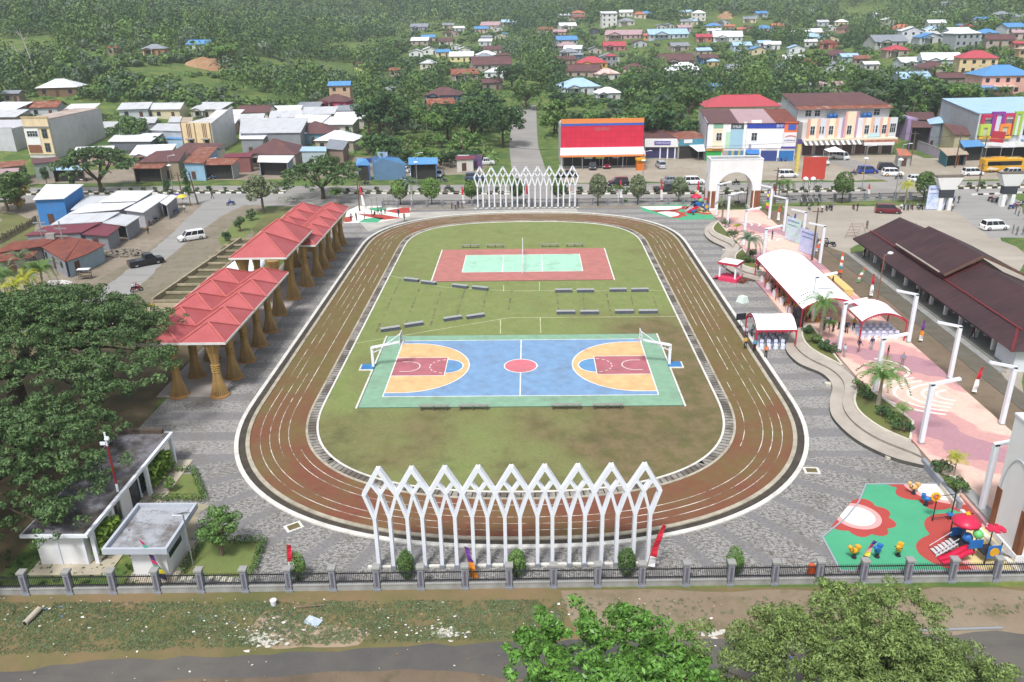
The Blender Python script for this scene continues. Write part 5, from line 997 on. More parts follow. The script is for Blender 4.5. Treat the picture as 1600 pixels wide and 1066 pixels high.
L = Lot('building', 'colourful building with magenta, lime and orange frames above the yellow bus', 'building', (1518, 246), (1650, 243)); W = L.W; H = L.z(177)
L.box('wall', 0, 0, 0, W, 14, H-.3, wallm('cfd3da')); MB().face([(-.2, -.02, 0), (-.2, -.02, H), (-.2, 18, H+1.6), (-.2, 18, 0)]).bd('side_wall', wallm('9b9ea3'), L.t); MB().face([(-.4, 0, H-.1), (W, 0, H-.1), (W, 18, H+1.7), (-.4, 18, H+1.7)]).bd('roof', RLB, L.t)
def frame(px0, px1, pz0, pz1, c, th=.8, y=-.3, inner=None):
    x0, x1, z0, z1 = L.x(px0), L.x(px1), L.z(pz1), L.z(pz0); m = MB(); m.box(x0, y-.15, z0, x0+th, -.01, z1).box(x1-th, y-.15, z0, x1, -.01, z1).box(x0+th, y-.15, z1-th, x1-th, -.01, z1); m.bd('frame_panel', pl_('fr_'+c, c, .6, .05), L.t)
    if inner: L.box('facade_panel', x0+th, y+.1, z0, x1-th, -.01, z1-th, pl_('fc_'+inner, inner, .7, .06))
L.box('grey_panel', L.x(1520), -.16, L.z(214), L.x(1577), -.02, L.z(181), pl_('slate', '6e7684', .7, .08))
frame(1521, 1543, 179, 211, 'c23257', .7, -.5, None); frame(1536, 1555, 175, 212, '8a3f95', .7, -.6, 'c9d2e4'); frame(1554, 1574, 178, 213, 'c23a66', .7, -.45, None); frame(1571, 1583, 175, 212, '9fbf4d', .6, -.55, 'd7dbe8'); frame(1520, 1536, 194, 212, 'b8cf55', .8, -.8, 'c2bfa6'); frame(1550, 1567, 194, 211, 'e88a3c', .7, -.8, 'bdbfa8')
L.box('white_top', L.x(1524), -.3, L.z(187), L.x(1541), -.17, L.z(181), WHITE2); L.box('white_top', L.x(1557), -.3, L.z(187), L.x(1571), -.17, L.z(181), WHITE2)
L.box('yellow_ledge', L.x(1521), -.9, L.z(217), L.x(1570), -.02, L.z(213), pl_('yellow_ledge', 'e0b748', .6)); L.box('white_front', L.x(1584), -.4, 3.5, W, -.02, H+.2, wallm('d9d9dd')); L.win(L.x(1588), 5.2, L.x(1600), 8, -.41, bars=2)
L.box('shop_opening', .5, -.05, .2, W-1, -.01, 3.0, SHADE); MB().face([(L.x(1520), -4.5, 3.0), (L.x(1588), -4.5, 3.0), (L.x(1588), -.1, 3.8), (L.x(1520), -.1, 3.8)]).bd('front_canopy', RW, L.t); MB().face([(L.x(1588), -4.5, 2.9), (W, -4.5, 2.9), (W, -.1, 4.4), (L.x(1588), -.1, 4.4)]).bd('blue_canopy', RBL, L.t); L.box('white_sign', L.x(1566), -4.6, 3.1, L.x(1590), -4.5, 4.3, WHITE2)
for a in (1522, 1545, 1563, 1588): L.box('canopy_post', L.x(a), -4.4, 0, L.x(a)+.12, -4.28, 3, STEEL)
FOOT.append((L.A.x+8, L.A.y+8, 18))
t = tag(MB().box(-1.6, -.12, 3.2, 1.6, .12, 4.9).box(-1.6, -.1, 2.3, 1.6, .1, 3.1).bd('roadside_sign', pl_('red_signboard', 'b13a46', .5, .05)), 'tilted red roadside signboard near the colourful building', 'sign'); t.location = P(1549, 252)+Vec((0, 0, 2.2)); t.rotation_euler = (0, R(6), 0)
t = thing('wall', 'long lilac-grey boundary wall running along the side street', 'wall', P(1424, 232)); a, b = P(1424, 232), P(1478, 252); MB().bar(Vec((0, 0, 1.2)), b-a+Vec((0, 0, 1.2)), .25, 2.4).bd('panel', wallm('a99fae'), t); MB().bar(Vec((0, 0, 2.45)), b-a+Vec((0, 0, 2.45)), .35, .1).bd('coping', GREYC, t)
t = thing('wall', 'tall lilac side wall of the shack at the street corner', 'wall', P(1413, 224)); MB().box(0, 0, 0, 2.6, 7, 6.6).bd('panel', wallm('a892b8'), t)
HS = [
 (91, 152, 58, RWH, 'hip', '7a6450', 1, 'white hip-roofed wooden house alone on the lower left hillside'), (241, 88, 34, RGR, 'hip', 'b58f6c', 1, 'grey-blue hip roof house on the left hillside beside a bare orange slope'),
 (310, 80, 34, RBL, 'gx', 'c9ccd0', 1, 'blue roofed house among trees above the orange slope'), (20, 163, 24, RGR, 'gx', '8f8378', 1, 'small pale shack at the left edge below the white hip roof'), (178, 88, 14, RRB, 'gx', '9a8a78', 1, 'tiny brown-roofed hut left of the grey-blue hip roof'),
 (408, 77, 14, RWH, 'gy', 'd0d0cc', 1, 'tiny white house at the treeline left of the grassy ridge'), (655, 48, 27, RGR, 'gx', 'a5a0b8', 1, 'long low blue-grey building on the far grassy slope left of centre'),
 (650, 90, 21, RWH, 'gy', 'dfe3e3', 1, 'leftmost of the small white gabled houses left of centre'), (673, 86, 22, RWH, 'gy', 'e3e5e2', 1, 'second small white gabled house left of centre'), (712, 80, 13, RWH, 'gy', 'd6dad8', 1, 'tiny white gabled house above the two cream houses'), (726, 85, 18, RWH, 'gy', 'dcdad0', 1, 'white gabled house just behind the long cream house'),
 (721, 97, 36, RWH, 'gx', 'd9d19c', 1, 'long cream-walled house with a white roof left of centre'), (757, 95, 30, RWH, 'hip', 'd9d6c4', 1, 'white-roofed cream house with large windows left of the centre road'), (786, 95, 16, RBR, 'gx', 'b09a88', 1, 'small brown house beside the white-roofed cream house'),
 (770, 111, 60, RBR, 'gx', 'a8a29a', 1, 'very long brown roof with a white ridge left of the centre road'), (727, 127, 40, RRU, 'gx', 'a39a90', 1, 'rusty red long roof below the long brown roof'), (772, 124, 30, RWH, 'hip', 'cfd2d4', 1, 'white roof with arched porch below the long brown roof'),
 (562, 119, 10, RBR, 'hip', 'd3c68f', 2, 'narrow yellow tower house with a brown cap among the trees'), (620, 120, 22, RRU, 'gx', '9a8f85', 1, 'small rust-pink roof half hidden right of the yellow tower house'), (575, 132, 14, RBR, 'gx', 'b7a79d', 1, 'little reddish roof below the yellow tower house'),
 (690, 162, 54, RBR, 'hip', '56708f', 1, 'large dark brown hip roof with blue tarpaulins beside coconut palms'), (770, 142, 30, RBR, 'gx', '8f857a', 1, 'brown roof under trees just left of the centre road'), (532, 160, 32, RBL, 'gx', 'c9a98f', 2, 'blue-roofed house right behind the pink house'),
 (520, 173, 46, RBR, 'hip', 'c94a72', 1, 'bright pink house with a brown hip roof left of centre'), (482, 184, 34, RGR, 'shed', '98765a', 1, 'brown brick shack with a thin flat roof behind the silver roof'), (615, 152, 20, RGR, 'gx', '6f6f70', 1, 'dark grey roof buried in the trees left of the palms'), (690, 176, 40, RRU, 'gx', '8f7568', 1, 'low rusty shack below the large dark brown hip roof'),
 (765, 46, 30, RPK, 'gx', 'c7bdb5', 1, 'pinkish roofed building at the forest edge left of centre'), (795, 41, 22, RLB, 'gx', 'c9ccd2', 1, 'pale blue roof at the forest edge left of centre'), (778, 50, 14, RWH, 'gy', 'c9c9c5', 1, 'small white roof below the pinkish building at the forest edge'), (760, 66, 16, RGR, 'gx', 'a9a9a9', 1, 'grey roof on the road bend left of centre'),
 (852, 53, 22, RRU, 'gx', 'b5aaa0', 1, 'rusty white roofed block left of the tall white building'), (888, 47, 26, RWH, 'gx', 'd5d5d2', 1, 'low white building left of the tall white building'), (874, 57, 20, RPK, 'gx', 'b79a90', 1, 'dusky pink roofed house left of the tall white building'), (905, 26, 20, ROR, 'hip', 'c9b8a9', 1, 'orange hip roof at the far treeline above the tall white building'), (952, 42, 24, RWH, 'shed', 'dcdcd8', 3, 'tall plain white building standing out before the forest'), (1000, 29, 18, ROR, 'hip', 'd2c4b8', 1, 'orange-red hip roof at the treeline right of the tall white building'), (978, 26, 20, RWH, 'gx', 'd2d2ce', 1, 'long white roof at the far treeline'),
 (1091, 33, 22, RWH, 'hip', 'd7d5cf', 2, 'white two-storey house high at the end of a curving track'), (928, 54, 16, RBR, 'gy', '4f5a66', 1, 'small dark gabled house in the middle distance'), (973, 62, 56, RPK, 'gx', 'b59a9a', 1, 'long dusty pink roof in the middle distance'), (1045, 62, 62, RLB, 'gx', 'b5c3d2', 1, 'long row of pale blue roofs in the middle distance'), (1014, 64, 16, ROR, 'gx', 'd29a6a', 1, 'orange building between the pink and pale blue long roofs'), (1100, 66, 24, RRD, 'gx', 'c07a6a', 1, 'red roof at the right end of the pale blue row'),
 (887, 70, 32, RBL, 'gx', 'a9b2bb', 1, 'long thin blue roof right of the centre road'), (960, 80, 34, RRD, 'gx', 'b57a76', 1, 'dull red flat-pitched roof above the big red hip house'), (888, 80, 30, RPK, 'hip', 'a59a9a', 1, 'pinkish arched roof above the grey roofs right of the road'), (888, 90, 28, RGR, 'hip', 'b0b3b5', 1, 'grey-white hip roof right of the centre road'), (903, 95, 14, RGR, 'gx', '4a6b9a', 1, 'small grey roof with blue wall left of the big red hip house'),
 (885, 103, 28, RBR, 'gx', '9a8d80', 1, 'brown roof left of the big red hip house'), (930, 85, 20, RGR, 'gy', 'b5b0a9', 1, 'grey gabled house just above the big red hip house'), (926, 108, 46, RRD, 'hip', 'd3a860', 1, 'big red hip-roofed house with yellow walls right of the centre road'), (955, 106, 16, RRD, 'hip', '8f9396', 2, 'narrow grey tower house with a red cap'), (910, 122, 50, RBR, 'gx', 'a99a90', 1, 'long brown roof below the big red hip house'), (950, 126, 38, RST, 'hip', 'cfcfc6', 1, 'red and white striped hip roof right of the centre road'),
 (908, 148, 60, RLB, 'hip', 'c3ccd2', 1, 'large light blue hip-roofed house above the red store'), (950, 158, 38, RWH, 'hip', 'bcbfc2', 1, 'white roofed house with a pillared porch above the red store'), (1070, 120, 56, RWH, 'hip', 'a9a5a2', 1, 'broad white ribbed roof amid the coconut palms'), (1060, 104, 56, RBR, 'gx', 'a29a94', 1, 'long brown roof behind the broad white ribbed roof'),
 (1137, 66, 44, RWH, 'gx', 'd2d6da', 1, 'long white and blue building left of the bare field'), (1160, 80, 28, RLB, 'gx', 'b5c5d2', 1, 'pale blue roof among palms below the bare field'), (1195, 76, 20, RLB, 'gx', 'c0ccd6', 1, 'second pale blue roof further right below the bare field'), (1108, 100, 28, RBR, 'gx', '4f78ad', 1, 'brown roof with a blue wall beside the broad white roof'), (1114, 105, 18, RLB, 'hip', 'b9a374', 1, 'small pale roof beside the brown roof with a blue wall'), (1115, 147, 22, RBL, 'gx', '5b86bb', 1, 'blue roof half hidden behind palms above the shophouses'),
 (1070, 51, 20, RPK, 'gx', 'a899b3', 1, 'mauve gabled house in the upper middle town'), (1033, 48, 14, RGR, 'gy', 'bfc0b9', 1, 'small grey gable left of the mauve house'), (1047, 46, 13, RGR, 'gy', 'b2b4b0', 1, 'tiny grey gable touching the mauve house'), (1117, 46, 18, RRD, 'hip', 'b5938f', 1, 'red roof at the top of the upper middle town'), (1115, 56, 20, RW, 'gx', 'b5b8bb', 1, 'silver roof below the red roof of the upper middle town'), (1140, 48, 14, ROR, 'gx', 'c0a090', 1, 'orange roof right of the upper red roof'), (1160, 53, 16, ROR, 'gx', 'd0a58c', 1, 'salmon house at the right end of the upper middle town'), (1130, 60, 22, RGR, 'gx', 'a5a7a9', 1, 'grey low roof under the upper middle town'),
 (1243, 62, 50, RWH, 'gy', 'd9cfae', 1, 'big white gabled hall with cream front wall'), (1270, 58, 30, RWH, 'gx', 'cfcfc9', 1, 'white roof wing right of the big white gabled hall'), (1215, 47, 18, ROR, 'gx', 'b89a88', 1, 'orange roof above the big white gabled hall'), (1328, 52, 26, RBR, 'hip', 'c0968a', 1, 'brown hip roof with pink walls in the upper right town'), (1300, 49, 13, RWH, 'gy', 'cfd0d0', 1, 'tiny white gable left of the brown and pink house'),
 (1388, 45, 16, RWH, 'gy', 'b9b8b3', 2, 'pale two-storey gabled house in the upper right town'), (1410, 54, 38, ROR, 'hip', 'cfcfcf', 1, 'orange hip roof with a white verandah in the upper right town'), (1360, 64, 24, RBR, 'gy', 'c9c9c6', 1, 'brown gable with a white front in the upper right town'), (1381, 62, 28, RGR, 'gx', 'a0a09d', 1, 'grey concrete block beside the brown gable'), (1425, 67, 34, RWH, 'gy', 'cfd2da', 2, 'white gabled two-storey house in the upper right town'), (1392, 75, 52, RGR, 'gx', 'aeb1ac', 1, 'long grey roof in front of the white gabled two-storey house'), (1455, 63, 24, RW, 'shed', 'b9b9b4', 1, 'flat pale roof left of the grey-walled pyramid roof'),
 (1206, 78, 24, RWH, 'gx', 'd2d5d8', 1, 'white roof at the left of the right-hand town'), (1245, 84, 24, RLB, 'gy', 'd5dbe0', 1, 'light blue gabled roof with a white front'), (1266, 74, 18, RWH, 'gx', 'c2c5c5', 1, 'white flat roof right of the light blue gable'), (1295, 77, 26, RRB, 'hip', 'b06a5c', 1, 'reddish brown house below the treeline'), (1310, 95, 36, RBR, 'hip', 'a59ba0', 1, 'brown hip roof above the pale grey house'), (1328, 99, 26, RLB, 'gx', 'a8b8c0', 1, 'pale blue low roof right of the brown hip roof'), (1308, 115, 36, RGR, 'gy', 'd2d5da', 1, 'pale grey gabled house with white walls among trees'), (1346, 102, 22, RRU, 'shed', '9a8a80', 1, 'rust striped shed right of the pale grey house'), (1361, 112, 22, RWH, 'gx', 'b9bbb9', 1, 'low white roof below the rust striped shed'),
 (1425, 108, 36, RWH, 'gx', 'cdd2d6', 1, 'white roof above the bright light blue roof'), (1430, 136, 48, RLB, 'gx', 'a8bccb', 1, 'bright light blue roof in the right-hand town'), (1460, 118, 42, RBR, 'hip', 'b0a8a0', 1, 'dark brown hip roof with white eaves right of the light blue roof'), (1470, 105, 54, RWH, 'gx', 'bdc6cf', 1, 'broad white roof left of the yellow house'), (1510, 74, 42, RWH, 'hip', '9fa6ab', 2, 'white pyramid roof on tall grey walls'), (1545, 62, 30, RBL, 'hip', 'b5bfc9', 1, 'blue hip roof at the upper right'), (1593, 63, 22, RPK, 'gx', 'b9a9a5', 1, 'pinkish roof at the upper right edge'),
 (1526, 116, 54, RRD, 'hip', 'd9c39a', 2, 'two-storey yellow house with a red hip roof at the right'), (1485, 136, 38, RBR, 'gx', '8f8880', 1, 'low brown roof below the dark hip roof at right'), (1562, 74, 40, RBR, 'gx', 'a89e94', 1, 'long brown roof below the blue hip roof'), (1592, 80, 18, RRD, 'gx', 'b58f85', 1, 'red roof at the right edge below the pinkish roof'), (1300, 148, 34, RPK, 'gx', 'cfb3b5', 1, 'pale pink shack hidden behind the pastel block'), (1256, 145, 16, RGR, 'gx', '9aa0a3', 1, 'small grey roof behind the pastel block'),
 (1370, 28, 11, RWH, 'gx', 'c9cbcb', 1, 'tiny white roof in the far right forest'), (1268, 23, 10, RLB, 'gx', 'c0c6cc', 1, 'tiny pale blue roof in the far right forest'), (1465, 26, 12, RWH, 'gx', 'c5c8c9', 1, 'tiny white roof in a far right clearing'), (1477, 11, 12, RGR, 'gx', 'b5b8ba', 1, 'tiny grey roof near the top right'), (1598, 102, 18, RTAN, 'hip', 'c2ac86', 2, 'tan house cut by the right edge'), (1500, 48, 12, RBL, 'gx', 'b5c0c9', 1, 'tiny blue roof in the forest at upper right'), (1395, 150, 30, RGR, 'gx', '98a1a6', 1, 'grey roof among the dark trees behind the pastel block'), (1455, 152, 26, RLB, 'gx', 'b3bfc9', 1, 'small pale roof behind the dark trees at right'),
]
for h in HS: house(*h[:8])
t = house(1570, 150, 78, RBL, 'hip', 'd9aa9e', 2, 'large pink two-storey house with a bright blue hip roof at the right', 0, .7); MB().box(-12, -2.5, 2.7, 2, 0, 3.0).bd('balcony', wallm('e2c6b8'), t); MB().face([(-12, -6, 2.4), (-5, -6, 2.4), (-5, -1, 3.2), (-12, -1, 3.2)]).bd('lean_to_roof', RBL, t)
rq = random.Random(5); used_l = set(); CN = (('rusty', RRU), ('white', RWH), ('brown', RBR), ('blue', RBL), ('silver', RW), ('red', RRD), ('pale blue', RLB), ('grey', RGR)); k = 0
for _ in range(1500):
    nr = _ < 600; px, py = (rq.uniform(0, 550), rq.uniform(185, 262)) if nr else (rq.uniform(830, 1600), rq.uniform(22, 118))
    if not nr and rq.random() < .15: px, py = rq.uniform(640, 790), rq.uniform(45, 110)
    p = T(px, py); D_ = (p-CAMLOC).length
    if D_ > 820 or k >= (34 if nr else 78) or abs(p.x-3) < 14 or any(math.hypot(p.x-a, (p.y+(4 if nr else 0)-b)*(1 if nr else .7)) < c+(3.5 if nr else 9) for a, b, c in FOOT): continue
    q = min(LMK, key=lambda e: (e[0]-p.x)**2+(e[1]-p.y)**2); cn, cm = CN[rq.choice((0, 1, 4, 4, 2, 7)) if nr else rq.randrange(8)]; lb = next((l for l in ('little %s-roofed house %s the %s' % (cn, w_, q[2]) for w_ in (('behind' if p.y > q[1] else 'below'), ('left of' if p.x < q[0] else 'right of'), 'near')) if l not in used_l), None)
    if not lb or len(lb.split()) > 15: continue
    used_l.add(lb); k += 1
    house(px, py, rq.uniform(8, 12)*ppm(p), cm, 'shed' if nr and k % 3 else rq.choice(('hip', 'gx', 'gy', 'gx')), rq.choice(('c9c5b8', 'b9bec2', 'd2c7a8', 'a99c90', 'c2a9a0')), 1, lb, base=p)
def dirtcut(px, py, w, h_, label):
    p = T(px, py); s = 1/ppm(p); r = np.random.RandomState(px); m = MB(); n_ = 14; V = []
    for j in range(6):
        for i in range(n_): V.append((p.x+(i/(n_-1)-.5)*w*s+r.uniform(-1, 1), p.y-2+j*1.6+r.uniform(-.5, .5), p.z-2+h_*s*math.sin(math.pi*i/(n_-1))*j/5*1.1+r.uniform(-.4, .4)))
    F = [(j*n_+i, j*n_+i+1, (j+1)*n_+i+1, (j+1)*n_+i) for j in range(5) for i in range(n_-1)]
    m.arr(V, F); strc('earth_slope', m, mdirt('orange_earth', (.36, .19, .10, 1), (.42, .27, .16, 1), (.22, .2, .09, 1))); FOOT.append((p.x, p.y-2, w*s*.42))
dirtcut(312, 108, 92, 22, ''); dirtcut(1136, 30, 30, 14, ''); dirtcut(578, 32, 16, 5, '')
# ============================================================ VEGETATION
LM_DARK = leafmat('leaf_dark_green', (.028, .058, .020), (.065, .115, .034)); LM_MID = leafmat('leaf_mid_green', (.045, .085, .02), (.115, .165, .038)); LM_BRI = leafmat('leaf_bright_green', (.065, .12, .02), (.16, .235, .055))
LM_GRY = leafmat('leaf_grey_green', (.055, .08, .042), (.13, .165, .085)); LM_OLI = leafmat('leaf_olive', (.09, .10, .045), (.19, .20, .095)); LM_YEL = leafmat('leaf_yellow', (.16, .19, .02), (.42, .36, .03)); LM_RAIN = leafmat('leaf_rain_tree', (.042, .072, .024), (.125, .175, .05), .1)
LM_GLOSS = leafmat('leaf_glossy', (.045, .10, .015), (.16, .29, .045), .1, .4); LM_FEATH = leafmat('leaf_feathery', (.08, .105, .025), (.24, .28, .07), .1); LM_ORG = leafmat('leaf_orange_tip', (.13, .12, .03), (.34, .17, .03), .1)
BARK = pl_('bark', '7a6c5c', .9, .3, 2); BARKD = pl_('bark_dark', '4d4439', .9, .3, 2); PALE = pl_('palm_trunk', '9c9384', .9, .25, 3)
LM = [LM_DARK, LM_MID, LM_BRI, LM_GRY]
def leaves(C, Rd, n, size, rng, jit=.7, shell=.72, upb=.25, asp=.6):
    C = np.asarray(C, float); Rd = np.asarray(Rd, float)
    if Rd.ndim == 1: Rd = np.stack([Rd, Rd, Rd*.8], 1)
    wgt = (Rd[:, 0]*Rd[:, 2]); wgt = wgt/wgt.sum(); k = rng.choice(len(C), n, p=wgt)
    d = rng.normal(size=(n, 3)); d[:, 2] += upb; d /= np.linalg.norm(d, axis=1)[:, None]
    p = C[k]+d*Rd[k]*(shell+(1-shell)*rng.rand(n, 1)**.5)
    nn = d+rng.normal(size=(n, 3))*jit*.5; nn /= np.linalg.norm(nn, axis=1)[:, None]
    t = np.cross(nn, rng.normal(size=(n, 3))); t /= np.linalg.norm(t, axis=1)[:, None]+1e-9; b = np.cross(nn, t)
    s = size*(.6+.8*rng.rand(n, 1)); t *= s; b *= s*asp
    V = np.stack([p-t-b*.5, p+b*-1, p+t+b*.2, p-t*.1+b], 1).reshape(-1, 3); F = np.arange(4*n).reshape(-1, 4); return V, F
def subc(C, Rr, k, sr, rng, zf=.7):
    C, Rr = np.array(C), np.array(Rr); w_ = Rr[:, 0]**1.6; i = rng.choice(len(C), k, p=w_/w_.sum()); d = rng.normal(size=(k, 3)); d[:, 2] += .55; d /= np.linalg.norm(d, axis=1)[:, None]
    r = sr*rng.uniform(.6, 1.4, k); return C[i]+d*Rr[i]*rng.uniform(.7, 1.22, (k, 1)), np.stack([r, r, r*zf], 1)
def limbs(mb, base, tips, r0, rng, mi=0, tz=.35):
    base = Vec(base)
    for tp in tips:
        tp = Vec(tp); m = base.lerp(tp, .5)+Vec((0, 0, -(tp.z-base.z)*.12))+Vec(rng.uniform(-.3, .3, 3)); mb.tube([base, base.lerp(m, .5), m, m.lerp(tp, .6), tp], [r0*.6, r0*.5, r0*.38, r0*.22, r0*.08], 6, mi, False)
def ctree(name, label, loc, R_, H, seed, mat, n=1500, leaf=.5, clumps=14, trunk=None, bark=BARK, cat='tree', group=None, flat=.75, asp=.6, low=.35, upb=.25, lean=0, multi=1, cl=.42, jit=.7, shoots=0, sr=.3):
    rng = np.random.RandomState(seed); t = thing(name, label, cat, loc, rng.uniform(0, 6.28) if not lean else 0, group); hc = H*(1-low)/2; cz = H-hc
    C = []; Rr = []
    for i in range(clumps):
        a = rng.uniform(0, 6.28); q = math.sqrt(rng.rand())*(1-cl*.6); z = rng.uniform(-.75, 1)*math.sqrt(max(0, 1-q*q))
        C.append((R_*q*math.cos(a), R_*q*math.sin(a), cz+hc*z*(1-cl*.55))); r = R_*cl*rng.uniform(.6, 1.15); Rr.append((r, r, r*flat))
    C2, R2 = subc(C, Rr, shoots, sr, rng) if shoots else (C, Rr); V, F = leaves(C2, R2, n, leaf, rng, asp=asp, upb=upb, jit=jit, shell=.35 if shoots else .72); npmesh('crown', V, F, mat, t)
    mb = MB(); tr = R_*.055+.05
    for m in range(multi):
        o = (rng.uniform(-.5, .5)*(multi > 1), rng.uniform(-.5, .5)*(multi > 1)); top = (o[0]*2, o[1]*2, cz-hc*.55); mb.tube([(*o, -.3), (o[0]*1.1, o[1]*1.1, 1), top], [tr*1.3, tr, tr*.75], 7, 0)
        idx = rng.choice(len(C), min(len(C), 7), replace=False); limbs(mb, top, [C[i] for i in idx], tr*1.1, rng)
    mb.bd('trunk', bark, t); return t
def frond(rng, L, droop, wid, n=10, seg=7):
    """one arching palm frond as paired drooping leaflets"""
    V = []; F = []
    P_ = [Vec((L*math.sin(min(1.5, s*1.25))*.92, 0, L*.42*math.sin(s*math.pi*.62)-droop*L*s*s)) for s in [i/n for i in range(n+1)]]
    for i in range(n):
        w0 = wid*math.sin(math.pi*min(1, .18+.82*(i/n)**.8)); a, b = P_[i], P_[i+1]
        for sg in (-1, 1):
            for q in (0, .5):
                c = a.lerp(b, q); e = a.lerp(b, q+.36); k = len(V); tip = c.lerp(e, .5)+Vec((wid*.35, sg*w0, -w0*.55)); V += [tuple(c), tuple(e), tuple(tip+Vec((.02, 0, 0))), tuple(tip)]; F.append((k, k+1, k+2, k+3))
    return V, F
def palm(name, label, loc, H, L, seed, mat=None, nf=16, droop=.55, wid=.5, cat='palm', group=None, tr=.16, lean=.0, trunkmat=None, up=.2, multi=1):
    rng = np.random.RandomState(seed); t = thing(name, label, cat, loc, rng.uniform(0, 6.28), group); V = []; F = []; mb = MB()
    for m in range(multi):
        hx, hy, h = (rng.uniform(-1, 1)*L*.35*(multi > 1), rng.uniform(-1, 1)*L*.35*(multi > 1), H*(1-rng.uniform(0, .35)*(m > 0)))
        top = (hx*1.3+lean*H, hy*1.3, h); mb.tube([(hx*.5, hy*.5, -.2), (hx*.7+lean*H*.3, hy*.7, h*.5), top], [tr*1.5, tr, tr*.8], 7, 0)
        for i in range(nf):
            fv, ff = frond(rng, L*rng.uniform(.8, 1.1), droop*rng.uniform(.6, 1.4), wid); a = 2*math.pi*(i+rng.rand()*.5)/nf*1.62; e = rng.uniform(-.25, .75)+up-.2
            M = Matrix.Translation(top) @ Matrix.Rotation(a, 4, 'Z') @ Matrix.Rotation(-e, 4, 'Y'); k = len(V); V += [tuple(M @ Vec(v)) for v in fv]; F += [tuple(k+j for j in f) for f in ff]
            if i % 2 == 0: mb.tube([Vec(top)-Vec((0, 0, .05)), M @ Vec((L*.35, 0, L*.2))], [.05, .03], 3, 1, False)
    npmesh('fronds', np.array(V), np.array(F), mat or LM_MID, t); mb.bd('trunk', [trunkmat or PALE, mat or LM_MID], t); return t
p = P(958, 1062, 6.2); ctree('leafy_tree', 'bright green broad-leaved tree in the foreground at the bottom centre, over the dark road', (p.x, p.y-.3, 0), 5.3, 8.3, 11, LM_GLOSS, n=26000, leaf=.14, clumps=26, cl=.34, low=.4, asp=.45, jit=1.2, flat=.75, shoots=430, sr=.4)
p = P(1300, 1040, 7); ctree('feathery_tree', 'large feathery pale green tree in the foreground at the bottom right', (p.x+.3, p.y-2.0, 0), 7.0, 9.3, 12, LM_FEATH, n=150000, leaf=.09, clumps=34, cl=.32, low=.45, asp=.4, jit=1.2, flat=.6, multi=2, shoots=1150, sr=.44)
def rain_tree(label, loc, R_, H, seed, n, leaf, mat=LM_RAIN, cl=16, tiers=3, trunkh=.45, name='rain_tree'):
    rng = np.random.RandomState(seed); t = thing(name, label, 'tree', loc); C = []; Rr = []; mb = MB(); top = Vec((0, 0, H*trunkh)); tr = R_*.05
    mb.tube([(0, 0, -.3), (.1, 0, H*trunkh*.5), tuple(top)], [tr*1.4, tr, tr*.9], 9)
    for i in range(cl*tiers):
        a = i*2.39996+rng.uniform(-.2, .2); q = math.sqrt((i+.5)/(cl*tiers)); z = H*(1-.42*q**2.2)-rng.uniform(0, 1)*H*.1-(rng.rand() < .3)*H*.13*(1-q*.4)
        c = np.array([R_*q*math.cos(a), R_*q*math.sin(a), z]); C.append(c); r = R_*rng.uniform(.13, .23); Rr.append((r, r, r*.42))
    C2, R2 = subc(C, Rr, cl*tiers*17, R_*.04+.1, rng, .5); V, F = leaves(C2, R2, n, leaf, rng, jit=1.0, shell=.35, upb=.6, asp=.42); npmesh('crown', V, F, mat, t)
    M_ = []
    for k in range(7): a = k*.9+rng.uniform(-.2, .2); M_.append(Vec((R_*.42*math.cos(a), R_*.42*math.sin(a), H*.66)))
    for m in M_: mb.tube([top, top.lerp(m, .5)+Vec((0, 0, -.3)), m], [tr*.7, tr*.5, tr*.35], 6, 0, False)
    for c in C:
        m = min(M_, key=lambda q_: (q_.xy-Vec(c[:2])).length); c = Vec(c); mb.tube([m, m.lerp(c, .5)+Vec((0, 0, .1)), c-Vec((0, 0, .15))], [tr*.33, tr*.18, tr*.07], 5, 0, False)
    mb.bd('trunk', BARKD, t); return t
rain_tree('huge dark green spreading shade tree filling the left edge beside the pavilion', (-48.2, -12.2, 0), 14, 11.5, 21, 125000, .15, cl=32)
rain_tree('lower spreading shade tree at the bottom left overhanging the white service building', (-41.8, -30.2, 0), 11, 8.3, 22, 72000, .145, cl=24)
p = P(505, 311); rain_tree('broad umbrella-shaped tree beside the road at the far end of the red pavilions', (p.x, p.y, 0), 8.2, 8.2, 23, 9000, .28, cl=14, trunkh=.3)
p = P(158, 300); rain_tree('spreading tree with forked trunks between the white tower building and the road', (p.x, p.y, 0), 8.2, 9.8, 24, 7500, .32, cl=11, trunkh=.25)
p = P(412, 333); ctree('olive_tree', 'pale olive-leaved tree leaning by the park corner junction', (p.x, p.y, 0), 3.9, 7.2, 25, LM_OLI, 2600, .24, 22, cl=.3, low=.3)
p = P(12, 330); ctree('orange_tipped_tree', 'dark tree with orange-brown leaf tips at the far left edge', (p.x, p.y, 0), 5.4, 8, 26, [LM_MID], 3200, .32, 22, cl=.3, low=.15); ctree('shrub', 'orange and yellow leaved shrub at the far left edge under the dark tree', (p.x+2.6, p.y-.6, 0), 2.6, 5.6, 27, LM_ORG, 700, .25, 12, cat='shrub', low=.1)
p = P(207, 236); ctree('round_tree', 'dense rounded green tree in front of the warehouse roofs', (p.x, p.y, 0), 5.4, 9.5, 28, LM_MID, 2600, .35, 22, cl=.3)
p = P(250, 240); ctree('shrub', 'pale leafy clump right of the dense rounded tree', (p.x, p.y, 0), 4.2, 5, 29, LM_GRY, 900, .4, 12, cat='shrub', low=.05)
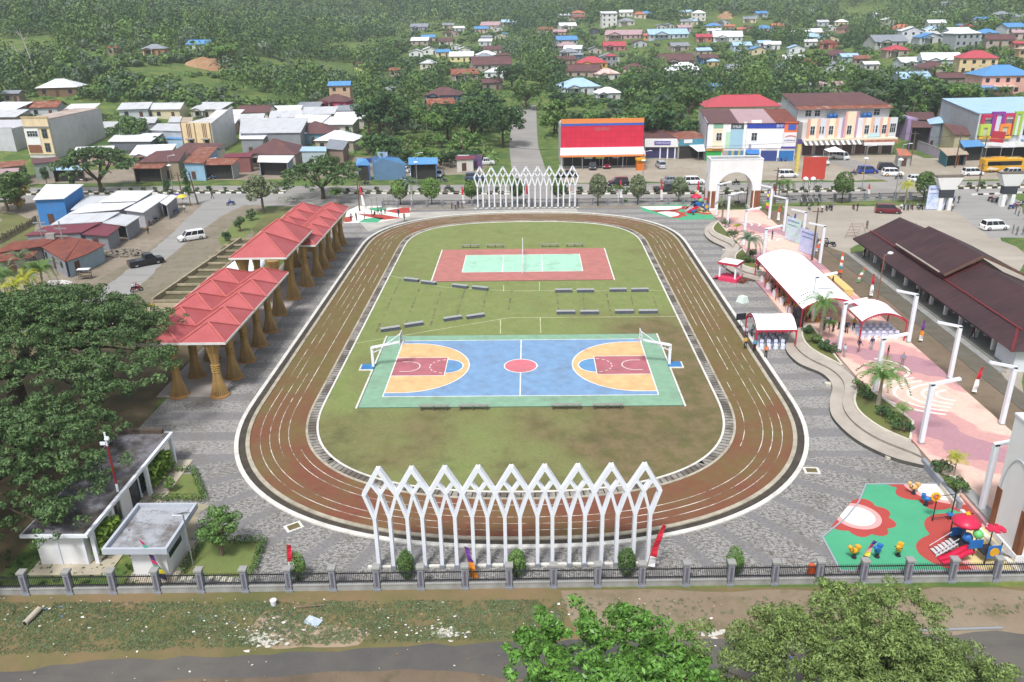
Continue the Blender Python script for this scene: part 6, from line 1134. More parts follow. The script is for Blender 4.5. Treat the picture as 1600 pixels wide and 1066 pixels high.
def egg(name, label, p, r, h, seed, mat, n, leaf, cat, group, low):
    rng = np.random.RandomState(seed); t = thing(name, label, cat, (p.x, p.y, 0), rng.uniform(0, 6), group); c = h*(1+low)/2; hr = h*(1-low)/2; C = [(0, 0, c)]; Rr = [(r*.9, r*.9, hr)]
    for i in range(14): a = rng.uniform(0, 6.28); z = rng.uniform(-.8, .8); q = math.sqrt(1-z*z)*.62; C.append((r*q*math.cos(a), r*q*math.sin(a), c+hr*z*.7)); Rr.append((r*.38, r*.38, hr*.34))
    V, F = leaves(C, Rr, n, leaf, rng, jit=.9, shell=.8); npmesh('crown', V, F, mat, t); MB().tube([(0, 0, -.1), (0, 0, c)], [.07+h*.012, .05], 7).bd('trunk', BARKD, t); return t
for k, (px, py, w_, h_, l, mt) in enumerate(((626, 322, 30, 38, 'leftmost, beside the exercise corner', LM_BRI), (675, 323, 32, 42, 'second from the left, left of the far white arches', LM_BRI), (737, 318, 26, 34, 'touching the left end of the far white arches', LM_MID), (808, 318, 26, 36, 'behind the middle of the far white arches', LM_MID), (872, 317, 26, 34, 'behind the right end of the far white arches', LM_MID), (934, 322, 30, 46, 'just right of the far white arches', LM_OLI), (996, 321, 28, 44, 'left of the far playground', LM_OLI), (1060, 318, 26, 38, 'behind the far playground', LM_OLI), (1315, 318, 32, 46, 'left in the car park edge strip', LM_MID), (1441, 318, 32, 46, 'beside the white standing banner', LM_MID))):
    p = P(px, py); s = ppm(p); egg('clipped_tree', 'egg-shaped clipped tree '+l, p, w_/s/2, h_/s*1.1, 40+k, mt, 2600, .17, 'tree', 'clipped trees along the road side', .25)
for k, (px, py, l) in enumerate(((467, 906, 'leftmost, beside the red and white flag'), (636, 904, 'in front of the second white arch'), (808, 902, 'in front of the middle of the white arches'), (978, 900, 'in front of the last white arch'), (1146, 898, 'rightmost, well right of the white arches'))):
    p = P(px, py); egg('topiary_bush', 'egg-shaped clipped bush behind the near fence, '+l, p, .66, 2.35, 60+k, LM_MID if k % 2 else LM_BRI, 4200, .05, 'bush', 'clipped bushes behind the near fence', .02)
for k, (px, py, h_, w_, l) in enumerate(((42, 292, 34, 13, 'left of the blue awning stall'), (74, 290, 30, 12, 'below the white tower building'), (114, 291, 14, 9, 'beside the fork of the spreading tree'), (262, 305, 24, 11, 'on the median near the lamp post'), (298, 322, 58, 13, 'at the side road junction, tallest of them'))):
    p = P(px, py); s = ppm(p); t = ctree('columnar_tree', 'narrow dark columnar tree '+l, (p.x, p.y, 0), w_/s/2, h_/s*1.1, 80+k, LM_DARK, 900, .16, 26, cat='tree', cl=.5, low=.03, flat=1.3)
def pl(px, py, H, L, label, z=0., **k): p = P(px, py, z); return palm('palm_tree', label, (p.x, p.y, p.z), H, L, int(px), **k)
pl(1168, 408, 3.3, 2.6, 'palm in the upper terrace planter above the red stage', .6, nf=18, mat=LM_GRY, droop=.8); pl(1128, 345, 2.8, 2.2, 'palm near the foot of the white gate arch', .6, mat=LM_OLI, nf=14)
pl(1281, 528, 4.2, 2.5, 'tall palm at the front corner of the long white tent', .6, nf=15, mat=LM_BRI, droop=.9); pl(1372, 632, 2.9, 2.9, 'bushy palm with long fronds in the lower terrace planter', .6, nf=18, mat=LM_BRI, droop=.75, wid=.6)
pl(1239, 432, 2.2, 1.1, 'young yellow-green palm beside the back of the long tent', .3, nf=9, mat=LM_YEL, tr=.05); pl(1490, 744, 1.7, 1.0, 'young palm in the small planter behind the near playground', .5, nf=8, mat=LM_YEL, tr=.05); pl(1294, 528, 1.8, 1.0, 'young palm in front of the long tent entrance', .4, nf=8, mat=LM_BRI, tr=.05); pl(1408, 662, 1.5, 1.0, 'young palm at the bottom of the lower terrace planter', .5, nf=7, mat=LM_BRI, tr=.05); pl(1150, 365, 1.3, .9, 'young palm on the plaza edge below the gate arch', .3, nf=7, mat=LM_YEL, tr=.05)
pl(644, 322, 4.6, 2.6, 'palm with drooping fronds between two clipped trees at the exercise corner', 0, mat=LM_GRY, droop=1.1, trunkmat=WHITE2); pl(966, 320, 3.2, 1.9, 'small palm between the clipped trees right of the far arches', 0, mat=LM_MID, droop=1.0, trunkmat=WHITE2)
pl(1216, 312, 3.2, 1.8, 'left of two small palms right of the gate arch', 0, mat=LM_MID, droop=1.2); pl(1229, 311, 3.4, 1.7, 'right of two small palms right of the gate arch', 0, mat=LM_BRI, droop=1.2); pl(1414, 318, 3.6, 1.9, 'yellowing palm left of the clipped tree in the car park strip', 0, mat=LM_YEL, droop=1.1)
for k, (px, py, H, L, l, m_) in enumerate(((72, 478, 5.2, 2.6, 'right palm of the yellow-green clump by the side road', LM_BRI), (44, 490, 4.4, 2.5, 'front palm of the yellow-green clump by the side road', LM_YEL), (20, 475, 4.8, 2.5, 'middle palm of the yellow-green clump at the left edge', LM_BRI), (12, 502, 2.9, 2.2, 'low yellow palm at the left edge above the shade tree', LM_YEL), (52, 462, 5.4, 2.3, 'back palm of the yellow-green clump, touching the masts', LM_OLI))): pl(px, py, H, L, l, 0, mat=m_, nf=13, droop=.9, multi=2, tr=.09)
p = P(528, 320); palm('palm_tree', 'dense bushy palm beside the exercise corner under the umbrella tree', (p.x, p.y, 0), 2.2, 2.4, 5, LM_MID, 22, .5, .6)
def hedge(label, pts, w_=.55, h_=.6, seed=1):
    rng = np.random.RandomState(seed); C = []
    for a, b in zip(pts, pts[1:]):
        a, b = Vec(a[:2]), Vec(b[:2]); n_ = max(2, int((b-a).length/.4))
        for i in range(n_): q = a.lerp(b, i/n_); C.append((q.x, q.y, h_*.5))
    C = np.array(C); V, F = leaves(C, np.tile([[w_*.6, w_*.6, h_*.55]], (len(C), 1)), len(C)*60, .07, rng, shell=.8); o = npmesh('hedge', V, F, LM_MID); tag(o, label, 'hedge')
hedge('clipped hedge round the lawn behind the white service building', [P(236, 738), P(303, 737), P(321, 782), P(235, 782)], seed=2); hedge('clipped hedge along the top and right of the lawn beside the guard house', [P(330, 848), P(413, 848), P(394, 903)], seed=3); hedge('clipped hedge between the guard house and its lawn', [P(312, 856), P(280, 902)], seed=4)
p = P(267, 768); ctree('bush', 'small upright bush in the middle of the hedged lawn', (p.x, p.y, .03), .55, 1.7, 91, LM_BRI, 700, .07, 12, cat='bush', low=.1)
p = P(347, 868); ctree('young_tree', 'airy light green young tree on the lawn beside the guard house', (p.x, p.y, .03), 1.75, 4.0, 92, LM_BRI, 3000, .09, 34, cl=.28, low=.25, flat=.5)
p = P(376, 362); ctree('bush', 'taller dark conical bush on the kerb grass by the side road', (p.x, p.y, 0), 1.2, 2.9, 93, LM_DARK, 700, .13, 12, cat='bush', low=.05); p = P(353, 377); ctree('bush', 'lower dark round bush on the kerb grass by the side road', (p.x, p.y, 0), 1.1, 1.9, 94, LM_DARK, 500, .13, 10, cat='bush', low=.05); p = P(393, 345); ctree('bush', 'third dark bush on the kerb grass, nearest the olive tree', (p.x, p.y, 0), 1.1, 2.3, 95, LM_DARK, 500, .13, 10, cat='bush', low=.05)
hedge('low clipped hedge block between the olive tree and the umbrella tree', [P(440, 318), P(470, 318)], 2.2, 1.6, 6)
rr = np.random.RandomState(8)
for k, (px, py, l) in enumerate(((1135, 352, 'top planter, upper'), (1143, 368, 'top planter, lower'), (1172, 400, 'second planter, upper'), (1166, 410, 'second planter, left'), (1182, 412, 'second planter, right'), (1262, 520, 'third planter, top'), (1272, 535, 'third planter, left'), (1288, 545, 'third planter, middle'), (1300, 552, 'third planter, lower'), (1345, 610, 'bottom planter, top'), (1352, 622, 'bottom planter, second'), (1382, 650, 'bottom planter, middle'), (1398, 662, 'bottom planter, lower'), (1410, 674, 'bottom planter, lowest'), (1470, 735, 'small planter, top'), (1495, 765, 'small planter, bottom'))):
    p = P(px, py, .62); ctree('shrub', 'low dark shrub in the terrace planters: '+l, p, .75+.3*rr.rand(), .95, 100+k, LM_DARK if k % 3 else LM_MID, 500, .1, 9, cat='shrub', low=.0, group='low shrubs in the terrace planters')
ms = None
for k, (a, b) in enumerate(((-110, -54), (-38, -5), (9, 70), (90, 140))):
    x = a; nm_ = ('the left median', 'the middle median', 'the long median behind the gate', 'the median near the bus')[k]
    while x < b:
        y = rint(RDm, x)[0]; lab = 'small round shrub planted on '+nm_
        if ms is None: ms = ctree('median_shrub', lab, (x, y, .2), .55, 1.1, 7, LM_DARK, 160, .16, 6, cat='shrub', low=0, group='small shrubs on the road medians')
        else: dup(ms, (x, y, .2), rr.uniform(0, 6), lab, 'small shrubs on the road medians', rr.uniform(.6, 1.25))
        x += rr.uniform(2.6, 3.6)
PROT = []
def proto(kind, i):
    s = 200+i
    if kind == 'broad': return ctree('broadleaf_tree', 'x', (0, 0, 0), 4.2, 8.6, s, LM[i % 3], 1700, .34, 13, group='g', cl=.38, low=.2, bark=BARKD, shoots=80, sr=.75)
    if kind == 'tall': return ctree('tall_tree', 'x', (0, 0, 0), 3.6, 11.5, s, LM[(i+1) % 3], 1500, .34, 14, group='g', cl=.36, low=.3, flat=.7, shoots=80, sr=.65)
    if kind == 'bushy': return ctree('bushy_tree', 'x', (0, 0, 0), 3.4, 4.6, s, LM[(i+2) % 4], 1000, .33, 9, group='g', cl=.42, low=.02, shoots=50, sr=.6)
    if kind == 'coco': return palm('coconut_palm', 'x', (0, 0, 0), 8.5, 3.6, s, LM_GRY if i % 2 else LM_MID, 15, .6, .7, lean=.05, tr=.17, group='g')
    return palm('banana_plant', 'x', (0, 0, 0), 2.4, 2.6, s, LM_BRI if i % 2 else LM_MID, 9, .35, .9, cat='plant', group='g', multi=3, tr=.15, up=.5)
PR = {k: [proto(k, i) for i in range(n_)] for k, n_ in (('broad', 4), ('tall', 3), ('bushy', 4), ('coco', 3), ('banana', 2))}
def blocked(x, y, r):
    """0 free, 1 inside a building or road, else the height allowed so that roofs behind stay visible"""
    if abs(x-lp(0, 6, max(0, min(1, (y-230)/190)))) < 4.6 and y < 222: return 0
    if 70 < x < 92 and y < 200: return 0
    lim = 99
    for fx, fy, fr in FOOT:
        dx, dy = abs(x-fx), fy-y
        if math.hypot(dx, dy) < fr+r*.45: return 0
        if dx < fr+r*.8 and 0 < dy < 75: lim = min(lim, 1.1+max(0, dy-fr)*(.06 if y > 230 else .085 if y > 185 else .15))
    return lim
for _x, _y, _r in ((520, 102, 15), (470, 108, 12), (90, 172, 11), (150, 174, 9), (932, 180, 12), (903, 178, 9), (655, 56, 18), (700, 60, 16), (1030, 41, 24), (985, 48, 14), (1180, 42, 16), (740, 72, 10), (620, 62, 12), (706, 238, 6), (655, 216, 6), (1480, 92, 9), (1400, 100, 8), (330, 132, 10), (405, 152, 8), (240, 112, 9), (560, 70, 14), (1560, 50, 12), (1330, 30, 20), (1240, 104, 8), (1000, 110, 6)): _p = T(_x, _y); FOOT.append((_p.x, _p.y, _r))
rt = random.Random(77); cand = []
def clearing(x, y):
    d = math.hypot(x-1, y+82); v = math.sin(x*.035+2.1)*math.sin(y*.05+.7)+.35*math.sin(x*.11)*math.sin(y*.13)
    return v > (.5 if x < 0 else .36)
REG = [(-210, -12, 156, 320), (9, 215, 152, 330), (-60, -8, 118, 156), (20, 45, 138, 152)]
for x0, x1, y0, y1 in REG:
    for _ in range(int((x1-x0)*(y1-y0)/16)):
        x, y = rt.uniform(x0, x1), rt.uniform(y0, y1)
        if abs(x-1) > (y+82)*.68: continue
        cand.append((x, y))
placed = []; used_p = set(); nind = 0; LAB = {'broad': 'round-crowned tree', 'tall': 'narrow-crowned tree', 'bushy': 'bushy tree', 'coco': 'coconut palm', 'banana': 'banana clump'}; FAR = []
cand.sort(key=lambda c: c[1])
for x, y in cand:
    lim = blocked(x, y, 3)
    if lim == 0: continue
    if clearing(x, y) and lim > 4: lim = 2.2 if rt.random() < .35 else 0
    if lim == 0: continue
    u = rt.random(); right = x > 8
    kind = 'bushy' if lim < 5 else ('coco' if u < (.3 if right else .08) else 'broad' if u < .62 else 'tall' if u < .8 else 'bushy')
    if lim < 3.2 and u < .4: kind = 'banana'
    if y < 150: kind = 'bushy' if u < .5 else 'banana' if u < .72 else 'broad'
    H0 = {'broad': 8.6, 'tall': 11.5, 'bushy': 4.6, 'coco': 9.5, 'banana': 3.6}[kind]; s = min(rt.uniform(.75, 1.35), lim/H0*1.1)
    if s < .28: continue
    rad = {'broad': 4.2, 'tall': 3.3, 'bushy': 3.2, 'coco': 2.4, 'banana': 2}[kind]*s
    if any((x-a)**2+(y-b)**2 < ((rad+c)*.66)**2 for a, b, c in placed): continue
    placed.append((x, y, rad))
    if nind >= 285: FAR.append((x, y, rad, H0*s, kind)); continue
    nind += 1; i = rt.randrange(len(PR[kind])); z = hgt(x, y)
    q = min(LMK, key=lambda k_: (k_[0]-x)**2+(k_[1]-y)**2*.5); dx, dy = x-q[0], y-q[1]; lab = ('small ' if s < .7 else 'large ' if s > 1.1 else '')+LAB[kind]+(' left of the ' if dx < -6 else ' right of the ' if dx > 6 else ' behind the ' if dy > 0 else ' in front of the ')+q[2]; gr = lab
    o = PR[kind][i]
    if (kind, i) in used_p: dup(o, (x, y, z), rt.uniform(0, 6.28), lab, gr, s)
    else: used_p.add((kind, i)); o.location = (x, y, z); o.rotation_euler = (0, 0, rt.uniform(0, 6)); o.scale = (s, s, s); o['label'] = lab; o['group'] = gr
for k in PR:
    for i, o in enumerate(PR[k]):
        if (k, i) not in used_p:
            for c in list(o.children): bpy.data.objects.remove(c)
            bpy.data.objects.remove(o)
def lt(px, py, R_, H, label, m, kind='broad', n=1500, seed=0, **k): p = T(px, py); return ctree('landmark_tree', label, p, R_, H, int(px+py)+seed, m, n, .45, 22, cl=.3, bark=BARK, **k)
lt(356, 112, 6.5, 11.5, 'big yellow-green tree right beside the orange earth slope', LM_BRI); lt(352, 103, 5, 9, 'second yellow-green tree touching the one beside the orange slope', LM_MID)
for px, py, h_, l in ((58, 124, 17, 'taller of two bare pale trunks on the left hillside'), (43, 120, 11, 'shorter of two bare pale trunks on the left hillside')):
    p = T(px, py); t = thing('bare_tree', l, 'tree', p); MB().tube([(0, 0, 0), (-1, 0, h_*.5), (-2.4, 0, h_)], [.35, .25, .1], 6).bd('trunk', pl_('pale_bark', 'b5b0a5', .9, .2, 2), t); m = MB(); limbs(m, (-1.8, 0, h_*.8), [(-4.5, .5, h_), (1.2, 0, h_*1.04), (-3.6, -.6, h_*1.1)], .25, np.random.RandomState(4)); m.bd('branch', pl_('pale_bark', 'b5b0a5'), t)
for k, (px, py, R_, H, l) in enumerate(((786, 232, 6, 13, 'large dark tree overhanging the left side of the north road'), (822, 172, 6, 10, 'large tree arching over the bend of the north road'), (866, 214, 4.6, 11, 'dark tree on the right of the north road beside the red store'), (800, 140, 7, 11, 'broad tree closing over the north road farther up'), (845, 140, 6.5, 10, 'broad tree on the right where the north road disappears'), (690, 222, 6, 10, 'dense bright bushy tree left of the north road behind the blue shops'), (610, 222, 6, 14, 'dense dark tree behind the blue-roofed shops'), (742, 212, 4.6, 11, 'slim-trunked tree group left of the north road'), (990, 150, 8, 12, 'very large round dark tree above the red store'), (1030, 158, 7.5, 11, 'very large dark tree behind the banana plants'), (1245, 142, 7.5, 15, 'tall dark tree group behind the pastel block at its left'), (1275, 130, 6, 14, 'tall feathery tree above the pastel block'), (1400, 176, 6, 9, 'broad dark tree right of the pastel block'), (1352, 158, 7, 11, 'broad dark tree right behind the pastel block'), (1440, 165, 7, 9, 'dark tree mass above the lilac shack'), (1395, 208, 2.8, 5, 'small bright tree at the right end of the pastel block'), (730, 243, 4.4, 5.5, 'broad light shrub tree behind the two billboards'))):
    p = T(px, py); ctree('large_tree', l, p, R_, H, 300+k, LM[k % 3] if k not in (5, 15, 16) else LM_BRI, 4200, .33, 20, cl=.32, low=.15, bark=BARKD, flat=.65, shoots=170, sr=.8)
def wood():
    rng = np.random.RandomState(9); X = []
    for x, y, r, h, k in FAR: X.append((x, y, r, h, 0))
    def scatter(d0, d1, sp, r0, r1, h0, h1, lv, lat=.74):
        y = -82+d0*.8
        while y < -82+d1:
            w_ = (y+82)*lat+20; x = -w_
            while x < w_:
                qx, qy = x+rng.uniform(-.5, .5)*sp, y+rng.uniform(-.5, .5)*sp; x += sp; d = math.hypot(qx-1, qy+82)
                if d < d0 or d > d1 or qy < 320 and lv == 0: continue
                r = rng.uniform(r0, r1); h = rng.uniform(h0, h1)
                if rng.rand() < .1: h *= 1.5; r *= 1.2
                if lv < 2:
                    lim = blocked(qx, qy, r)
                    if lim == 0: continue
                    if clearing(qx, qy) and rng.rand() < .8 and lv < 2: continue
                    if lim < h: s = lim/h; r *= max(.45, s); h = lim
                    if h < 1.4: continue
                X.append((qx, qy, r, h, lv))
            y += sp
    scatter(330, 640, 6.6, 2.2, 5.6, 3.5, 12, 0); scatter(640, 1150, 10.2, 4, 9.5, 6, 17, 1); scatter(1150, 2500, 17, 9, 13, 12, 19, 2)
    X = np.array(X)
    VV = []; MI = []
    for lv, n, ls in ((0, 125, .62), (1, 85, 1.0), (2, 44, 2.8)):
        S = X[X[:, 4] == lv]
        if not len(S): continue
        N_ = len(S); z = np.array([hgt(a, b) for a, b in S[:, :2]]); d = rng.normal(size=(N_, n, 3)); d[..., 2] += .35; d /= np.linalg.norm(d, axis=2)[..., None]
        lump = 1+.4*np.sin(d[..., 0:1]*5+rng.rand(N_, 1, 1)*9)*np.sin(d[..., 1:2]*5+rng.rand(N_, 1, 1)*9)
        hr = (S[:, 3]*.5)[:, None]; rad = np.stack([np.repeat(S[:, 2:3], n, 1)]*2+[np.repeat(hr, n, 1)], 2); c = np.stack([S[:, 0], S[:, 1], z+S[:, 3]*.5], 1)[:, None, :]
        p = c+d*rad*lump*(.62+.38*rng.rand(N_, n, 1)**.6); nn = d/rad*rad[..., :1]+rng.normal(size=d.shape)*.35; nn /= np.linalg.norm(nn, axis=2)[..., None]
        t = np.cross(nn, rng.normal(size=d.shape)); t /= np.linalg.norm(t, axis=2)[..., None]; b = np.cross(nn, t); s = ls*(.6+.7*rng.rand(N_, n, 1)); t *= s; b *= s*.7
        VV.append(np.stack([p-t-b*.4, p-b, p+t+b*.3, p+b], 2).reshape(-1, 3)); u = rng.rand(N_)+.35*np.sin(S[:, 0]*.021+1)*np.sin(S[:, 1]*.017); mi = np.where(u < .3, 0, np.where(u < .68, 1, np.where(u < .9, 2, 3))); MI.append(np.repeat(mi, n))
    V = np.concatenate(VV); MI = np.concatenate(MI); o = npmesh('woodland', V, np.arange(len(V)).reshape(-1, 4), LM, midx=MI); tag(o, 'dense green woodland covering the far valley and the hills', 'woodland', kind='stuff'); print('wood', len(X), len(V)//4, 'ind', nind, 'far', len(FAR))
wood()
def scrub():
    rng = np.random.RandomState(19); C = []
    for _ in range(5200):
        x, y = rng.uniform(-215, 215), rng.uniform(112, 330)
        if abs(x-1) > (y+82)*.7 or blocked(x, y, 1) == 0 or (y < 156 and not (-75 < x < -8 or 25 < x < 47 and y > 136)) or (y < 124): continue
        C.append((x, y, hgt(x, y)+.3, rng.uniform(.7, 1.9)))
    C = np.array(C); Rd = np.stack([C[:, 3], C[:, 3], C[:, 3]*.6], 1); V, F = leaves(C[:, :3], Rd, 60000, .42, rng, upb=.5); o = npmesh('undergrowth', V, F, [LM_MID, LM_BRI], midx=rng.choice(2, len(F), p=[.35, .65])); tag(o, 'low bright green scrub and weeds between the trees and houses', 'undergrowth', kind='stuff')
scrub()
def grass_tufts(name, label, polys, n, mats, size=.09, hgt_=.1, seed=3, z=.02):
    rng = np.random.RandomState(seed); C = []
    for (a, b, c, d), k in polys:
        u, v = rng.rand(k, 1), rng.rand(k, 1); q = (np.array(a)*(1-u)+np.array(b)*u)*(1-v)+(np.array(d)*(1-u)+np.array(c)*u)*v; keep = np.sin(q[:, 0]*1.1+2)*np.sin(q[:, 1]*1.6)+rng.normal(size=k)*.9 > -.2; C.append(q[keep])
    C = np.concatenate(C); C3 = np.concatenate([C, np.full((len(C), 1), z)], 1); V, F = leaves(C3, np.tile([[.16, .16, hgt_]], (len(C), 1)), n, size, rng, upb=1.2, shell=.3); o = npmesh(name, V, F, mats, midx=rng.choice(len(mats), len(F))); tag(o, label, 'grass', kind='stuff')
grass_tufts('verge_grass', 'patchy weeds and grass on the verge outside the near fence', [(((-40, -43.4), (3, -41.6), (3, -38.2), (-40, -38.4)), 15000), (((3, -40), (40, -39.5), (40, -38), (3, -38)), 500)], 150000, [LM_MID, LM_OLI, LM_OLI, LM_OLI], .035, .05)
grass_tufts('lawn_grass', 'rough grass around the two white buildings at lower left', [(((-38, -36.5), (-24, -36.5), (-30, -22), (-38, -20)), 900)], 9000, [LM_MID, LM_DARK], .08, .1, 5)
# ============================================================ TENTS, FURNITURE, PLAY EQUIPMENT, PEOPLE, VEHICLES
CANV = pl_('tent_canvas', 'f0f2f5', .7, .03, .5); REDT = pl_('tent_red_trim', 'b83248', .7, .12, 2); RFR = pl_('red_frame', 'b5303f', .5, .1, 2)
def tent(label, x0, x1, y0, y1, ze, rise, axis, bays, z0=0, posts=True):
    """barrel roofed party tent; axis: the direction the vault runs"""
    t = thing('party_tent', label, 'tent', (x0, y0, z0)); W, D = x1-x0, y1-y0; m = MB(); n_ = 14; arc = []
    S = W if axis == 'y' else D; Ln = D if axis == 'y' else W
    for i in range(n_+1): u = i/n_; arc.append((u*S, ze+rise*math.sin(math.pi*u)**.8))
    nb = bays*4; f = (lambda u, v, z: (u, v, z)) if axis == 'y' else (lambda u, v, z: (v, u, z)); G_ = []
    for j in range(nb+1):
        v = Ln*j/nb; sag = .06*math.sin(math.pi*(j % 4)/4); G_.append([f(u, v, z-sag*(.3+math.sin(math.pi*u/S))) for u, z in arc])
    for j in range(nb):
        for i in range(n_): m.face([G_[j][i], G_[j][i+1], G_[j+1][i+1], G_[j+1][i]])
    m.bd('canopy', CANV, t, smooth=True)
    m = MB()
    for v, o in ((0, -.03), (Ln, .03)):
        for i in range(n_):
            (u0, za), (u1, zb) = arc[i], arc[i+1]; m.face([f(u0, v+o, za-.1), f(u1, v+o, zb-.1), f(u1, v+o, zb+.04), f(u0, v+o, za+.04)])
            for q in range(2): a = lp(u0, u1, q/2); b = lp(u0, u1, (q+1)/2); z = lp(za, zb, (q+.5)/2); m.face([f(a, v+o, z-.08), f((a+b)/2, v+o, z-.34), f(b, v+o, z-.08)])
    for u, o in ((0, -.03), (S, .03)):
        k = int(Ln/.32)
        for i in range(k):
            a, b = Ln*i/k, Ln*(i+1)/k; m.face([f(u+o, a, ze+.04), f(u+o, b, ze+.04), f(u+o, b, ze-.12), f(u+o, a, ze-.12)]); m.face([f(u+o, a, ze-.1), f(u+o, (a+b)/2, ze-.36), f(u+o, b, ze-.1)])
    m.bd('valance', REDT, t)
    for j in range(bays+1):
        v = Ln*j/bays
        for u in (0, S): x, y, _ = f(u, v, 0); MB().tube([(x, y, 0), (x, y, ze)], .05 if j % bays else .09, 6).bd('post', RFR, t)
        b = MB(); b.tube([f(u, v, z-.08) for u, z in arc], .03, 4); b.bd('hoop', RFR, t)
    return t
tent('long white red-trimmed party tent over the crowd on the pink plaza', 33.4, 40.4, 9.6, 30.6, 2.6, 1.3, 'y', 4, .3)
tent('white red-trimmed tent over empty white chairs beside the bent lamp posts', 39.0, 44.1, 5.8, 10.6, 2.4, 1.0, 'y', 1, .3)
tent('small white red-trimmed tent beside the track with seated people in it', 26.7, 31.2, 4.3, 8.9, 2.35, 1.0, 'x', 1)
t = thing('podium', 'small pink-red carpeted podium with a white canopy beside the upper terrace', 'podium', (29.6, 29.8, 0), R(-35)); MB().box(-1.3, -1.1, 0, 1.5, 1.3, .55).bd('platform', pl_('pink_carpet', 'd43f62', .9, .1, 2), t)
for x_, y_ in ((-1.15, -.9), (1.15, -.9), (-1.15, 1.1), (1.15, 1.1)): MB().cbox(x_, y_, .55, .22, .22, 2.2).bd('post', WHITE, t)
m = MB(); m.face([(-1.4, -1.2, 2.75), (1.4, -1.2, 2.75), (1.4, 1.4, 2.75), (-1.4, 1.4, 2.75)]); m.face([(-1.4, -1.2, 2.75), (1.4, -1.2, 2.75), (0, .1, 3.1)]).face([(1.4, -1.2, 2.75), (1.4, 1.4, 2.75), (0, .1, 3.1)]).face([(1.4, 1.4, 2.75), (-1.4, 1.4, 2.75), (0, .1, 3.1)]).face([(-1.4, 1.4, 2.75), (-1.4, -1.2, 2.75), (0, .1, 3.1)]); m.bd('canopy', CANV, t)
m = MB(); m.box(-1.42, -1.24, 2.45, 1.42, -1.2, 2.78).box(-1.44, -1.2, 2.45, -1.4, 1.4, 2.78).box(1.4, -1.2, 2.45, 1.44, 1.4, 2.78); m.bd('valance', REDT, t); MB().face([(-1.3, -1.1, 0), (-1.3, 1.3, 0), (-2.3, 1.3, 0), (-2.3, -1.1, 0)]).face([(-1.3, -1.1, .5), (-1.3, 1.3, .5), (-2.3, 1.3, .02), (-2.3, -1.1, .02)]).bd('ramp', pl_('pink_carpet', 'd43f62'), t)
ctree('flower_bed', 'row of potted flowers at the foot of the pink podium', (31.0, 28.3, 0), .9, .7, 333, leafmat('flower_leaf', (.05, .09, .02), (.35, .06, .05)), 400, .09, 10, cat='flowers', low=0)
COVER = pl_('chair_cover', 'd3d9ea', .8, .06, 3); GOLD = pl_('gold_cover', 'b8863f', .7, .15, 3)
def chair(label, loc, rz, group, mat=COVER):
    t = thing('covered_chair', label, 'chair', loc, rz, group)
    m = MB(); m.lathe(0, 0, [(0, .3), (.45, .24), (.47, .2)], 10); m.bd('seat', mat, t, smooth=False); m = MB(); m.box(-.21, .16, .4, .21, .24, .95); m.prism([(-.17, .15), (.17, .15), (.17, .25), (-.17, .25)], .95, 1.02); m.bd('backrest', mat, t); MB().box(-.23, .14, .62, .23, .26, .7).bd('sash', pl_('sash_'+mat.name, '8f9cc4' if mat is COVER else 'b5455a', .7), t); return t
c0 = None
def chairs(pts, rz, label, group, mat=COVER):
    global c0
    a = None; O = 'first second third fourth fifth sixth seventh eighth ninth'.split(); ys = sorted({round(p_[1], 2) for p_ in pts}); xs = sorted({round(p_[0], 2) for p_ in pts})
    for p_ in pts:
        l = '%s, %s from the front, %s from the left' % (label, O[ys.index(round(p_[1], 2))] if len(ys) < 10 else str(ys.index(round(p_[1], 2))+1)+'th', O[xs.index(round(p_[0], 2))])
        if a: dup(a, p_, rz+random.uniform(-.12, .12), l)
        else: a = chair(l, p_, rz, group, mat)
random.seed(4)
chairs([(39.6+i*.78, 6.6+j*.95, .3) for i in range(6) for j in range(4)], R(180)+0, 'empty white chair in the right tent', 'white chairs in the right tent')
chairs([(27.5+i*.8, 4.5+j*.95, .02) for i in range(4) for j in range(4)], R(180)*0, 'white chair in the small tent', 'white chairs in the small tent')
chairs([(54.2+(i % 2)*.9, 16.2-i*.75, .3) for i in range(14)], R(90), 'white chair in the open hall', 'white chairs in the open hall')
chairs([(34.3+(i % 3)*1.0, 12.2+(i//3)*1.9, .3) for i in range(27)], R(-90), 'gold chair in the long tent', 'gold chairs in the long tent', GOLD)
for k in range(6): t = thing('round_table', 'round draped table with flowers under the long tent, %s from the front' % ('first second third fourth fifth sixth'.split()[k]), 'table', (33.9, 12.6+k*3.1, .3), 0, 'round tables in the long tent'); MB().lathe(0, 0, [(0, .48), (.7, .4), (.72, .42)], 12).bd('cloth', pl_('table_cloth', 'd8cfd2', .8), t); MB().ball((0, 0, .85), .22, 8).bd('flowers', leafmat('flower_mix', (.25, .03, .05), (.5, .4, .3)), t)
q = P(1292, 432, .3); t = thing('long_table', 'long yellow-draped table on the right edge of the plaza beyond the long tent', 'table', (43.3, 24.5, .3), 0); MB().box(-.6, -3.2, 0, .6, 3.2, .95).bd('cloth', pl_('yellow_cloth', 'd6bf7d', .8, .1, 1), t)
t = thing('speaker_stack', 'tall black loudspeaker stack at the front corner of the long tent', 'loudspeaker', (33.2, 10.0, 0)); BLK = pl_('black_cabinet', '1f2024', .6, .2, 2)
for i in range(3): MB().box(-.5, -.4, i*.95, .5, .5, i*.95+.9).bd('cabinet', BLK, t); MB().box(-.42, -.42, i*.95+.08, .42, -.4, i*.95+.82).bd('grille', pl_('speaker_grille', '34353a', .8), t)
MB().box(-1.1, -.8, 0, -.55, .2, .6).bd('monitor', BLK, t)
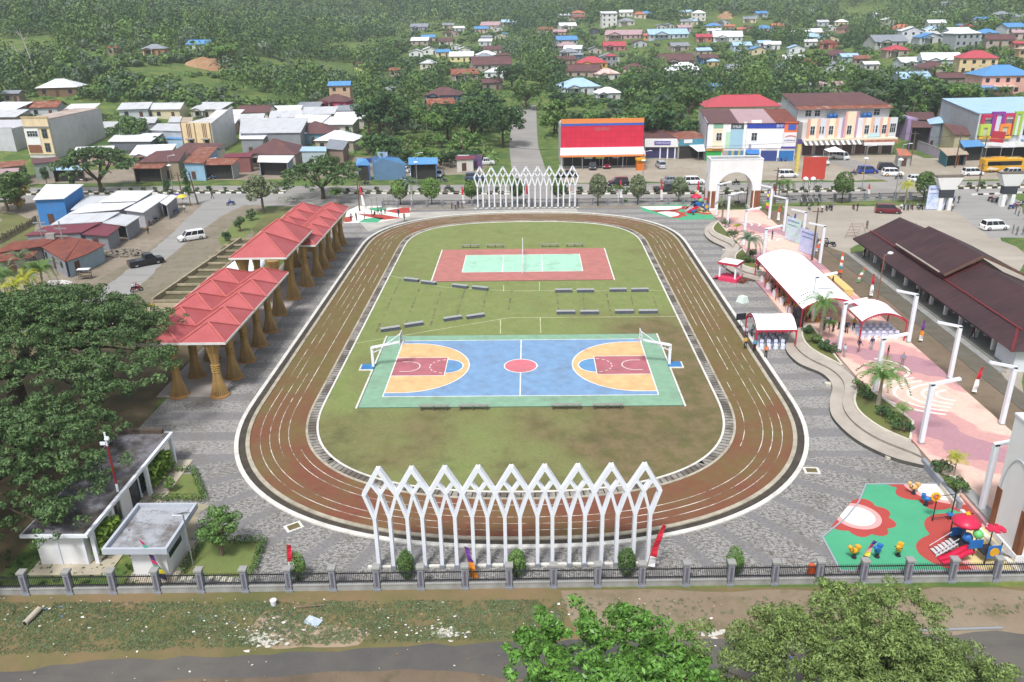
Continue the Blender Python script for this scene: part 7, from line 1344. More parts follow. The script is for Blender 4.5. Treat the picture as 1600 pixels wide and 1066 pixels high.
q = P(1156, 516); t = thing('screen', 'dark display screen on a tripod beside the track kerb', 'screen', q, R(15)); MB().box(-.62, -.05, 1.35, .62, .05, 2.15).bd('panel', pl_('screen_dark', '34353f', .3), t); m = MB(); m.tube([(0, 0, .5), (0, 0, 1.4)], .03, 5)
for a in (0, 120, 240): m.tube([(0, 0, .6), (.5*math.cos(R(a)), .5*math.sin(R(a)), 0)], .02, 4)
m.bd('tripod', IRON, t)
q = P(1160, 472); t = thing('box', 'pale mint draped box alone on the paving right of the track', 'box', q, R(-10)); MB().lathe(0, 0, [(0, .85), (.7, .62), (.8, .6)], 4).bd('cloth', pl_('mint_cloth', 'cfe0d6', .8, .05), t)
def sboard(label, x, y, w_, h_, rz, c1, c2, z=.3, tilt=0):
    t = thing('banner_board', label, 'banner', (x, y, z), rz); n = N('printed_banner_'+label[:6]); f = n.noise(.8, 3); g = n.noise(3, 3, stretch=(.6, 1, 3)); k = n.mix(n.ramp(f, .4, .6), lin(c1), lin(c2)); k = n.mix(n.ramp(g, .55, .6, 0, .45), k, lin('6f7fae')); n.col(k); o = MB().box(-w_/2, -.03, .1, w_/2, .03, h_).bd('sheet', n.mat, t); m = MB(); m.bar((-w_/2, .06, 0), (-w_/2, .06, h_), .07).bar((w_/2, .06, 0), (w_/2, .06, h_), .07).bar((-w_/2, .05, h_*.4), (w_/2, .05, h_*.4), .05); m.bd('frame', STEEL, t)
    gly(t, -w_*.4, w_*.4, -.035, h_*.82, h_*.88, pl_('print_blue', '5566a0', .7), 9, 1); gly(t, -w_*.4, w_*.3, -.035, h_*.66, h_*.7, pl_('print_blue', '5566a0'), 12, 2); return t
p = P(1246, 378, .3); sboard('light blue and green printed banner board at the right plaza edge, farther one', 44.0, 48.5, 3.6, 3.9, R(-68), 'c9d3ea', 'bfe0d2'); sboard('lilac-blue printed banner board at the right plaza edge, nearer one', 44.1, 41.4, 3.6, 3.8, R(-68), 'cdd0ec', 'b5c6e6')
p = P(1460, 328); t = sboard('pale blue printed banner standing in the car park beside the clipped tree', p.x, p.y, 3.4, 4.6, R(0), 'd5dcee', 'a9bcdc', 0)
p = P(1265, 322); t = thing('signboard', 'blank orange-red signboard on black and white lattice legs beside the gate arch', 'signboard', p, R(-6)); MB().box(-2.1, -.1, 5.2, 2.1, .1, 9.4).bd('board', pl_('orange_red_board', 'b8463a', .6, .08, .5), t)
for k, x_ in enumerate((-1.6, -.5, .5, 1.6)): m = MB(); n_ = 7; [m.bar((x_+(.12 if i % 2 else -.12), 0, i*.8), (x_+(-.12 if i % 2 else .12), 0, (i+1)*.8), .07, .07, i % 2) for i in range(n_)]; m.bar((x_-.14, 0, 0), (x_-.14, 0, 5.3), .06, .06, 0).bar((x_+.14, 0, 0), (x_+.14, 0, 5.3), .06, .06, 0); m.bd('leg', [pl_('leg_black', '25262a', .6), WHITE], t)
for x_ in (-1.4, 0): MB().lathe(x_, -.3, [(5.0, .1), (5.2, .5), (5.5, .45), (5.7, .1)], 10).bd('lamp', WHITE, t)
for (px, py, w_, l, c1, c2) in ((724, 264, 3.0, 'white billboard by the north road junction', 'e2e3e6', 'd0d3da'), (744, 264, 3.0, 'dark purple printed billboard by the north road junction', '4b4578', '7a4f6a')): p = P(px, py); sboard(l, p.x, p.y, w_, 3.4, 0, c1, c2, 0)
for (px, py, w_, h_, l, c) in ((589, 275, 1.6, 4.6, 'left tall blue poster panel with a portrait at the blue-roofed shop', '5f7fae'), (611, 275, 1.8, 4.6, 'right tall blue poster panel with a portrait at the blue-roofed shop', '4c66a8'), (600, 272, 2.4, 5.2, 'pale blue centre poster between two portrait panels at the blue-roofed shop', '9fb9d9'), (673, 271, 3.2, 3.4, 'blue and magenta poster at the right end of the blue-roofed shops', '6a5fae'), (571, 268, 3.4, 3.2, 'dark blue fascia sign at the left end of the blue-roofed shops', '2f4fa0')):
    p = P(px, py); t = thing('poster_panel', l, 'poster', p); MB().box(-w_/2, -.05, .3 if 'fascia' not in l else 2.3, w_/2, .05, h_).bd('sheet', pl_('poster_'+c, c, .7, .3, 1.2), t); MB().bar((-w_/2, .08, 0), (-w_/2, .08, h_), .06).bar((w_/2, .08, 0), (w_/2, .08, h_), .06).bd('frame', STEEL, t)
    if 'portrait' in l and 'centre' not in l: MB().lathe(0, 0, [(0, .5), (.02, .5)], 12).bd('portrait', pl_('portrait_pale', 'c9b39f', .8, .3, 3), t); o = COL.objects[-1]; o.rotation_euler = (R(90), 0, 0); o.location = (0, -.06, 3.2); MB().box(-.5, -.07, 1.6, .5, -.055, 2.6).bd('portrait_suit', pl_('poster_dark_suit', '27304a', .8), t)
for px, py, l in ((1473, 328, 'left'), (1571, 322, 'right')):
    p = P(px, py); t = thing('gate_pillar', 'white flaring pillar with a dark band at the %s of the car park entrance' % l, 'gate pillar', (p.x, p.y, 0)); MB().box(-1.2, -.6, 0, -.5, .6, 2.4).bd('leg', WHITE2, t); MB().box(.5, -.6, 0, 1.2, .6, 2.4).bd('leg', WHITE2, t); MB().box(-1.25, -.65, 2.4, 1.25, .65, 3.9).bd('dark_band', pl_('dark_slate_band', '3d4148', .6, .1), t)
    m = MB(); a, b = 1.3, 2.4; m.face([(-a, -.6, 3.9), (a, -.6, 3.9), (b, -.9, 6.2), (-b, -.9, 6.2)]).face([(a, .6, 3.9), (-a, .6, 3.9), (-b, .9, 6.2), (b, .9, 6.2)]).face([(a, -.6, 3.9), (a, .6, 3.9), (b, .9, 6.2), (b, -.9, 6.2)]).face([(-a, .6, 3.9), (-a, -.6, 3.9), (-b, -.9, 6.2), (-b, .9, 6.2)]); m.bd('flared_top', WHITE2, t); MB().box(-2.4, -.9, 6.2, 2.4, .9, 6.4).bd('cap', pl_('cap_brown', '6f655c', .9, .2), t)
PGG, PGR, PGP, PGW, PGC = pl_('rubber_green', '4fa67e', .85, .1, .5, .05), pl_('rubber_red', 'b04a44', .85, .1, .5, .05), pl_('rubber_pink', 'dda3a0', .85, .08, .5, .05), pl_('rubber_white', 'eae6de', .85, .05, .5), pl_('rubber_cream', 'ddcb94', .85, .08, .5, .05)
def clip(poly, pts):
    """keep points of a shape inside a convex polygon (Sutherland-Hodgman)"""
    out = [Vec(p[:2]) for p in pts]; n = len(poly); area = sum(poly[i][0]*poly[(i+1) % n][1]-poly[(i+1) % n][0]*poly[i][1] for i in range(n)); s = 1 if area > 0 else -1
    for i in range(n):
        a, b = Vec(poly[i][:2]), Vec(poly[(i+1) % n][:2]); inp = out; out = []
        f = lambda p: s*((b.x-a.x)*(p.y-a.y)-(b.y-a.y)*(p.x-a.x))
        for j in range(len(inp)):
            p, q = inp[j], inp[(j+1) % len(inp)]; fp, fq = f(p), f(q)
            if fp >= 0: out.append(p)
            if fp*fq < 0: out.append(p.lerp(q, fp/(fp-fq)))
        if not out: return out
    return out
def flower(poly, cx, cy, rs, a0=0, petals=9, cols=(PGR, PGP, PGW), z=.034, asp=1):
    for k, (r, c) in enumerate(zip(rs, cols)):
        pts = []
        for i in range(120): a = 2*math.pi*i/120; q = r*(1+(.2*abs(math.sin(a*petals/2+a0)) if k == 0 else 0)); pts.append((cx+q*math.cos(a), cy+q*math.sin(a)*asp))
        pts = clip(poly, pts)
        if len(pts) > 2: strc('playground_surface', MB().face([(p.x, p.y, z+.004*k) for p in pts]), c)
NP = [P(*q) for q in ((1285, 840), (1322, 810), (1342, 785), (1353, 757), (1497, 757), (1597, 893), (1313, 893))]
NPc = [NP[0], NP[3], NP[4], NP[5], NP[6]]
strc('playground_surface', MB().face([(p.x, p.y, .028) for p in NP]), PGG)
c = P(1335, 807); flower(NPc, c.x+.2, c.y, (2.3, 1.75, 1.3), .4, 9); c = P(1478, 758); flower(NPc, c.x, c.y, (4.1, 3.4, 2.9), .9, 11, asp=.85); c = P(1572, 866); flower(NPc, c.x+.6, c.y, (5.6, 4.3, 3.8), .2, 7, (PGR, PGP, PGC), asp=.85)
m = MB()
for a, b in zip(NP, NP[1:]+NP[:1]): m.bar((a.x, a.y, .05), (b.x, b.y, .05), .11, .1)
tag(m.bd('playground_kerb', pl_('pale_kerb', '9fa3ad', .8, .1)), 'pale kerb around the near flower-patterned playground', 'kerb')
FL = [P(*q) for q in ((537, 349), (590, 348), (640, 338), (642, 322), (560, 322), (542, 330))]; strc('playground_surface', MB().face([(p.x, p.y, .028) for p in FL]), PGW)
for e, c_ in (([(560, 348), (590, 348), (600, 341), (585, 340), (568, 343)], PGG), ([(556, 334), (600, 336), (628, 341), (600, 344), (570, 338)], PGR), ([(600, 330), (640, 323), (641, 333), (622, 334)], PGR), ([(575, 326), (605, 323), (604, 328), (588, 331)], PGG), ([(538, 340), (552, 338), (548, 347), (538, 348)], PGR)): strc('playground_surface', MB().face([(*P(*q).xy, .034) for q in e]), c_)
FR_ = [P(*q) for q in ((1000, 323), (1004, 330), (1061, 344), (1117, 343), (1108, 322), (1060, 320))]; strc('playground_surface', MB().face([(p.x, p.y, .028) for p in FR_]), PGG)
FRc = [FR_[0], FR_[2], FR_[3], FR_[4]]
c = P(1030, 323); flower(FRc, c.x, c.y, (5.0, 4.4), .3, 9, (PGR, PGW), asp=.7); c = P(1042, 335); flower(FRc, c.x, c.y, (3.2, 2.3), .3, 9, (PGR, PGW), asp=.9); c = P(1104, 327); flower(FRc, c.x, c.y, (3.8, 3.0), .3, 9, (PGR, PGC), asp=1)
PLR, PLB, PLY, PLG, PLK = pl_('plastic_red', 'c82b4e', .35, .05), pl_('plastic_blue', '2f6fb5', .35, .05), pl_('plastic_yellow', 'e0a82a', .35, .05), pl_('plastic_green', '6fbf74', .35, .05), pl_('post_dark', '2f3036', .4)
def playset(label, loc, rz, s=1.):
    t = thing('playset', label, 'playground set', loc, rz); t.scale = (s, s, s)
    for x_, y_, h in ((-.7, -.7, 3.0), (.7, -.7, 3.0), (-.7, .7, 3.0), (.7, .7, 3.0), (.9, -1.9, 2.2), (2.1, -1.9, 2.0), (2.1, -.6, 2.6)): MB().tube([(x_, y_, 0), (x_, y_, h)], .055, 6).bd('post', PLK, t)
    m = MB(); m.lathe(0, 0, [(2.95, .05), (2.9, 1.15), (3.1, 1.1), (3.35, .8), (3.6, .35), (3.65, .05)], 10); m.bd('canopy', PLR, t, smooth=True); MB().lathe(0, 0, [(3.6, .12), (3.8, .22), (4.0, .05)], 6).bd('finial', PLY, t)
    MB().box(-.7, -.7, 1.1, .7, .7, 1.2).bd('deck', PLK, t); MB().box(.7, -1.9, .9, 2.1, -.6, 1.0).bd('deck', PLK, t); MB().box(-.7, .62, 1.2, .7, .7, 2.0).bd('panel', PLB, t); MB().box(-.3, -1.3, 1.2, .9, -1.2, 2.0).bd('panel', PLB, t)
    o = MB().box(.9, -1.98, .6, 2.1, -1.9, 1.8).bd('panel', PLB, t); MB().lathe(0, 0, [(0, .42), (.05, .42)], 14).bd('round_window', PLY, t); o = COL.objects[-1]; o.rotation_euler = (R(90), 0, 0); o.location = (1.5, -1.99, 1.2)
    MB().ball((.5, -1.0, 2.4), .42, 10).bd('green_dome', PLG, t, smooth=True); MB().ball((.1, -.4, 1.7), .45, 10).bd('blue_tunnel', PLB, t, smooth=True); m = MB(); m.box(1.5, -1, 2.5, 3.0, -.4, 2.6).box(1.9, -1.3, 2.5, 2.3, -.1, 2.62).box(2.5, -1.3, 2.5, 2.8, -.1, 2.62); m.bd('red_leaf_panel', PLR, t)
    m = MB()
    for lane in (0, .52):
        prof = [(-.0, 1.1), (-.6, .95), (-1.3, .55), (-1.9, .25), (-2.5, .15)]
        for (xa, za), (xb, zb) in zip(prof, prof[1:]):
            y0 = -1.75+lane; m.face([(xa, y0, za), (xa, y0+.48, za), (xb, y0+.48, zb), (xb, y0, zb)])
            for yy in (y0, y0+.48): m.face([(xa, yy, za), (xb, yy, zb), (xb, yy, zb+.2), (xa, yy, za+.2)])
    m.bd('slide', PLR, t); m = MB()
    for (xa, za), (xb, zb) in zip([(2.1, 1.0), (2.7, .8), (3.3, .4), (3.9, .1)], [(2.7, .8), (3.3, .4), (3.9, .1), (4.1, .08)]): m.face([(xa, -1.7, za), (xa, -1.1, za), (xb, -1.1, zb), (xb, -1.7, zb)]).face([(xa, -1.7, za), (xb, -1.7, zb), (xb, -1.7, zb+.16), (xa, -1.7, za+.16)])
    m.bd('grey_slide', pl_('slide_grey', 'b9b9c4', .5), t); m = MB()
    for i in range(6): m.box(-2.4+i*.3, -.5, .15+i*.17, -2.1+i*.3, .5, .2+i*.17)
    m.bar((-2.5, -.5, .5), (-.7, -.5, 1.7), .05).bar((-2.5, .5, .5), (-.7, .5, 1.7), .05).bar((-2.5, -.5, .1), (-.7, -.5, 1.2), .08); m.bd('stair', pl_('stair_white', 'c9c9cc', .5), t); return t
p = P(1497, 862); playset('colourful playset with red canopy and twin red slide in the near playground', (p.x+.1, p.y, .03), R(8), .84); p = P(1086, 330); playset('small colourful playset with yellow and red tops in the far playground', (p.x, p.y, .03), R(20), .9)
p = P(1469, 815); t = thing('swing', 'black swing frame with a sunflower top in the near playground', 'swing', (p.x, p.y, .03)); MB().tube([(-.6, 0, 0), (-.6, 0, 2.3)], .05, 6).tube([(.9, .3, 0), (.9, .3, 2.3)], .05, 6).tube([(-.6, 0, .25), (.9, .3, .25)], .03, 5).tube([(-.6, 0, 2.2), (.9, .3, 2.2)], .03, 5).bd('frame', PLK, t); m = MB()
for i in range(10): a = i*.628; m.ball((-.75+.28*math.cos(a), -.05, 2.2+.28*math.sin(a)), .12, 6)
m.bd('petals', PLY, t); MB().ball((-.75, -.12, 2.2), .14, 8).bd('flower_centre', pl_('centre_orange', 'd3663a', .5), t); MB().box(.5, -.1, .5, .95, .3, .58).bd('seat', PLB, t); MB().tube([(.6, .1, .55), (.6, .1, 2.2)], .015, 4).tube([(.85, .1, .55), (.85, .1, 2.2)], .015, 4).bd('chain', STEEL, t)
def rider(label, px, py, c, rz, x=None):
    p = x or P(px, py); t = thing('spring_rider', label, 'spring rider', (p.x, p.y, .03), rz); MB().lathe(0, 0, [(0, .2), (.06, .2), (.1, .08), (.16, .12), (.22, .08), (.28, .12), (.36, .08)], 8).bd('spring', PLK, t); m = MB(); m.ball((0, 0, .6), .26, 8, 0, (1.7, .75, .8)); m.tube([(-.3, 0, .65), (-.42, 0, .95)], [.16, .12], 6).ball((-.5, 0, 1.05), .17, 8); m.bd('body', c, t, smooth=True); MB().box(.1, -.18, .78, .4, .18, .95).bd('seat', c, t)
    MB().tube([(-.35, -.28, .9), (-.35, .28, .9)], .03, 5).bd('handle', PLK, t); return t
rider('yellow spring rider at the left of the near playground beside the striped flag', 1334, 872, PLY, .4); rider('blue spring rider between two yellow ones in the near playground', 1370, 871, PLB, .8); rider('yellow spring rider nearest the red petals in the near playground', 1403, 869, PLY, .9); rider('pale orange seesaw-shaped rider on the white flower in the near playground', 1427, 772, pl_('plastic_orange', 'e0b377', .4), .2); rider('large blue rider beside the sunflower swing', 1446, 790, PLB, 2.6); rider('blue spring rider in the far playground', 1083, 336, PLB, .3)
for k, (px, py, w_, l) in enumerate(((581, 327, 2.2, 'left'), (600, 325, 2.6, 'middle'), (615, 324, 2.0, 'right'))): p = P(px, py); t = thing('exercise_frame', 'grey tubular exercise frame at the far left corner, %s one' % l, 'exercise frame', (p.x, p.y, .03)); m = MB(); m.tube([(-w_/2, 0, 0), (-w_/2, 0, 2.3)], .05, 5).tube([(w_/2, 0, 0), (w_/2, 0, 2.3)], .05, 5).tube([(-w_/2, 0, 2.25), (w_/2, 0, 2.25)], .05, 5).tube([(0, -.8, 0), (0, 0, 2.25)], .04, 5).tube([(0, .8, 0), (0, 0, 2.25)], .04, 5); m.bd('frame', pl_('tube_grey', '8a9296', .4), t)
SKIN, HAIR, SHOE = pl_('skin', '9a6f55', .6, .05), pl_('hair_black', '1b1817', .6, .1), pl_('shoes_dark', '2a2624', .6, .1)
SH = pl_('shirt_base', 'd0d0d0', .8, .06); TR = pl_('trousers_base', '30323a', .8, .1)
def body_mesh(name, J, E, tags):
    me = bpy.data.meshes.new(name); me.from_pydata([j[:3] for j in J], E, []); o = bpy.data.objects.new(name, me); COL.objects.link(o); o.modifiers.new('s', 'SKIN'); sv = me.skin_vertices[0].data
    for i, j in enumerate(J): sv[i].radius = (j[3], j[3]*(j[4] if len(j) > 4 else 1)); sv[i].use_root = (i == 0)
    sb = o.modifiers.new('u', 'SUBSURF'); sb.levels = 1; sb.render_levels = 1; dg = bpy.context.evaluated_depsgraph_get(); dg.update(); nm_ = bpy.data.meshes.new_from_object(o.evaluated_get(dg)); bpy.data.objects.remove(o); nm_.name = name; nm_.materials.clear()
    for m_ in (SKIN, SH, TR, HAIR, SHOE): nm_.materials.append(m_)
    JJ = np.array([j[:3] for j in J]); tg = np.array(tags)
    for f in nm_.polygons:
        c = np.array(f.center); k = int(tg[np.argmin(((JJ-c)**2).sum(1))])
        if k == 9: k = 3 if (c[2] > HT[0]+.045 or c[1] > HT[1]+.035) else 0
        f.material_index = k; f.use_smooth = True
    return nm_
HT = [0, 0]
def skeleton(pose):
    J, E, T_ = [], [], []
    def add(p, r, t, par=None, r2=1): J.append((*p, r, r2)); T_.append(t); k = len(J)-1; (E.append((par, k)) if par is not None else None); return k
    sit = pose in ('sit', 'ride'); hz0 = .52 if pose == 'sit' else .82 if pose == 'ride' else .93; ln_ = -.10 if pose == 'ride' else 0
    pel = add((0, 0, hz0), .14, 2, None, .75); ab = add((0, ln_*.4, hz0+.17), .125, 1, pel, .8); ch = add((0, ln_, hz0+.37), .155, 1, ab, .7); nk = add((0, ln_*1.2-.01, hz0+.51), .055, 0, ch); hd = add((0, ln_*1.3-.02, hz0+.59), .078, 9, nk); ht_ = add((0, ln_*1.3-.01, hz0+.69), .085, 9, hd, 1.1); HT[0] = hz0+.6; HT[1] = ln_*1.3
    nose = add((0, ln_*1.3-.11, hz0+.62), .014, 0, hd)
    for s in (-1, 1):
        ear = add((s*.085, ln_*1.3, hz0+.62), .014, 0, hd)
        shd = add((s*.17, ln_, hz0+.45), .062, 1, ch)
        if pose == 'stand': el, wr, hv = (s*.235, .03, hz0+.19), (s*.25, -.04, hz0-.06), Vec((s*.01, -.04, -.07))
        elif pose == 'walk': el, wr, hv = (s*.23, s*.1, hz0+.2), (s*.24, s*.14-.12, hz0-.02), Vec((0, -.05, -.06))
        elif pose == 'arms': el, wr, hv = (s*.26, -.08, hz0+.22), (s*.16, -.3, hz0+.3), Vec((-s*.02, -.07, .02))
        elif pose == 'sit': el, wr, hv = (s*.22, -.04, hz0+.18), (s*.15, -.26, hz0+.1), Vec((-s*.02, -.07, -.01))
        else: el, wr, hv = (s*.27, -.26, hz0+.26), (s*.27, -.5, hz0+.2), Vec((0, -.06, -.02))
        e_ = add(el, .044, 1, shd); w_ = add(wr, .028, 0, e_); hp = Vec(wr)+hv; h_ = add(hp, .03, 0, w_, .6); side = Vec((0, 1, 0)) if abs(hv.z) > .04 else Vec((1, 0, 0))
        for i in range(4):
            L_ = (.06, .07, .066, .052)[i]; a = hp+hv.normalized()*.03+side*(.022*(i-1.5)); f1 = add(a, .009, 0, h_); f2 = add(a+hv.normalized()*L_*.6, .008, 0, f1); add(a+hv.normalized()*L_+Vec((-s*.015, 0, 0)), .007, 0, f2)
        th = add(hp-side*.035*(1 if side.y else s)+hv*.1, .01, 0, h_); add(hp-side*.055*(1 if side.y else s)+hv.normalized()*.045, .008, 0, th)
        hip = add((s*.09, 0, hz0-.04), .092, 2, pel)
        if pose == 'sit': kn, an, to = (s*.11, -.42, hz0-.02), (s*.11, -.40, .09), (s*.11, -.54, .035)
        elif pose == 'ride': kn, an, to = (s*.17, -.36, hz0-.12), (s*.18, -.22, .32), (s*.18, -.36, .27)
        elif pose == 'walk': kn, an, to = (s*.09, -.06-s*.12, .5), (s*.09, .06-s*.24+.02, .1), (s*.09, -.08-s*.24, .035)
        else: kn, an, to = (s*.1, -.02, .5), (s*.11, .03, .09), (s*.12, -.12, .035)
        kk = add(kn, .062, 2, hip); aa = add(an, .042, 2, kk); add(to, .038, 4, aa, .7)
    return J, E, T_
BM = {}
for ps in ('stand', 'walk', 'arms', 'sit', 'ride'): BM[ps] = body_mesh('body', *skeleton(ps))
def cloth(h): return pl_('cloth_'+h, h, .8, .1, 3)
def pers(label, loc, rz, shirt, trousers, pose='stand', s=1., group=None, extra=None):
    t = thing('person', label, 'person', loc, rz, group); t.scale = (s, s, s); o = bpy.data.objects.new('body', BM[pose]); COL.objects.link(o); o.parent = t
    for k, m_ in ((1, cloth(shirt)), (2, cloth(trousers))): o.material_slots[k].link = 'OBJECT'; o.material_slots[k].material = m_
    return t
rp = random.Random(12)
W_, K_, NV, GY = 'dcdde0', '23242a', '26304f', '6f7378'
def pp(px, py, label, shirt, tr, pose='stand', rz=None, z=0, s=.98): p = P(px, py, z); return pers(label, (p.x, p.y, z), rp.uniform(0, 6.28) if rz is None else rz, shirt, tr, pose, s)
for a in [
 (332, 311, 'person in dark clothes walking across the side road mouth', K_, K_, 'walk', 1.2), (289, 332, 'person in a white shirt standing on the dirt lot by the motorbikes', W_, GY, 'stand'), (232, 366, 'person in a brown shirt standing alone on the dirt lot', '8a6a4c', K_, 'stand'), (237, 490, 'person in yellow standing on the platform beside the shade tree', 'c9a93c', W_, 'stand'), (242, 491, 'second person in yellow with black trousers on the platform', 'c9a93c', K_, 'arms'),
 (549, 346, 'person in grey at the left of the exercise corner', '8d9197', K_, 'walk'), (557, 345, 'person in dark clothes beside the pavilion end at the exercise corner', '3a4d42', K_, 'stand'), (570, 344, 'person in a light grey top standing on the white rubber surface', 'a9a9ad', K_, 'stand'), (581, 337, 'person in grey with arms raised at the exercise frames', '8f959c', K_, 'arms'), (591, 336, 'person in grey bending near the exercise frames', '7e868c', K_, 'walk'), (596, 336, 'person in grey-green at the middle exercise frame', '7c8a80', K_, 'arms'), (602, 335, 'person in pale grey at the right exercise frame', '9aa3a8', K_, 'stand'), (586, 339, 'person crouched low in black near the exercise frames', K_, K_, 'sit'),
 (623, 339, 'person in navy at the edge of the exercise corner', '39415c', NV, 'stand'), (632, 346, 'person in grey-green trousers walking on the paving by the track', '5d6a60', '3c5048', 'walk'), (706, 327, 'leftmost of four people standing left of the far arches', '8a7f82', K_, 'stand'), (712, 328, 'second of four people left of the far arches, in grey', '9a9ca0', NV, 'stand'), (716, 326, 'third of four people left of the far arches, in dark blue', '3a4468', K_, 'stand'), (722, 326, 'fourth of four people left of the far arches, nearest the flag', '6f6a70', K_, 'stand'),
 (1409, 573, 'person in a grey-blue shirt standing on the near pink plaza', '7c8aa0', '8c7a78', 'stand', 2.8, .3), (1341, 550, 'person in a navy jacket walking in front of the tents', NV, '8a7068', 'walk', 2.0, .3), (1361, 547, 'person in navy standing in front of the empty chairs', NV, 'a5a3a8', 'stand', 3.1, .3), (1206, 374, 'person in black standing alone on the far pink plaza', K_, K_, 'stand', 1, .3), (1171, 377, 'person in black and white beside the palm on the far plaza', W_, K_, 'stand', 1, .3), (1300, 448, 'person in black standing at the yellow table', K_, K_, 'stand', 1, .3), (1312, 442, 'person in purple seated behind the yellow table', '3f3a66', K_, 'sit', 1, .3), (1386, 560, 'person in black and red half hidden by the bent lamp arm', K_, 'b03848', 'stand', 1, .3),
 (1350, 403, 'leftmost person in black inside the dark-roofed hall', K_, K_, 'stand', None, .3), (1357, 402, 'person in grey inside the far end of the hall', '5a5d64', K_, 'stand', None, .3), (1376, 426, 'person in dark red standing in the hall beside a drum', '5c2a34', K_, 'stand', None, .3), (1430, 467, 'person in black walking in the middle of the hall', K_, K_, 'walk', None, .3), (1441, 471, 'person in grey in the middle of the hall', '7b7f86', GY, 'stand', None, .3), (1450, 474, 'person in dark grey bending in the middle of the hall', '4b4d54', K_, 'walk', None, .3), (1519, 529, 'person in maroon walking near the hall chairs', '5f2f3d', K_, 'walk', None, .3),
 (1284, 333, 'person in white with dark trousers at the car park edge', W_, K_, 'stand'), (1299, 330, 'person in blue grey at the car park edge, right of two motorbikes', '5b6785', NV, 'stand'), (1339, 330, 'person in navy standing beside a parked motorbike', NV, NV, 'stand'), (1354, 358, 'person in grey standing at the far corner of the hall roof', '6d7076', K_, 'stand'), (1424, 362, 'person in white with a dark bag behind the hall', W_, K_, 'stand'), (1429, 362, 'person in pale grey behind the hall beside another', 'b9bcc2', GY, 'stand'), (1407, 331, 'person in black and white beside the maroon car', W_, K_, 'stand'), (1487, 330, 'person in a white shirt at the car park entrance', W_, NV, 'stand'), (1497, 318, 'person in dark grey near the parked motorbikes at the entrance', '4a4d52', K_, 'walk'),
 (1591, 338, 'person in green trousers beside the motorbikes at the right edge', 'a5a29f', '3f5f55', 'stand'), (1586, 335, 'person in dark clothes beside the motorbikes at the right edge', '3e4250', K_, 'stand'), (1582, 365, 'leftmost of three people in grey on the car park road', '6f7a80', GY, 'stand'), (1588, 368, 'middle of three people in grey on the car park road', '7a858a', GY, 'stand'), (1597, 367, 'rightmost of three people in grey on the car park road', '848e93', GY, 'stand'),
 (1164, 546, 'person in a yellow shirt standing on the track kerb beside the small tent', 'd2a63e', K_, 'stand', 3.1), (1178, 550, 'person in a light blue shirt standing left of the small tent', '4f9cc4', K_, 'stand', 3.3), (1196, 560, 'person in an orange vest standing in front of the small tent', 'd98450', K_, 'stand', 3.1), (1166, 530, 'person in pale lilac behind the yellow shirt', 'b9b5cc', NV, 'stand', 3), (1175, 526, 'person in mint green beside the small tent back', 'b5d0c4', K_, 'stand', 3.4), (1181, 533, 'person in white close to the left tent post', 'd6d6da', K_, 'stand', 3), (994, 262, 'person in dark clothes standing before the red shop', K_, K_, 'stand'), (920, 259, 'person in navy at the glass front of the red shop', NV, K_, 'stand'), (1023, 304, 'person in black standing in the road beside the dark open truck', K_, K_, 'walk'),
 (1318, 558, 'person in pale blue near the young palm before the long tent', 'c6d0dc', 'a5a3a8', 'stand', 2, .3), (1283, 512, 'person in navy at the front of the long tent', NV, K_, 'stand', 2.4, .3), (1291, 513, 'person in pale blue at the front of the long tent', 'aebfd6', W_, 'stand', 3, .3), (1319, 520, 'person in brown batik beside the post of the long tent', '94683c', K_, 'stand', 3, .3), (1333, 516, 'person in yellow between the two right tents', 'b99a3c', K_, 'stand', 3, .3)]:
    a = list(a)+[None]*(8-len(a)); pp(a[0], a[1], a[2], a[3], a[4], a[5], a[6], a[7] or 0)
for k, (x, y) in enumerate(((36.1, 9.2), (37, 8.7), (37.9, 9.4), (38.4, 8.2), (36.9, 9.9), (34.3, 32.5), (35.6, 33.2), (37.4, 32.8))): pers('standing person %s of the long white tent, %s one from the left' % (('in front', 'first second third fourth fifth'.split()[k]) if k < 5 else ('behind the far end', 'first second third'.split()[k-5])), (x, y, .3), rp.uniform(0, 6), rp.choice(['8f6a3a', W_, NV, '7a3040']), K_, 'stand', .98)
for i in range(13):
    x, y = 27.5+(i % 4)*.8, 5.4+(i//4)*.95-(.95 if i > 10 else 0)*0; pers('person in a grey shirt seated in the small tent, row %d, %s from the left' % (i//4+1, 'first second third fourth'.split()[i % 4]), (x, y-.05, .02), R(180)+rp.uniform(-.2, .2)-R(180), rp.choice(['8e93ab', 'a5abc0', '7f88a5', 'b5bccb']), K_, 'sit', .98, 'seated people in the small tent')
for i in range(15):
    k = i*27//15; x, y = 34.3+(k % 3)*1.0, 12.2+(k//3)*1.9; pers('person seated in the long tent, row %d from the front, %s from the left' % (k//3+1, 'first second third'.split()[k % 3]), (x, y, .3), R(-90)+rp.uniform(-.2, .2), rp.choice(['8f6a3a', 'a07a45', '3a2f2c', '6f3548']), K_, 'sit', .98, 'seated people in the long tent')
TYRE, RIM, GLASS, CHR = pl_('tyre', '1c1c1d', .85, .1), pl_('wheel_rim', 'a5a8ab', .35, .05, 1, 0, .7), pl_('car_glass', '1a2127', .08, .05, 1, 0, 0, .6), pl_('chrome', 'c2c5c8', .25, .05, 1, 0, .8)
HEADL, TAILL = pl_('headlight', 'e2e4e4', .15, .02), pl_('taillight', '9c2127', .25, .05)
def cpaint(h):
    m_ = pl_('paint_'+h, h, .3, .04, 1, .03); m_.node_tree.nodes['Principled BSDF'].inputs['Coat Weight'].default_value = .5; return m_
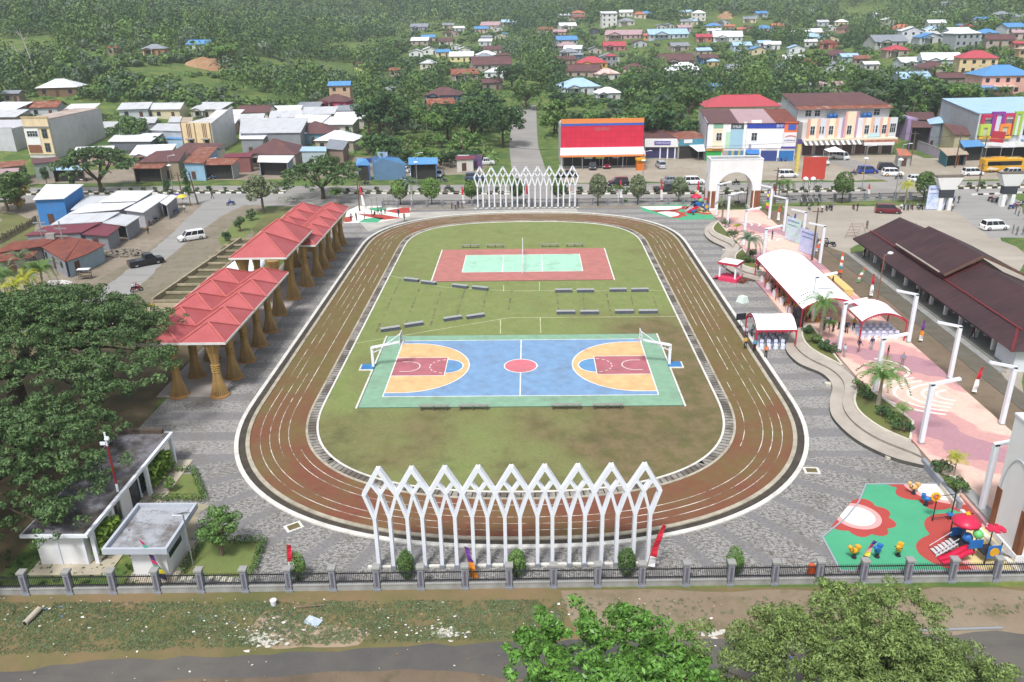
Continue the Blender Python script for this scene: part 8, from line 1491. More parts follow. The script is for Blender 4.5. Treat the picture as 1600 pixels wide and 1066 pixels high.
def wheel(t, x, y, r, w_=.2):
    a = MB(); n_ = 14; i0 = []
    for yy, rr_ in ((-w_/2, r*.62), (-w_/2, r*.95), (-w_*.35, r), (w_*.35, r), (w_/2, r*.95), (w_/2, r*.62)):
        i0.append([(rr_*math.cos(2*math.pi*k/n_), yy, rr_*math.sin(2*math.pi*k/n_)) for k in range(n_)])
    for A, B in zip(i0, i0[1:]):
        for k in range(n_): a.face([A[k], A[(k+1) % n_], B[(k+1) % n_], B[k]])
    o = a.bd('wheel', TYRE, t); o.location = (x, y, r); b = MB()
    for yy in (-w_*.42, w_*.42): b.face([(r*.62*math.cos(2*math.pi*k/n_), yy, r*.62*math.sin(2*math.pi*k/n_)) for k in range(n_)])
    b.bd('rim', RIM, o)
def loft(mb, S, m=0):
    n = len(S[0])
    for A, B in zip(S, S[1:]):
        for k in range(n): mb.face([A[k], A[(k+1) % n], B[(k+1) % n], B[k]], m)
    mb.face(S[0][::-1], m).face(S[-1], m)
def car(label, color, kind='mpv', group=None):
    t = thing('parked_car' if kind != 'bus' else 'bus', label, {'bus': 'bus', 'pickup': 'pickup', 'van': 'van'}.get(kind, 'car'), (0, 0, 0), 0, group); pm = cpaint(color)
    L, W, H, belt, r = {'mpv': (4.5, 1.74, 1.72, 1.0, .34), 'suv': (4.6, 1.82, 1.78, 1.08, .38), 'hatch': (3.8, 1.66, 1.5, .93, .31), 'sedan': (4.4, 1.72, 1.46, .92, .32), 'van': (4.3, 1.68, 1.9, 1.1, .32), 'pickup': (5.2, 1.84, 1.8, 1.1, .4), 'bus': (9.5, 2.4, 3.1, 1.5, .48)}[kind]
    h = L/2; w = W/2; z0 = r*.62
    nose = {'mpv': .72, 'suv': .82, 'hatch': .76, 'sedan': .76, 'van': .9, 'pickup': .85, 'bus': .98}[kind]
    ring = lambda x, ww, zt, zb=z0: [(x, -ww*.93, zb), (x, -ww, zb+.25), (x, -ww, zt-.12), (x, -ww*.93, zt), (x, ww*.93, zt), (x, ww, zt-.12), (x, ww, zb+.25), (x, ww*.93, zb)]
    m = MB(); bz = belt
    if kind == 'bus': st = [ring(-h, w*.96, H-.25), ring(-h+.15, w, H-.05), ring(h-.5, w, H-.05), ring(h-.05, w*.96, H*.72), ring(h, w*.94, H*.45)]
    elif kind == 'pickup': st = [ring(-h, w*.96, belt*.93), ring(-h+.1, w, belt*.95), ring(.2, w, belt), ring(h*.45, w, belt), ring(h*.92, w*.97, belt*nose+.06), ring(h, w*.88, belt*.72)]
    else: st = [ring(-h, w*.9, bz*.8), ring(-h+.12, w*.97, bz), ring(-h*.4, w, bz), ring(h*.38, w, bz), ring(h*.62, w*.99, bz*.97), ring(h*.9, w*.95, bz*nose+.05), ring(h, w*.84, bz*.62)]
    loft(m, st); m.bd('body', pm, t, bevel=.02)
    if kind != 'bus':
        xa, xb = {'mpv': (-.93, .42), 'suv': (-.9, .36), 'hatch': (-.9, .38), 'sedan': (-.62, .34), 'van': (-.95, .62), 'pickup': (-.12, .42)}[kind]; xa *= h; xb *= h; sl = .42 if kind in ('mpv', 'hatch', 'suv') else .35; rs = .12 if kind in ('mpv', 'suv', 'van', 'pickup') else .35
        g = MB(); q = lambda x, ww, z: [(x, -ww, z), (x, ww, z)]
        A = [(xa, -w*.95, bz-.02), (xb+sl*1.1, -w*.93, bz-.02), (xb+sl*1.1, w*.93, bz-.02), (xa, w*.95, bz-.02)]; B = [(xa+rs, -w*.78, H-.06), (xb-sl*.4, -w*.76, H-.06), (xb-sl*.4, w*.76, H-.06), (xa+rs, w*.78, H-.06)]
        for k in range(4): g.face([A[k], A[(k+1) % 4], B[(k+1) % 4], B[k]])
        g.bd('window', GLASS, t); rf = MB(); loft(rf, [[(xa+rs-.04, -w*.76, H-.07), (xa+rs-.04, -w*.7, H-.01), (xa+rs-.04, w*.7, H-.01), (xa+rs-.04, w*.76, H-.07)], [((xa+xb)/2, -w*.81, H-.05), ((xa+xb)/2, -w*.7, H+.02), ((xa+xb)/2, w*.7, H+.02), ((xa+xb)/2, w*.81, H-.05)], [(xb-sl*.36, -w*.77, H-.08), (xb-sl*.36, -w*.7, H-.02), (xb-sl*.36, w*.7, H-.02), (xb-sl*.36, w*.77, H-.08)]])
        for s in (-1, 1):
            for u in (0, .34, .66, 1): x0 = lp(xa, xb+sl*1.1, u); x1 = lp(xa+rs, xb-sl*.4, u); rf.bar((x0, s*w*.945, bz-.02), (x1, s*w*.78, H-.05), .07, .05)
        rf.bd('roof', pm, t)
        for s in (-1, 1): MB().box(xb+sl*.5, s*w*.98-.09*(s < 0), bz, xb+sl*.5+.14, s*w*.98+.09*(s > 0)+.06*s, bz+.14).bd('mirror', pm, t)
    else:
        for s in (-1, 1): MB().box(-h+.6, min(s*w, s*(w+.02)), 1.55, h-1.1, max(s*w, s*(w+.02)), 2.5).bd('window', GLASS, t)
        MB().face([(h-.47, -w*.9, 2.75), (h-.04, -w*.88, 1.5), (h-.04, w*.88, 1.5), (h-.47, w*.9, 2.75)][::-1]).bd('windscreen', GLASS, t); MB().box(-2.5, -.8, H-.05, .5, .8, H+.15).bd('roof_unit', pm, t); m = MB(); m.face([(-h+.4, -w-.012, .8), (-h+2.6, -w-.012, .55), (-h+3.6, -w-.012, .9), (-h+1.2, -w-.012, 1.3)]); m.bd('stripe', pl_('bus_stripe', 'e8dfc8', .4), t)
    if kind == 'pickup': m = MB(); m.box(-h+.12, -w*.84, belt*.96-.02, -.15*h, w*.84, belt*.96+.01); m.bd('load_bed', pl_('bed_dark', '3a3b3d', .8), t)
    ax = h*.62
    for x_ in (-ax, ax):
        for s in (-1, 1): wheel(t, x_, s*(w-.1), r)
    for s in (-1, 1): MB().box(h*.9, s*w*.7-.18, belt*.55, h*.985+.03, s*w*.7+.18, belt*.55+.16).bd('headlight', HEADL, t); MB().box(-h-.02, s*w*.8-.1, belt*.55, -h+.1, s*w*.8+.1, belt*.55+.32).bd('taillight', TAILL, t)
    MB().box(h*.9, -w*.75, z0+.02, h+.04, w*.75, z0+.16).bd('bumper', pl_('bumper_dark', '2b2d30', .6), t); return t
CL = [
 (300, 375, -145, 'f', 'e3e5e6', 'mpv', 'white minivan driving down the side road left of the pavilions'), (229, 414, 38, 'f', '15161a', 'pickup', 'black double-cab pickup driving away up the side road'), (611, 279, 8, 'f', 'b01f2c', 'sedan', 'red car parked by the blue-roofed shops'), (650, 275, -100, 'f', 'e6e8e8', 'suv', 'white car with its front to the road at the blue-roofed shops'), (628, 270, 170, 'f', 'dfe1e4', 'hatch', 'white small car half behind a motorbike at the blue-roofed shops'), (674, 273, 20, 'f', '8c2a38', 'hatch', 'dark red small car at the right end of the blue-roofed shops'), (687, 276, -95, 'f', '9ba0a6', 'sedan', 'grey car right of the dark red small car'), (757, 258, 5, 'f', 'd5d7d6', 'pickup', 'white pickup parked behind the billboards near the north road'), (742, 282, 3, 'f', '3f4f68', 'suv', 'slate blue car on the main road behind the left end of the far arches'), (886, 277, 4, 'f', '1d2228', 'pickup', 'black car on the main road behind the right end of the far arches'),
 (966, 290, 182, 'f', '1f252e', 'suv', 'dark suv on the main road above the two clipped trees'), (1040, 300, 2, 'f', '34383d', 'pickup', 'dark open-backed truck beside the palm on the near carriageway'), (1048, 286, 4, 'f', '8c9298', 'sedan', 'silver car mostly hidden behind a clipped tree'), (1084, 288, 3, 'f', 'eceeef', 'suv', 'white suv on the main road just left of the gate arch'), (926, 264, -95, 'f', '3c4047', 'mpv', 'dark grey car parked in front of the red shop'), (947, 262, -90, 'f', '7a1f31', 'mpv', 'maroon car parked in front of the red shop'), (1032, 262, 95, 'f', 'b5bac2', 'mpv', 'silver car parked before the purple sign shop'),
 (1230, 277, 2, 'f', 'e8eaeb', 'mpv', 'white car on the far carriageway right of the gate arch'), (1281, 257, -55, 'f', 'e4e6e7', 'mpv', 'white car parked behind the orange-red signboard'), (1313, 249, -60, 'f', 'dcdfdf', 'van', 'white van beside the small white canopy'), (1355, 271, 0, 'f', '27449c', 'mpv', 'royal blue car with yellow wheels in front of the pastel block'), (1387, 266, -8, 'f', '1a2230', 'suv', 'black suv behind the white suv in front of the pastel block'), (1394, 275, -5, 'f', 'eff0f2', 'suv', 'white suv on the main road right of the royal blue car'), (1431, 284, 0, 'f', 'e4e6ea', 'hatch', 'white car half hidden by the clipped tree in the car park strip'), (1519, 274, 2, 'f', 'e7e9ea', 'mpv', 'white minivan on the far carriageway left of the yellow bus'), (1564, 268, 3, 'f', 'd6a22a', 'bus', 'yellow bus at the right edge of the main road'), (1577, 275, 184, 'f', 'd9dce0', 'suv', 'white suv in front of the yellow bus'), (1597, 281, 2, 'f', '6b5a80', 'sedan', 'purple-grey car cut by the right edge in front of the bus'),
 (1387, 333, -12, 'f', '6b1d2b', 'mpv', 'maroon car parked in the car park by the hall'), (1553, 359, 6, 'f', 'eceeee', 'mpv', 'white car parked alone at the right of the car park'), ]
for px, py, a, _, c, k, l in CL:
    p = P(px, py); t = car(l, c, k); t.location = (p.x, p.y, .02); t.rotation_euler = (0, 0, R(a))
    if 'royal' in l:
        for w__ in [o for o in t.children if o.name.startswith('wheel')]:
            for c_ in w__.children: c_.data = c_.data.copy(); c_.data.materials[0] = PLY
_b0 = {}
def moto(label, loc, rz, c, group):
    if c in _b0: return dup(_b0[c], loc, rz, label, group)
    t = thing('motorbike', label, 'motorbike', loc, rz, group); pm = cpaint(c); wheel(t, -.6, 0, .29, .1); wheel(t, .62, 0, .29, .09); m = MB(); m.ball((-.15, 0, .55), .2, 8, 0, (2.2, .8, .9)); m.tube([(.25, 0, .45), (.42, 0, .9)], [.16, .1], 6).ball((.62, 0, .6), .1, 6, 0, (1.8, .7, .6)).ball((-.6, 0, .66), .12, 6, 0, (1.6, .7, .6)); m.bd('body', pm, t, smooth=True)
    MB().box(-.7, -.13, .74, .12, .13, .82).bd('seat', BLK, t); MB().tube([(.62, 0, .3), (.45, 0, .95)], .03, 5).tube([(.42, -.33, 1.0), (.42, .33, 1.0)], .025, 5).bd('handlebar', PLK, t); MB().ball((.5, 0, .92), .09, 6).bd('headlight', HEADL, t); MB().tube([(-.15, -.14, .3), (-.8, -.16, .36)], .045, 6).bd('exhaust', CHR, t); _b0[c] = t; return t
def mbp(px, py, a, c, l, g=None, rid=None, z=0):
    p = P(px, py, z); moto(l, (p.x, p.y, z+.02), R(a), c, g)
    for k, sc in enumerate(rid or []): pers('person in %s riding the %s' % (sc[1], l.split(' with')[0].split(' ridden')[0]) if k == 0 else 'pillion passenger in %s on the same motorbike' % sc[1], (p.x-math.cos(R(a))*(.05+.38*k), p.y-math.sin(R(a))*(.05+.38*k), z+.02), R(a)+R(90), sc[0], K_, 'ride', .95)
mbp(214, 456, 38, 'a02a35', 'red motorbike on the edge of the side road', None, [('a03848', 'dark red'), ('b9c4d4', 'pale blue')]); mbp(361, 321, 200, '2c56a8', 'blue motorbike turning into the side road', None, [('2c56a8', 'bright blue')]); mbp(572, 290, 185, '1f2430', 'black motorbike on the road by the umbrella tree', None, [(K_, 'black')]); mbp(631, 285, 185, 'b9bcc0', 'pale motorbike on the road above the drooping palm', None, [(K_, 'black')])
mbp(693, 285, 10, '46505c', 'grey motorbike beside the grey car', None, [('6a7480', 'grey')]); mbp(700, 298, 175, '2c2e38', 'dark motorbike on the near carriageway between clipped trees', None, [('34364a', 'navy'), ('4a3c48', 'brown')]); mbp(1129, 291, 8, '2c2e38', 'dark motorbike seen through the gate arch, left one', None, [('b88a3a', 'orange')]); mbp(1150, 289, 188, '1f2430', 'black motorbike seen through the gate arch, right one', None, [(K_, 'black')]); mbp(1404, 280, 185, '46505c', 'grey motorbike behind the white suv on the main road', None, [('5a5f6a', 'grey')]); mbp(1333, 274, 5, '34364a', 'dark motorbike beside the royal blue car', None, [('4a5068', 'slate blue')])
GB = [('motorbikes parked by the market roofs', 'motorbike parked in front of the white market roofs', [(262, 336, 60), (268, 335, 70), (276, 334, 80), (230, 353, 40), (236, 349, 50), (243, 347, 60)]), ('motorbikes parked at the car park edge', 'motorbike in the row at the car park edge', [(1333, 327, 80), (1264, 328, 85), (1291, 329, 80), (1297, 328, 95), (1412, 328, 70), (1418, 328, 75), (1424, 327, 80), (1434, 327, 80), (1439, 327, 85)]), ('motorbikes parked at the car park entrance', 'motorbike parked beside the car park entrance', [(1476, 327, 60), (1480, 319, 45), (1485, 317, 50), (1490, 316, 55), (1547, 314, 30), (1553, 316, 30), (1560, 315, 35)]), ('motorbikes parked at the right edge', 'motorbike in the row at the right edge', [(1580, 327, 20), (1586, 325, 25), (1592, 323, 25), (1598, 321, 25)]), ('motorbikes parked beside the plaza', 'motorbike parked beside the banner boards near the hall', [(1286, 380, 160), (1297, 386, 165)]), ('motorbikes before the shophouses', 'motorbike parked before the blue shutters of the shophouse row', [(1214, 252, 80), (1220, 252, 85), (1226, 252, 90), (1194, 250, 80)]), ('motorbikes at the rusty awning shop', 'motorbike parked at the kerb before the rusty shop roofs', [(329, 281, 10), (336, 280, 10), (131, 283, 5), (616, 269, 60), (623, 269, 80)])]
cs = ['1f2430', '2c2e38', 'b9bcc0', 'a02a35', '2c56a8', '46505c']
for g, l, L_ in GB:
    for i, (px, py, a) in enumerate(L_): k = (i*5+len(L_)) % 6; mbp(px, py, a, cs[k], ('black', 'dark', 'silver', 'red', 'blue', 'grey')[k]+' '+l+', %s from left' % 'first second third fourth fifth sixth seventh eighth ninth'.split()[i], g)
def lamp(label, px, py, pt, arm=1.2, two=False, disc=True):
    p = P(px, py); h = ht(p, pt); t = thing('street_lamp', label, 'street lamp', p); MB().tube([(0, 0, 0), (0, 0, h)], [.1, .06], 8).bd('pole', STEEL, t); MB().lathe(0, 0, [(h*.72, .1), (h*.735, .5), (h*.75, .5), (h*.77, .1)], 10).bd('lamp_disc', WHITE, t); MB().bar((0, 0, h-.05), (arm, 0, h+.2), .06).box(arm-.1, -.12, h+.14, arm+.5, .12, h+.24).bd('lamp_head', WHITE, t)
for px, py, pt, l in ((271, 300, 244, 'on the median left of the columnar tree'), (652, 292, 240, 'between the white car and the clipped tree'), (1004, 290, 237, 'right corner of the red shop forecourt'), (1397, 316, 226, 'tall one at the right end of the pastel block'), (1346, 300, 229, 'in front of the royal blue car'), (332, 277, 248, 'beside the shop with the blue stall awning'), (132, 272, 257, 'short one by the blue awning stall')): lamp('grey street lamp, '+l, px, py, pt)
def upole(label, px, py, pt, lean=0): p = P(px, py); h = ht(p, pt); t = thing('utility_pole', label, 'utility pole', p); MB().tube([(0, 0, -.2), (lean, 0, h)], [.16, .1], 7).bd('pole', pl_('pole_brown', '6a5a4f', .9, .2), t); MB().box(lean-.8, -.05, h-.6, lean+.8, .05, h-.48).bd('crossarm', pl_('pole_brown', '6a5a4f'), t); return (p, h)
UP = [upole('utility pole '+l, px, py, pt, ln) for px, py, pt, l, ln in ((310, 320, 268, 'leaning at the side road junction', -.9), (286, 312, 270, 'on the verge left of the leaning pole', -.3), (888, 258, 231, 'at the left front of the red shop', 0), (640, 252, 214, 'behind the blue-roofed shops', 0), (724, 255, 213, 'behind the billboards', 0), (562, 330, 280, 'thin one beside the umbrella tree', 0), (1422, 258, 205, 'at the lilac wall of the side street', 0), (1492, 262, 205, 'among the tangled wires', 0), (1527, 300, 255, 'on the kerb at the car park entrance', 0), (1535, 250, 212, 'beside the tilted red sign', 0), (1210, 320, 262, 'thin dark one right of the gate arch', 0), (1268, 410, 325, 'thin rust-red one behind the banner boards', 0))]
t = thing('floodlight_pole', 'thin rusty pole with a round white floodlight beside the dark hall', 'pole', P(1370, 474)); h = ht(P(1370, 474), 398); MB().tube([(0, 0, 0), (0, 0, h)], .07, 6).bd('pole', pl_('rust_pole', '8a5f4c', .8, .2), t); MB().ball((.7, 0, h+.2), .3, 8, 0, (1.3, 1, .7)).bd('lamp', WHITE, t); MB().bar((0, 0, h-.1), (.7, 0, h+.15), .05).bd('bracket', STEEL, t)
for px, py, pt, l in ((58, 400, 336, 'left'), (90, 405, 346, 'right')): p = P(px+15, py+0); h = ht(p, pt); t = thing('lattice_mast', 'pale steel mast carrying the transformer platform beside the yellow palms, '+l, 'mast', p); MB().tube([(0, 0, 0), (0, 0, h)], .13, 6).bd('pole', STEEL, t); MB().box(-1, -.06, h*.6, 1, .06, h*.63).box(-1, -.06, h*.8, 1, .06, h*.83).bd('crossarm', STEEL, t)
t = thing('transformer', 'grey transformer box between two pale masts beside the yellow palms', 'transformer', P(88, 404)); MB().box(-1.8, -.5, 2.9, 1.8, .5, 3.1).bd('platform', STEEL, t); MB().box(-.7, -.4, 3.1, .7, .4, 4.2).bd('tank', GREYC, t)
p = P(302, 884, .03); h = ht(p, 806); t = thing('solar_lamp', 'thin solar street lamp with a tilted panel on the lawn beside the guard house', 'street lamp', p); MB().tube([(0, 0, 0), (0, 0, h)], .05, 6).bd('pole', STEEL, t); o = MB().box(-.32, -1.1, 0, .32, .5, .05, 0).bd('panel', WHITE, t); MB().box(-.27, -1.04, .05, .27, .44, .056).bd('cells', pl_('solar_cells', '4a5568', .25), o); o.location = (0, .1, h+.1); o.rotation_euler = (R(-28), 0, 0)
p = P(196, 818, .1); h = ht(p, 676); t = thing('camera_pole', 'tall red and white pole with cameras beside the white service building', 'pole', p); m = MB(); m.tube([(0, 0, 0), (0, 0, h*.45)], .09, 7, 1).tube([(0, 0, h*.45), (0, 0, h*.86)], .08, 7, 0).tube([(0, 0, h*.86), (0, 0, h)], .07, 7, 1); m.bd('pole', [pl_('pole_red', '8d2a2c', .6), WHITE], t); MB().ball((.15, -.1, h*.94), .2, 8).box(-.5, -.05, h*.87, -.1, .05, h*.9).bd('camera', WHITE, t)
m = MB()
def wire(a, b, sag=.8): n_ = 10; m.tube([a.lerp(b, i/n_)-Vec((0, 0, sag*4*(i/n_)*(1-i/n_))) for i in range(n_+1)], .035, 3, 0, False)
tops = {i: p+Vec((0, 0, h-.5)) for i, (p, h) in enumerate(UP)}
for a, b in ((2, 4), (4, 3), (2, 6), (6, 7), (7, 9), (0, 1)): wire(tops[a], tops[b], .9)
tag(m.bd('overhead_wire', pl_('wire_dark', '2c2c2c', .7)), 'thin dark overhead wires strung between the utility poles', 'wire')
def flag(label, px, py, pt, cols, z=0, lean=.3, wd=.58, frac=.12):
    p = P(px, py, z); h = max(2.2, ht(p, pt)); t = thing('banner_flag', label, 'flag', p, rp.uniform(-.2, .2)); MB().tube([(0, 0, 0), (lean*.4, 0, h*.6), (lean, 0, h)], [.03, .02, .015], 5).bd('pole', pl_('bamboo_pole', '9c8455', .8), t); m = MB(); n_ = len(cols)*(3 if len(cols) < 5 else 1); L0, L1 = h*frac, h*.98
    f = lambda u: (lean*(u/h)**1.6, 0, u)
    for i in range(n_):
        a, b = lp(L0, L1, i/n_), lp(L0, L1, (i+1)/n_); wa, wb = wd*(1-.55*(i/n_)), wd*(1-.55*((i+1)/n_)); A, B = f(a), f(b); k = math.sin(i*1.3)*.1; m.face([(A[0]+.02, 0, A[2]), (A[0]+wa, k, A[2]-.1), (B[0]+wb, math.sin((i+1)*1.3)*.1, B[2]-.1), (B[0]+.02, 0, B[2])], i*len(cols)//n_)
    m.bd('cloth', [pl_('flag_'+c, c, .8, .05) for c in cols], t)
RW_ = ['e8e8ea', 'c22a3e']
for a in [(452, 912, 850, ['e8e8ea', 'e8e8ea', 'c22a3e', 'c22a3e'], 'red and white banner flag behind the near fence, leftmost', 0, .2), (735, 908, 853, ['d9862c', 'd9862c', '6a3a8f', '6a3a8f'], 'purple and orange banner flag in front of the near arches', 0, -.35), (1009, 893, 817, ['e8e8ea', 'c22a3e', 'c22a3e', 'c22a3e'], 'long red banner flag at the right end of the near arches', 0, 1.0), (1337, 897, 845, ['b83a7a', '3a3a8f', 'b5c94a', '5a2a4f', 'e2d04a', 'e0a0a0', 'b83a8a', '3a3f8f'], 'multicoloured striped flag at the near playground edge', 0, .9), (251, 912, 842, ['3a2a5f', 'e2d02a', '3fa58a', 'c83a7a', '3a2a5f', 'e2d02a', '3fa58a', 'd83a7a'], 'multicoloured striped flag in front of the guard house', 0, -.9),
 (566, 325, 288, RW_, 'red and white flag beside the exercise corner', 0, -.3), (722, 321, 291, RW_, 'red and white flag left of the far arches', 0, 0), (822, 320, 289, RW_, 'red flag behind the second far arch', 0, 0), (889, 318, 283, RW_, 'white and red flag behind the last far arch', 0, 0), (1031, 316, 280, RW_, 'white and red flag at the left of the far playground', 0, 0), (1087, 316, 282, RW_, 'white and red flag beside the far playset', 0, .2), (968, 312, 280, RW_, 'small red flag above the small palm', 0, 0), (1357, 466, 427, ['e8e8ea', 'e8e8ea', 'c22a3e', 'c22a3e'], 'red and white flag on the grass left of the rusty pole', 0, .1), (1337, 443, 418, ['5fa56a', 'e8e8ea', 'd8623a', 'e8e8ea', '5fa56a', 'd8623a'], 'leaning multicoloured flag on the grass beside the yellow table', 0, .9), (1309, 430, 394, ['d8623a', '3a9aa5', 'e8e8ea', 'd8623a', 'e8e8ea', 'd8623a'], 'orange and teal striped flag behind the yellow table', 0, .2),
 (1434, 536, 500, ['e8e8ea', 'd9862c', '6a3a8f', '6a3a8f'], 'purple and orange banner flag between two bent lamp posts', 0, .2), (1516, 617, 572, ['e8e8ea', 'e8e8ea', 'c22a3e', 'c22a3e'], 'red and white flag on bare earth beside the near plaza', 0, .5), (1196, 330, 297, ['c83a7a', 'e2d02a', '3a9a6a', '5a3a8f', 'e2d02a', '5a3a8f'], 'multicoloured flag at the foot of the gate arch', 0, 0), (1213, 347, 319, ['e8e8ea', 'c24a3e'], 'pale red flag behind the far right lamp post', 0, .2), (1236, 370, 333, ['e8e8ea', 'e0a03a', '3a5ac0'], 'blue and orange flag beside the farther banner board', 0, .2), (1355, 306, 287, RW_, 'small red and white flag on the car park kerb', 0, 0), (1206, 312, 287, RW_, 'red flag left of the two small palms', 0, 0), (1272, 395, 372, ['e8e8ea', 'd8623a', 'e8e8ea', 'd8623a'], 'leaning white and orange flag behind the nearer banner board', 0, .9)]: flag(a[4], a[0], a[1], a[2], a[3], a[5], a[6])
p = P(1302, 250); t = thing('gazebo', 'small white peaked canopy in front of the pastel block', 'canopy', p); m = MB(); m.face([(-2, -2, 2.3), (2, -2, 2.3), (0, 0, 3.3)]).face([(2, -2, 2.3), (2, 2, 2.3), (0, 0, 3.3)]).face([(2, 2, 2.3), (-2, 2, 2.3), (0, 0, 3.3)]).face([(-2, 2, 2.3), (-2, -2, 2.3), (0, 0, 3.3)]); m.bd('canopy', CANV, t)
for x_, y_ in ((-1.9, -1.9), (1.9, -1.9), (1.9, 1.9), (-1.9, 1.9)): MB().tube([(x_, y_, 0), (x_, y_, 2.3)], .04, 5).bd('post', WHITE, t)
p = P(1000, 266); t = thing('kiosk', 'small yellow and orange kiosk at the right corner of the red shop', 'kiosk', p, .2); MB().box(-.9, -.5, 0, .9, .5, 1.6).bd('counter', pl_('kiosk_orange', 'd9782c', .6), t); MB().box(-1.1, -.7, 2.4, 1.1, .7, 2.9).bd('canopy', PLY, t); MB().box(-.9, .3, 1.6, .9, .4, 2.4).bd('back_panel', PLY, t)
p = P(1244, 270); tag(MB().box(-.35, -.3, 0, .35, .3, 6.6).box(-.45, -.35, 6.6, .45, .35, 7.6, 1).bd('sign_pillar', [pl_('pillar_yellow', 'd3c06a', .6), pl_('pillar_purple', '5b4a8f', .6)]), 'tall yellow and purple sign pillar before the pastel block', 'sign'); COL.objects[-1].location = p
for px, py, c, l in ((286, 318, 'd9c94a', 'yellow and green parasol at the tip of the market roofs'), (279, 317, '5a4a9f', 'purple parasol beside the yellow one')): p = P(px, py+4); t = thing('parasol', l, 'parasol', p); MB().tube([(0, 0, 0), (0, 0, 2.2)], .03, 5).bd('pole', STEEL, t); MB().lathe(0, 0, [(1.9, 1.25), (1.95, 1.2), (2.3, .5), (2.4, .05)], 8).bd('canopy', pl_('parasol_'+c, c, .7), t)
for px, py, c, l in ((1266, 905, 'd9622c', 'orange round waste bin behind the near fence'), (1280, 903, '6fae86', 'green round waste bin beside the orange one'), (973, 320, 'd9622c', 'orange waste bin right of the far arches'), (978, 320, '6fae6a', 'green waste bin right of the far arches')): p = P(px, py); t = thing('waste_bin', l, 'waste bin', p); MB().tube([(-.3, 0, 0), (-.3, 0, 1.1)], .03, 5).tube([(.3, 0, 0), (.3, 0, 1.1)], .03, 5).bd('stand', STEEL, t); MB().lathe(0, 0, [(.35, .22), (.95, .3), (1.05, .3), (1.2, .2)], 12).bd('drum', pl_('bin_'+c, c, .5), t)
p = P(1336, 372); t = thing('ladder_frame', 'rusty iron stair frame at the far end of the dark hall', 'stair frame', p); m = MB()
for x_ in (-.9, .9): m.tube([(x_-.8, 0, 0), (x_, 0, 2.6), (x_+1, 0, 0)], .04, 4)
for i in range(5): m.tube([(-1.6+i*.15, 0, .4+i*.5), (.1+i*.15, 0, .4+i*.5)], .03, 4)
m.bd('frame', pl_('rust_pole', '8a5f4c'), t)
p = P(134, 436); t = thing('rack', 'small wooden bottle rack with a white top beside the side road', 'rack', p, .1); MB().box(-.9, -.4, 1.5, .9, .4, 1.6).bd('top', WHITE, t); m = MB()
for x_ in (-.8, .8):
    for y_ in (-.35, .35): m.bar((x_, y_, 0), (x_, y_, 1.5), .07)
for z_ in (.4, .9): m.box(-.85, -.38, z_, .85, .38, z_+.04)
m.bd('frame', BARK, t)
t = thing('picket_fence', 'dark weathered picket fence at the far left edge', 'fence', P(-5, 384)); A_, B_ = P(-8, 388), P(56, 352); m = MB()
for i in range(40): q = A_.lerp(B_, i/39)-A_; m.bar((q.x, q.y, 0), (q.x+rp.uniform(-.06, .06), q.y, rp.uniform(1.0, 1.6)), .16, .05)
m.bd('pickets', BARKD, t); MB().bar((0, 0, .7), (*(B_-A_).xy, .7), .06).bd('rail', BARKD, t)
def heap(name, label, px, py, w_, d_, h_, mat, n_, s, seed, kind='stuff'):
    c = P(px, py); r = np.random.RandomState(seed); m = MB()
    for i in range(n_):
        x, y = r.uniform(-1, 1), r.uniform(-1, 1)
        if x*x+y*y > 1: continue
        z = h_*(1-x*x-y*y)**.7*r.uniform(.5, 1); q = s*r.uniform(.5, 1.4); m.ball((c.x+x*w_, c.y+y*d_, z), q, 5, 0, (r.uniform(.6, 1.5), r.uniform(.6, 1.4), r.uniform(.4, .8)))
    o = m.bd(name, mat); tag(o, label, name.replace('_', ' '), kind=kind)
heap('rubble', 'long heap of grey broken stones beside the rusty workshop', 194, 398, 4.4, 1.6, 1.0, pl_('rubble_stone', '8c8478', .9, .35, 2), 420, .22, 3); heap('sack_pile', 'pile of white sacks at the foot of the steel masts', 91, 444, 2.2, .7, .5, pl_('white_sack', 'd5d2cb', .8, .1), 60, .25, 5); heap('sack_pile', 'white bundle on the grass beside the yellow palms', 53, 457, 1.0, .7, .5, pl_('white_sack', 'd5d2cb'), 30, .25, 6)
LIT = [pl_('litter_white', 'dedcd6', .7, .15, 3), pl_('litter_blue', '5a78b0', .6, .2, 3), pl_('litter_grey', '8f8b86', .8, .3, 3), pl_('litter_brown', '8a6a52', .9, .3, 3)]
r = np.random.RandomState(31); m = MB()
for k in range(520):
    if k < 200: px, py = r.uniform(0, 1130), 935+60*r.rand()**1.0
    elif k < 330: px, py = r.normal(385, 60), r.normal(972, 14)
    elif k < 400: px, py = r.normal(680, 50), r.normal(985, 9)
    elif k < 450: px, py = r.normal(60, 45), r.normal(965, 18)
    else: px, py = r.uniform(0, 1600), 1010+r.rand()*56; r.rand()
    p = P(px, max(936, py)); s = .035+.07*r.rand()**3; a = r.uniform(0, 3.14); v = [Vec((math.cos(a+j*1.57)*s*r.uniform(.6, 1.6), math.sin(a+j*1.57)*s*r.uniform(.5, 1.2), r.uniform(0, s*.7))) for j in range(4)]
    m.face([tuple(Vec((p.x, p.y, .045))+q) for q in v], int(r.choice(4, p=[.62, .08, .18, .12])))
o = m.bd('litter', LIT); tag(o, 'scattered scraps of white and coloured litter along the verge and road', 'litter', kind='stuff')
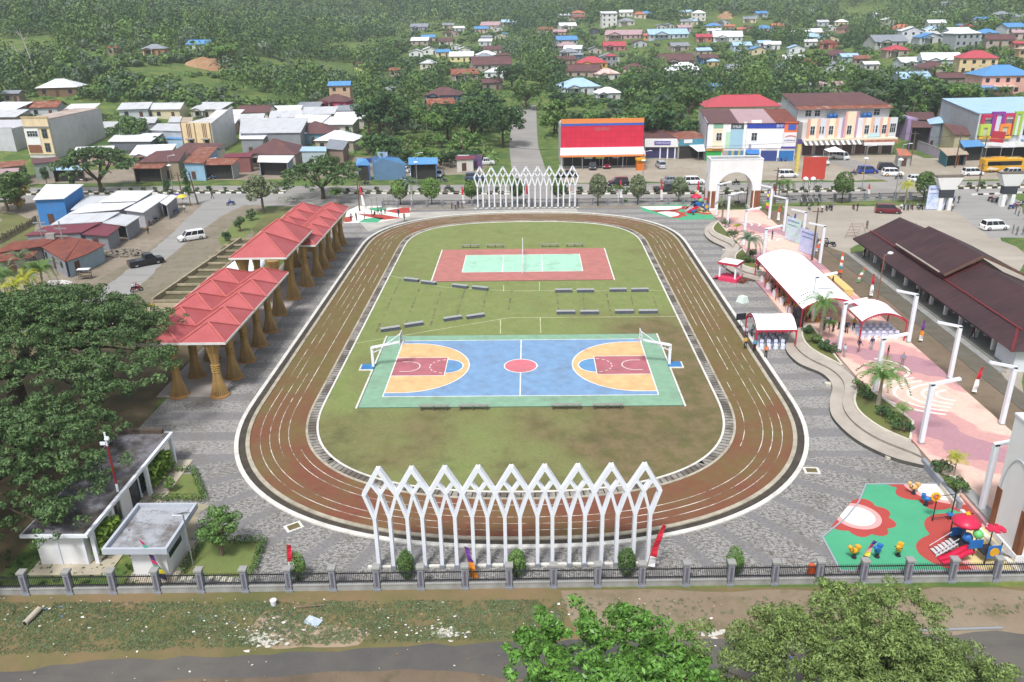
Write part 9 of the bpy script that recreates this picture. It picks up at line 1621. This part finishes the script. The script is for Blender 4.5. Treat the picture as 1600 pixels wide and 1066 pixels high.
for px, py, w_, d_, s_, l in ((700, 990, 1.1, .7, 5, 'white splash of lime on the verge above the road, right of centre'), (415, 1005, 1.3, .8, 6, 'white lime patch on the verge at lower left'), (400, 1000, .8, .6, 7, ''), (1115, 990, 1.0, .4, 8, 'white patch beside the dark road under the right tree')):
    c = P(px, py); r = np.random.RandomState(s_); m = MB()
    for i in range(26): q = Vec((c.x+r.normal()*w_*.5, c.y+r.normal()*d_*.4)); k = r.randint(5, 8); m.face([(q.x+r.uniform(.08, .32)*math.cos(6.283*j/k), q.y+r.uniform(.05, .2)*math.sin(6.283*j/k), .03+.0006*i) for j in range(k)])
    strc('lime_patch', m, pl_('lime_white', 'cfcac0', .9, .25, 4, .3))
p = P(489, 972); o = tag(MB().box(-.55, -.35, .03, .55, .35, .07).bd('panel', pl_('pale_blue_panel', 'b5c2cf', .5, .1)), 'pale blue discarded panel lying on the verge grass', 'panel'); o.location = p; o.rotation_euler = (R(4), 0, R(-25))
p = P(428, 946); t = thing('bucket', 'white bucket lying on the verge beside the fence', 'bucket', p); o = MB().lathe(0, 0, [(0, .16), (.45, .22)], 12).bd('shell', WHITE, t)
t = thing('culvert_pipe', 'short pale pipe with an open end on the far left verge', 'pipe', P(40, 978)); o = MB().tube([(0, 0, .2), (.25, 1.3, .3)], .19, 12).bd('shell', pl_('pipe_pale', 'b5ab9c', .8), t); MB().tube([(-.01, -.02, .2), (0, .02, .2)], .14, 12).bd('opening', BLK, t)
a, b = P(1435, 985, .08), P(1566, 981, .08); tag(MB().tube([a, b], .09, 8).bd('fallen_pole', STEEL), 'long grey pole lying between the verge and the dark road', 'pole'); a, b = P(462, 949, .08), P(508, 945, .15); tag(MB().bar(a, b, .12, .05).bd('plank', BARK), 'grey-brown plank lying on the verge near the fence', 'plank')
for k, (px, py) in enumerate(((287, 904), (297, 904), (330, 903), (340, 905), (350, 906), (360, 907))): p = P(px, py); strc('stepping_stone', MB().cbox(p.x, p.y, .03, .34, .5, .05), pl_('pale_block', 'c9c4b6'))
_m = bpy.data.materials.new('haze_air'); _m.use_nodes = True; _t = _m.node_tree; _t.nodes.clear(); _v = _t.nodes.new('ShaderNodeVolumePrincipled'); _v.inputs['Color'].default_value = (.88, .95, 1, 1); _v.inputs['Density'].default_value = .0003; _v.inputs['Anisotropy'].default_value = .2; _oo = _t.nodes.new('ShaderNodeOutputMaterial'); _t.links.new(_v.outputs[0], _oo.inputs['Volume'])
hz = MB().box(-2600, -200, -1.2, 2600, 3300, 235).bd('haze', _m); hz['kind'] = 'stuff'; hz['label'] = 'pale air haze over the valley'; hz['category'] = 'haze'
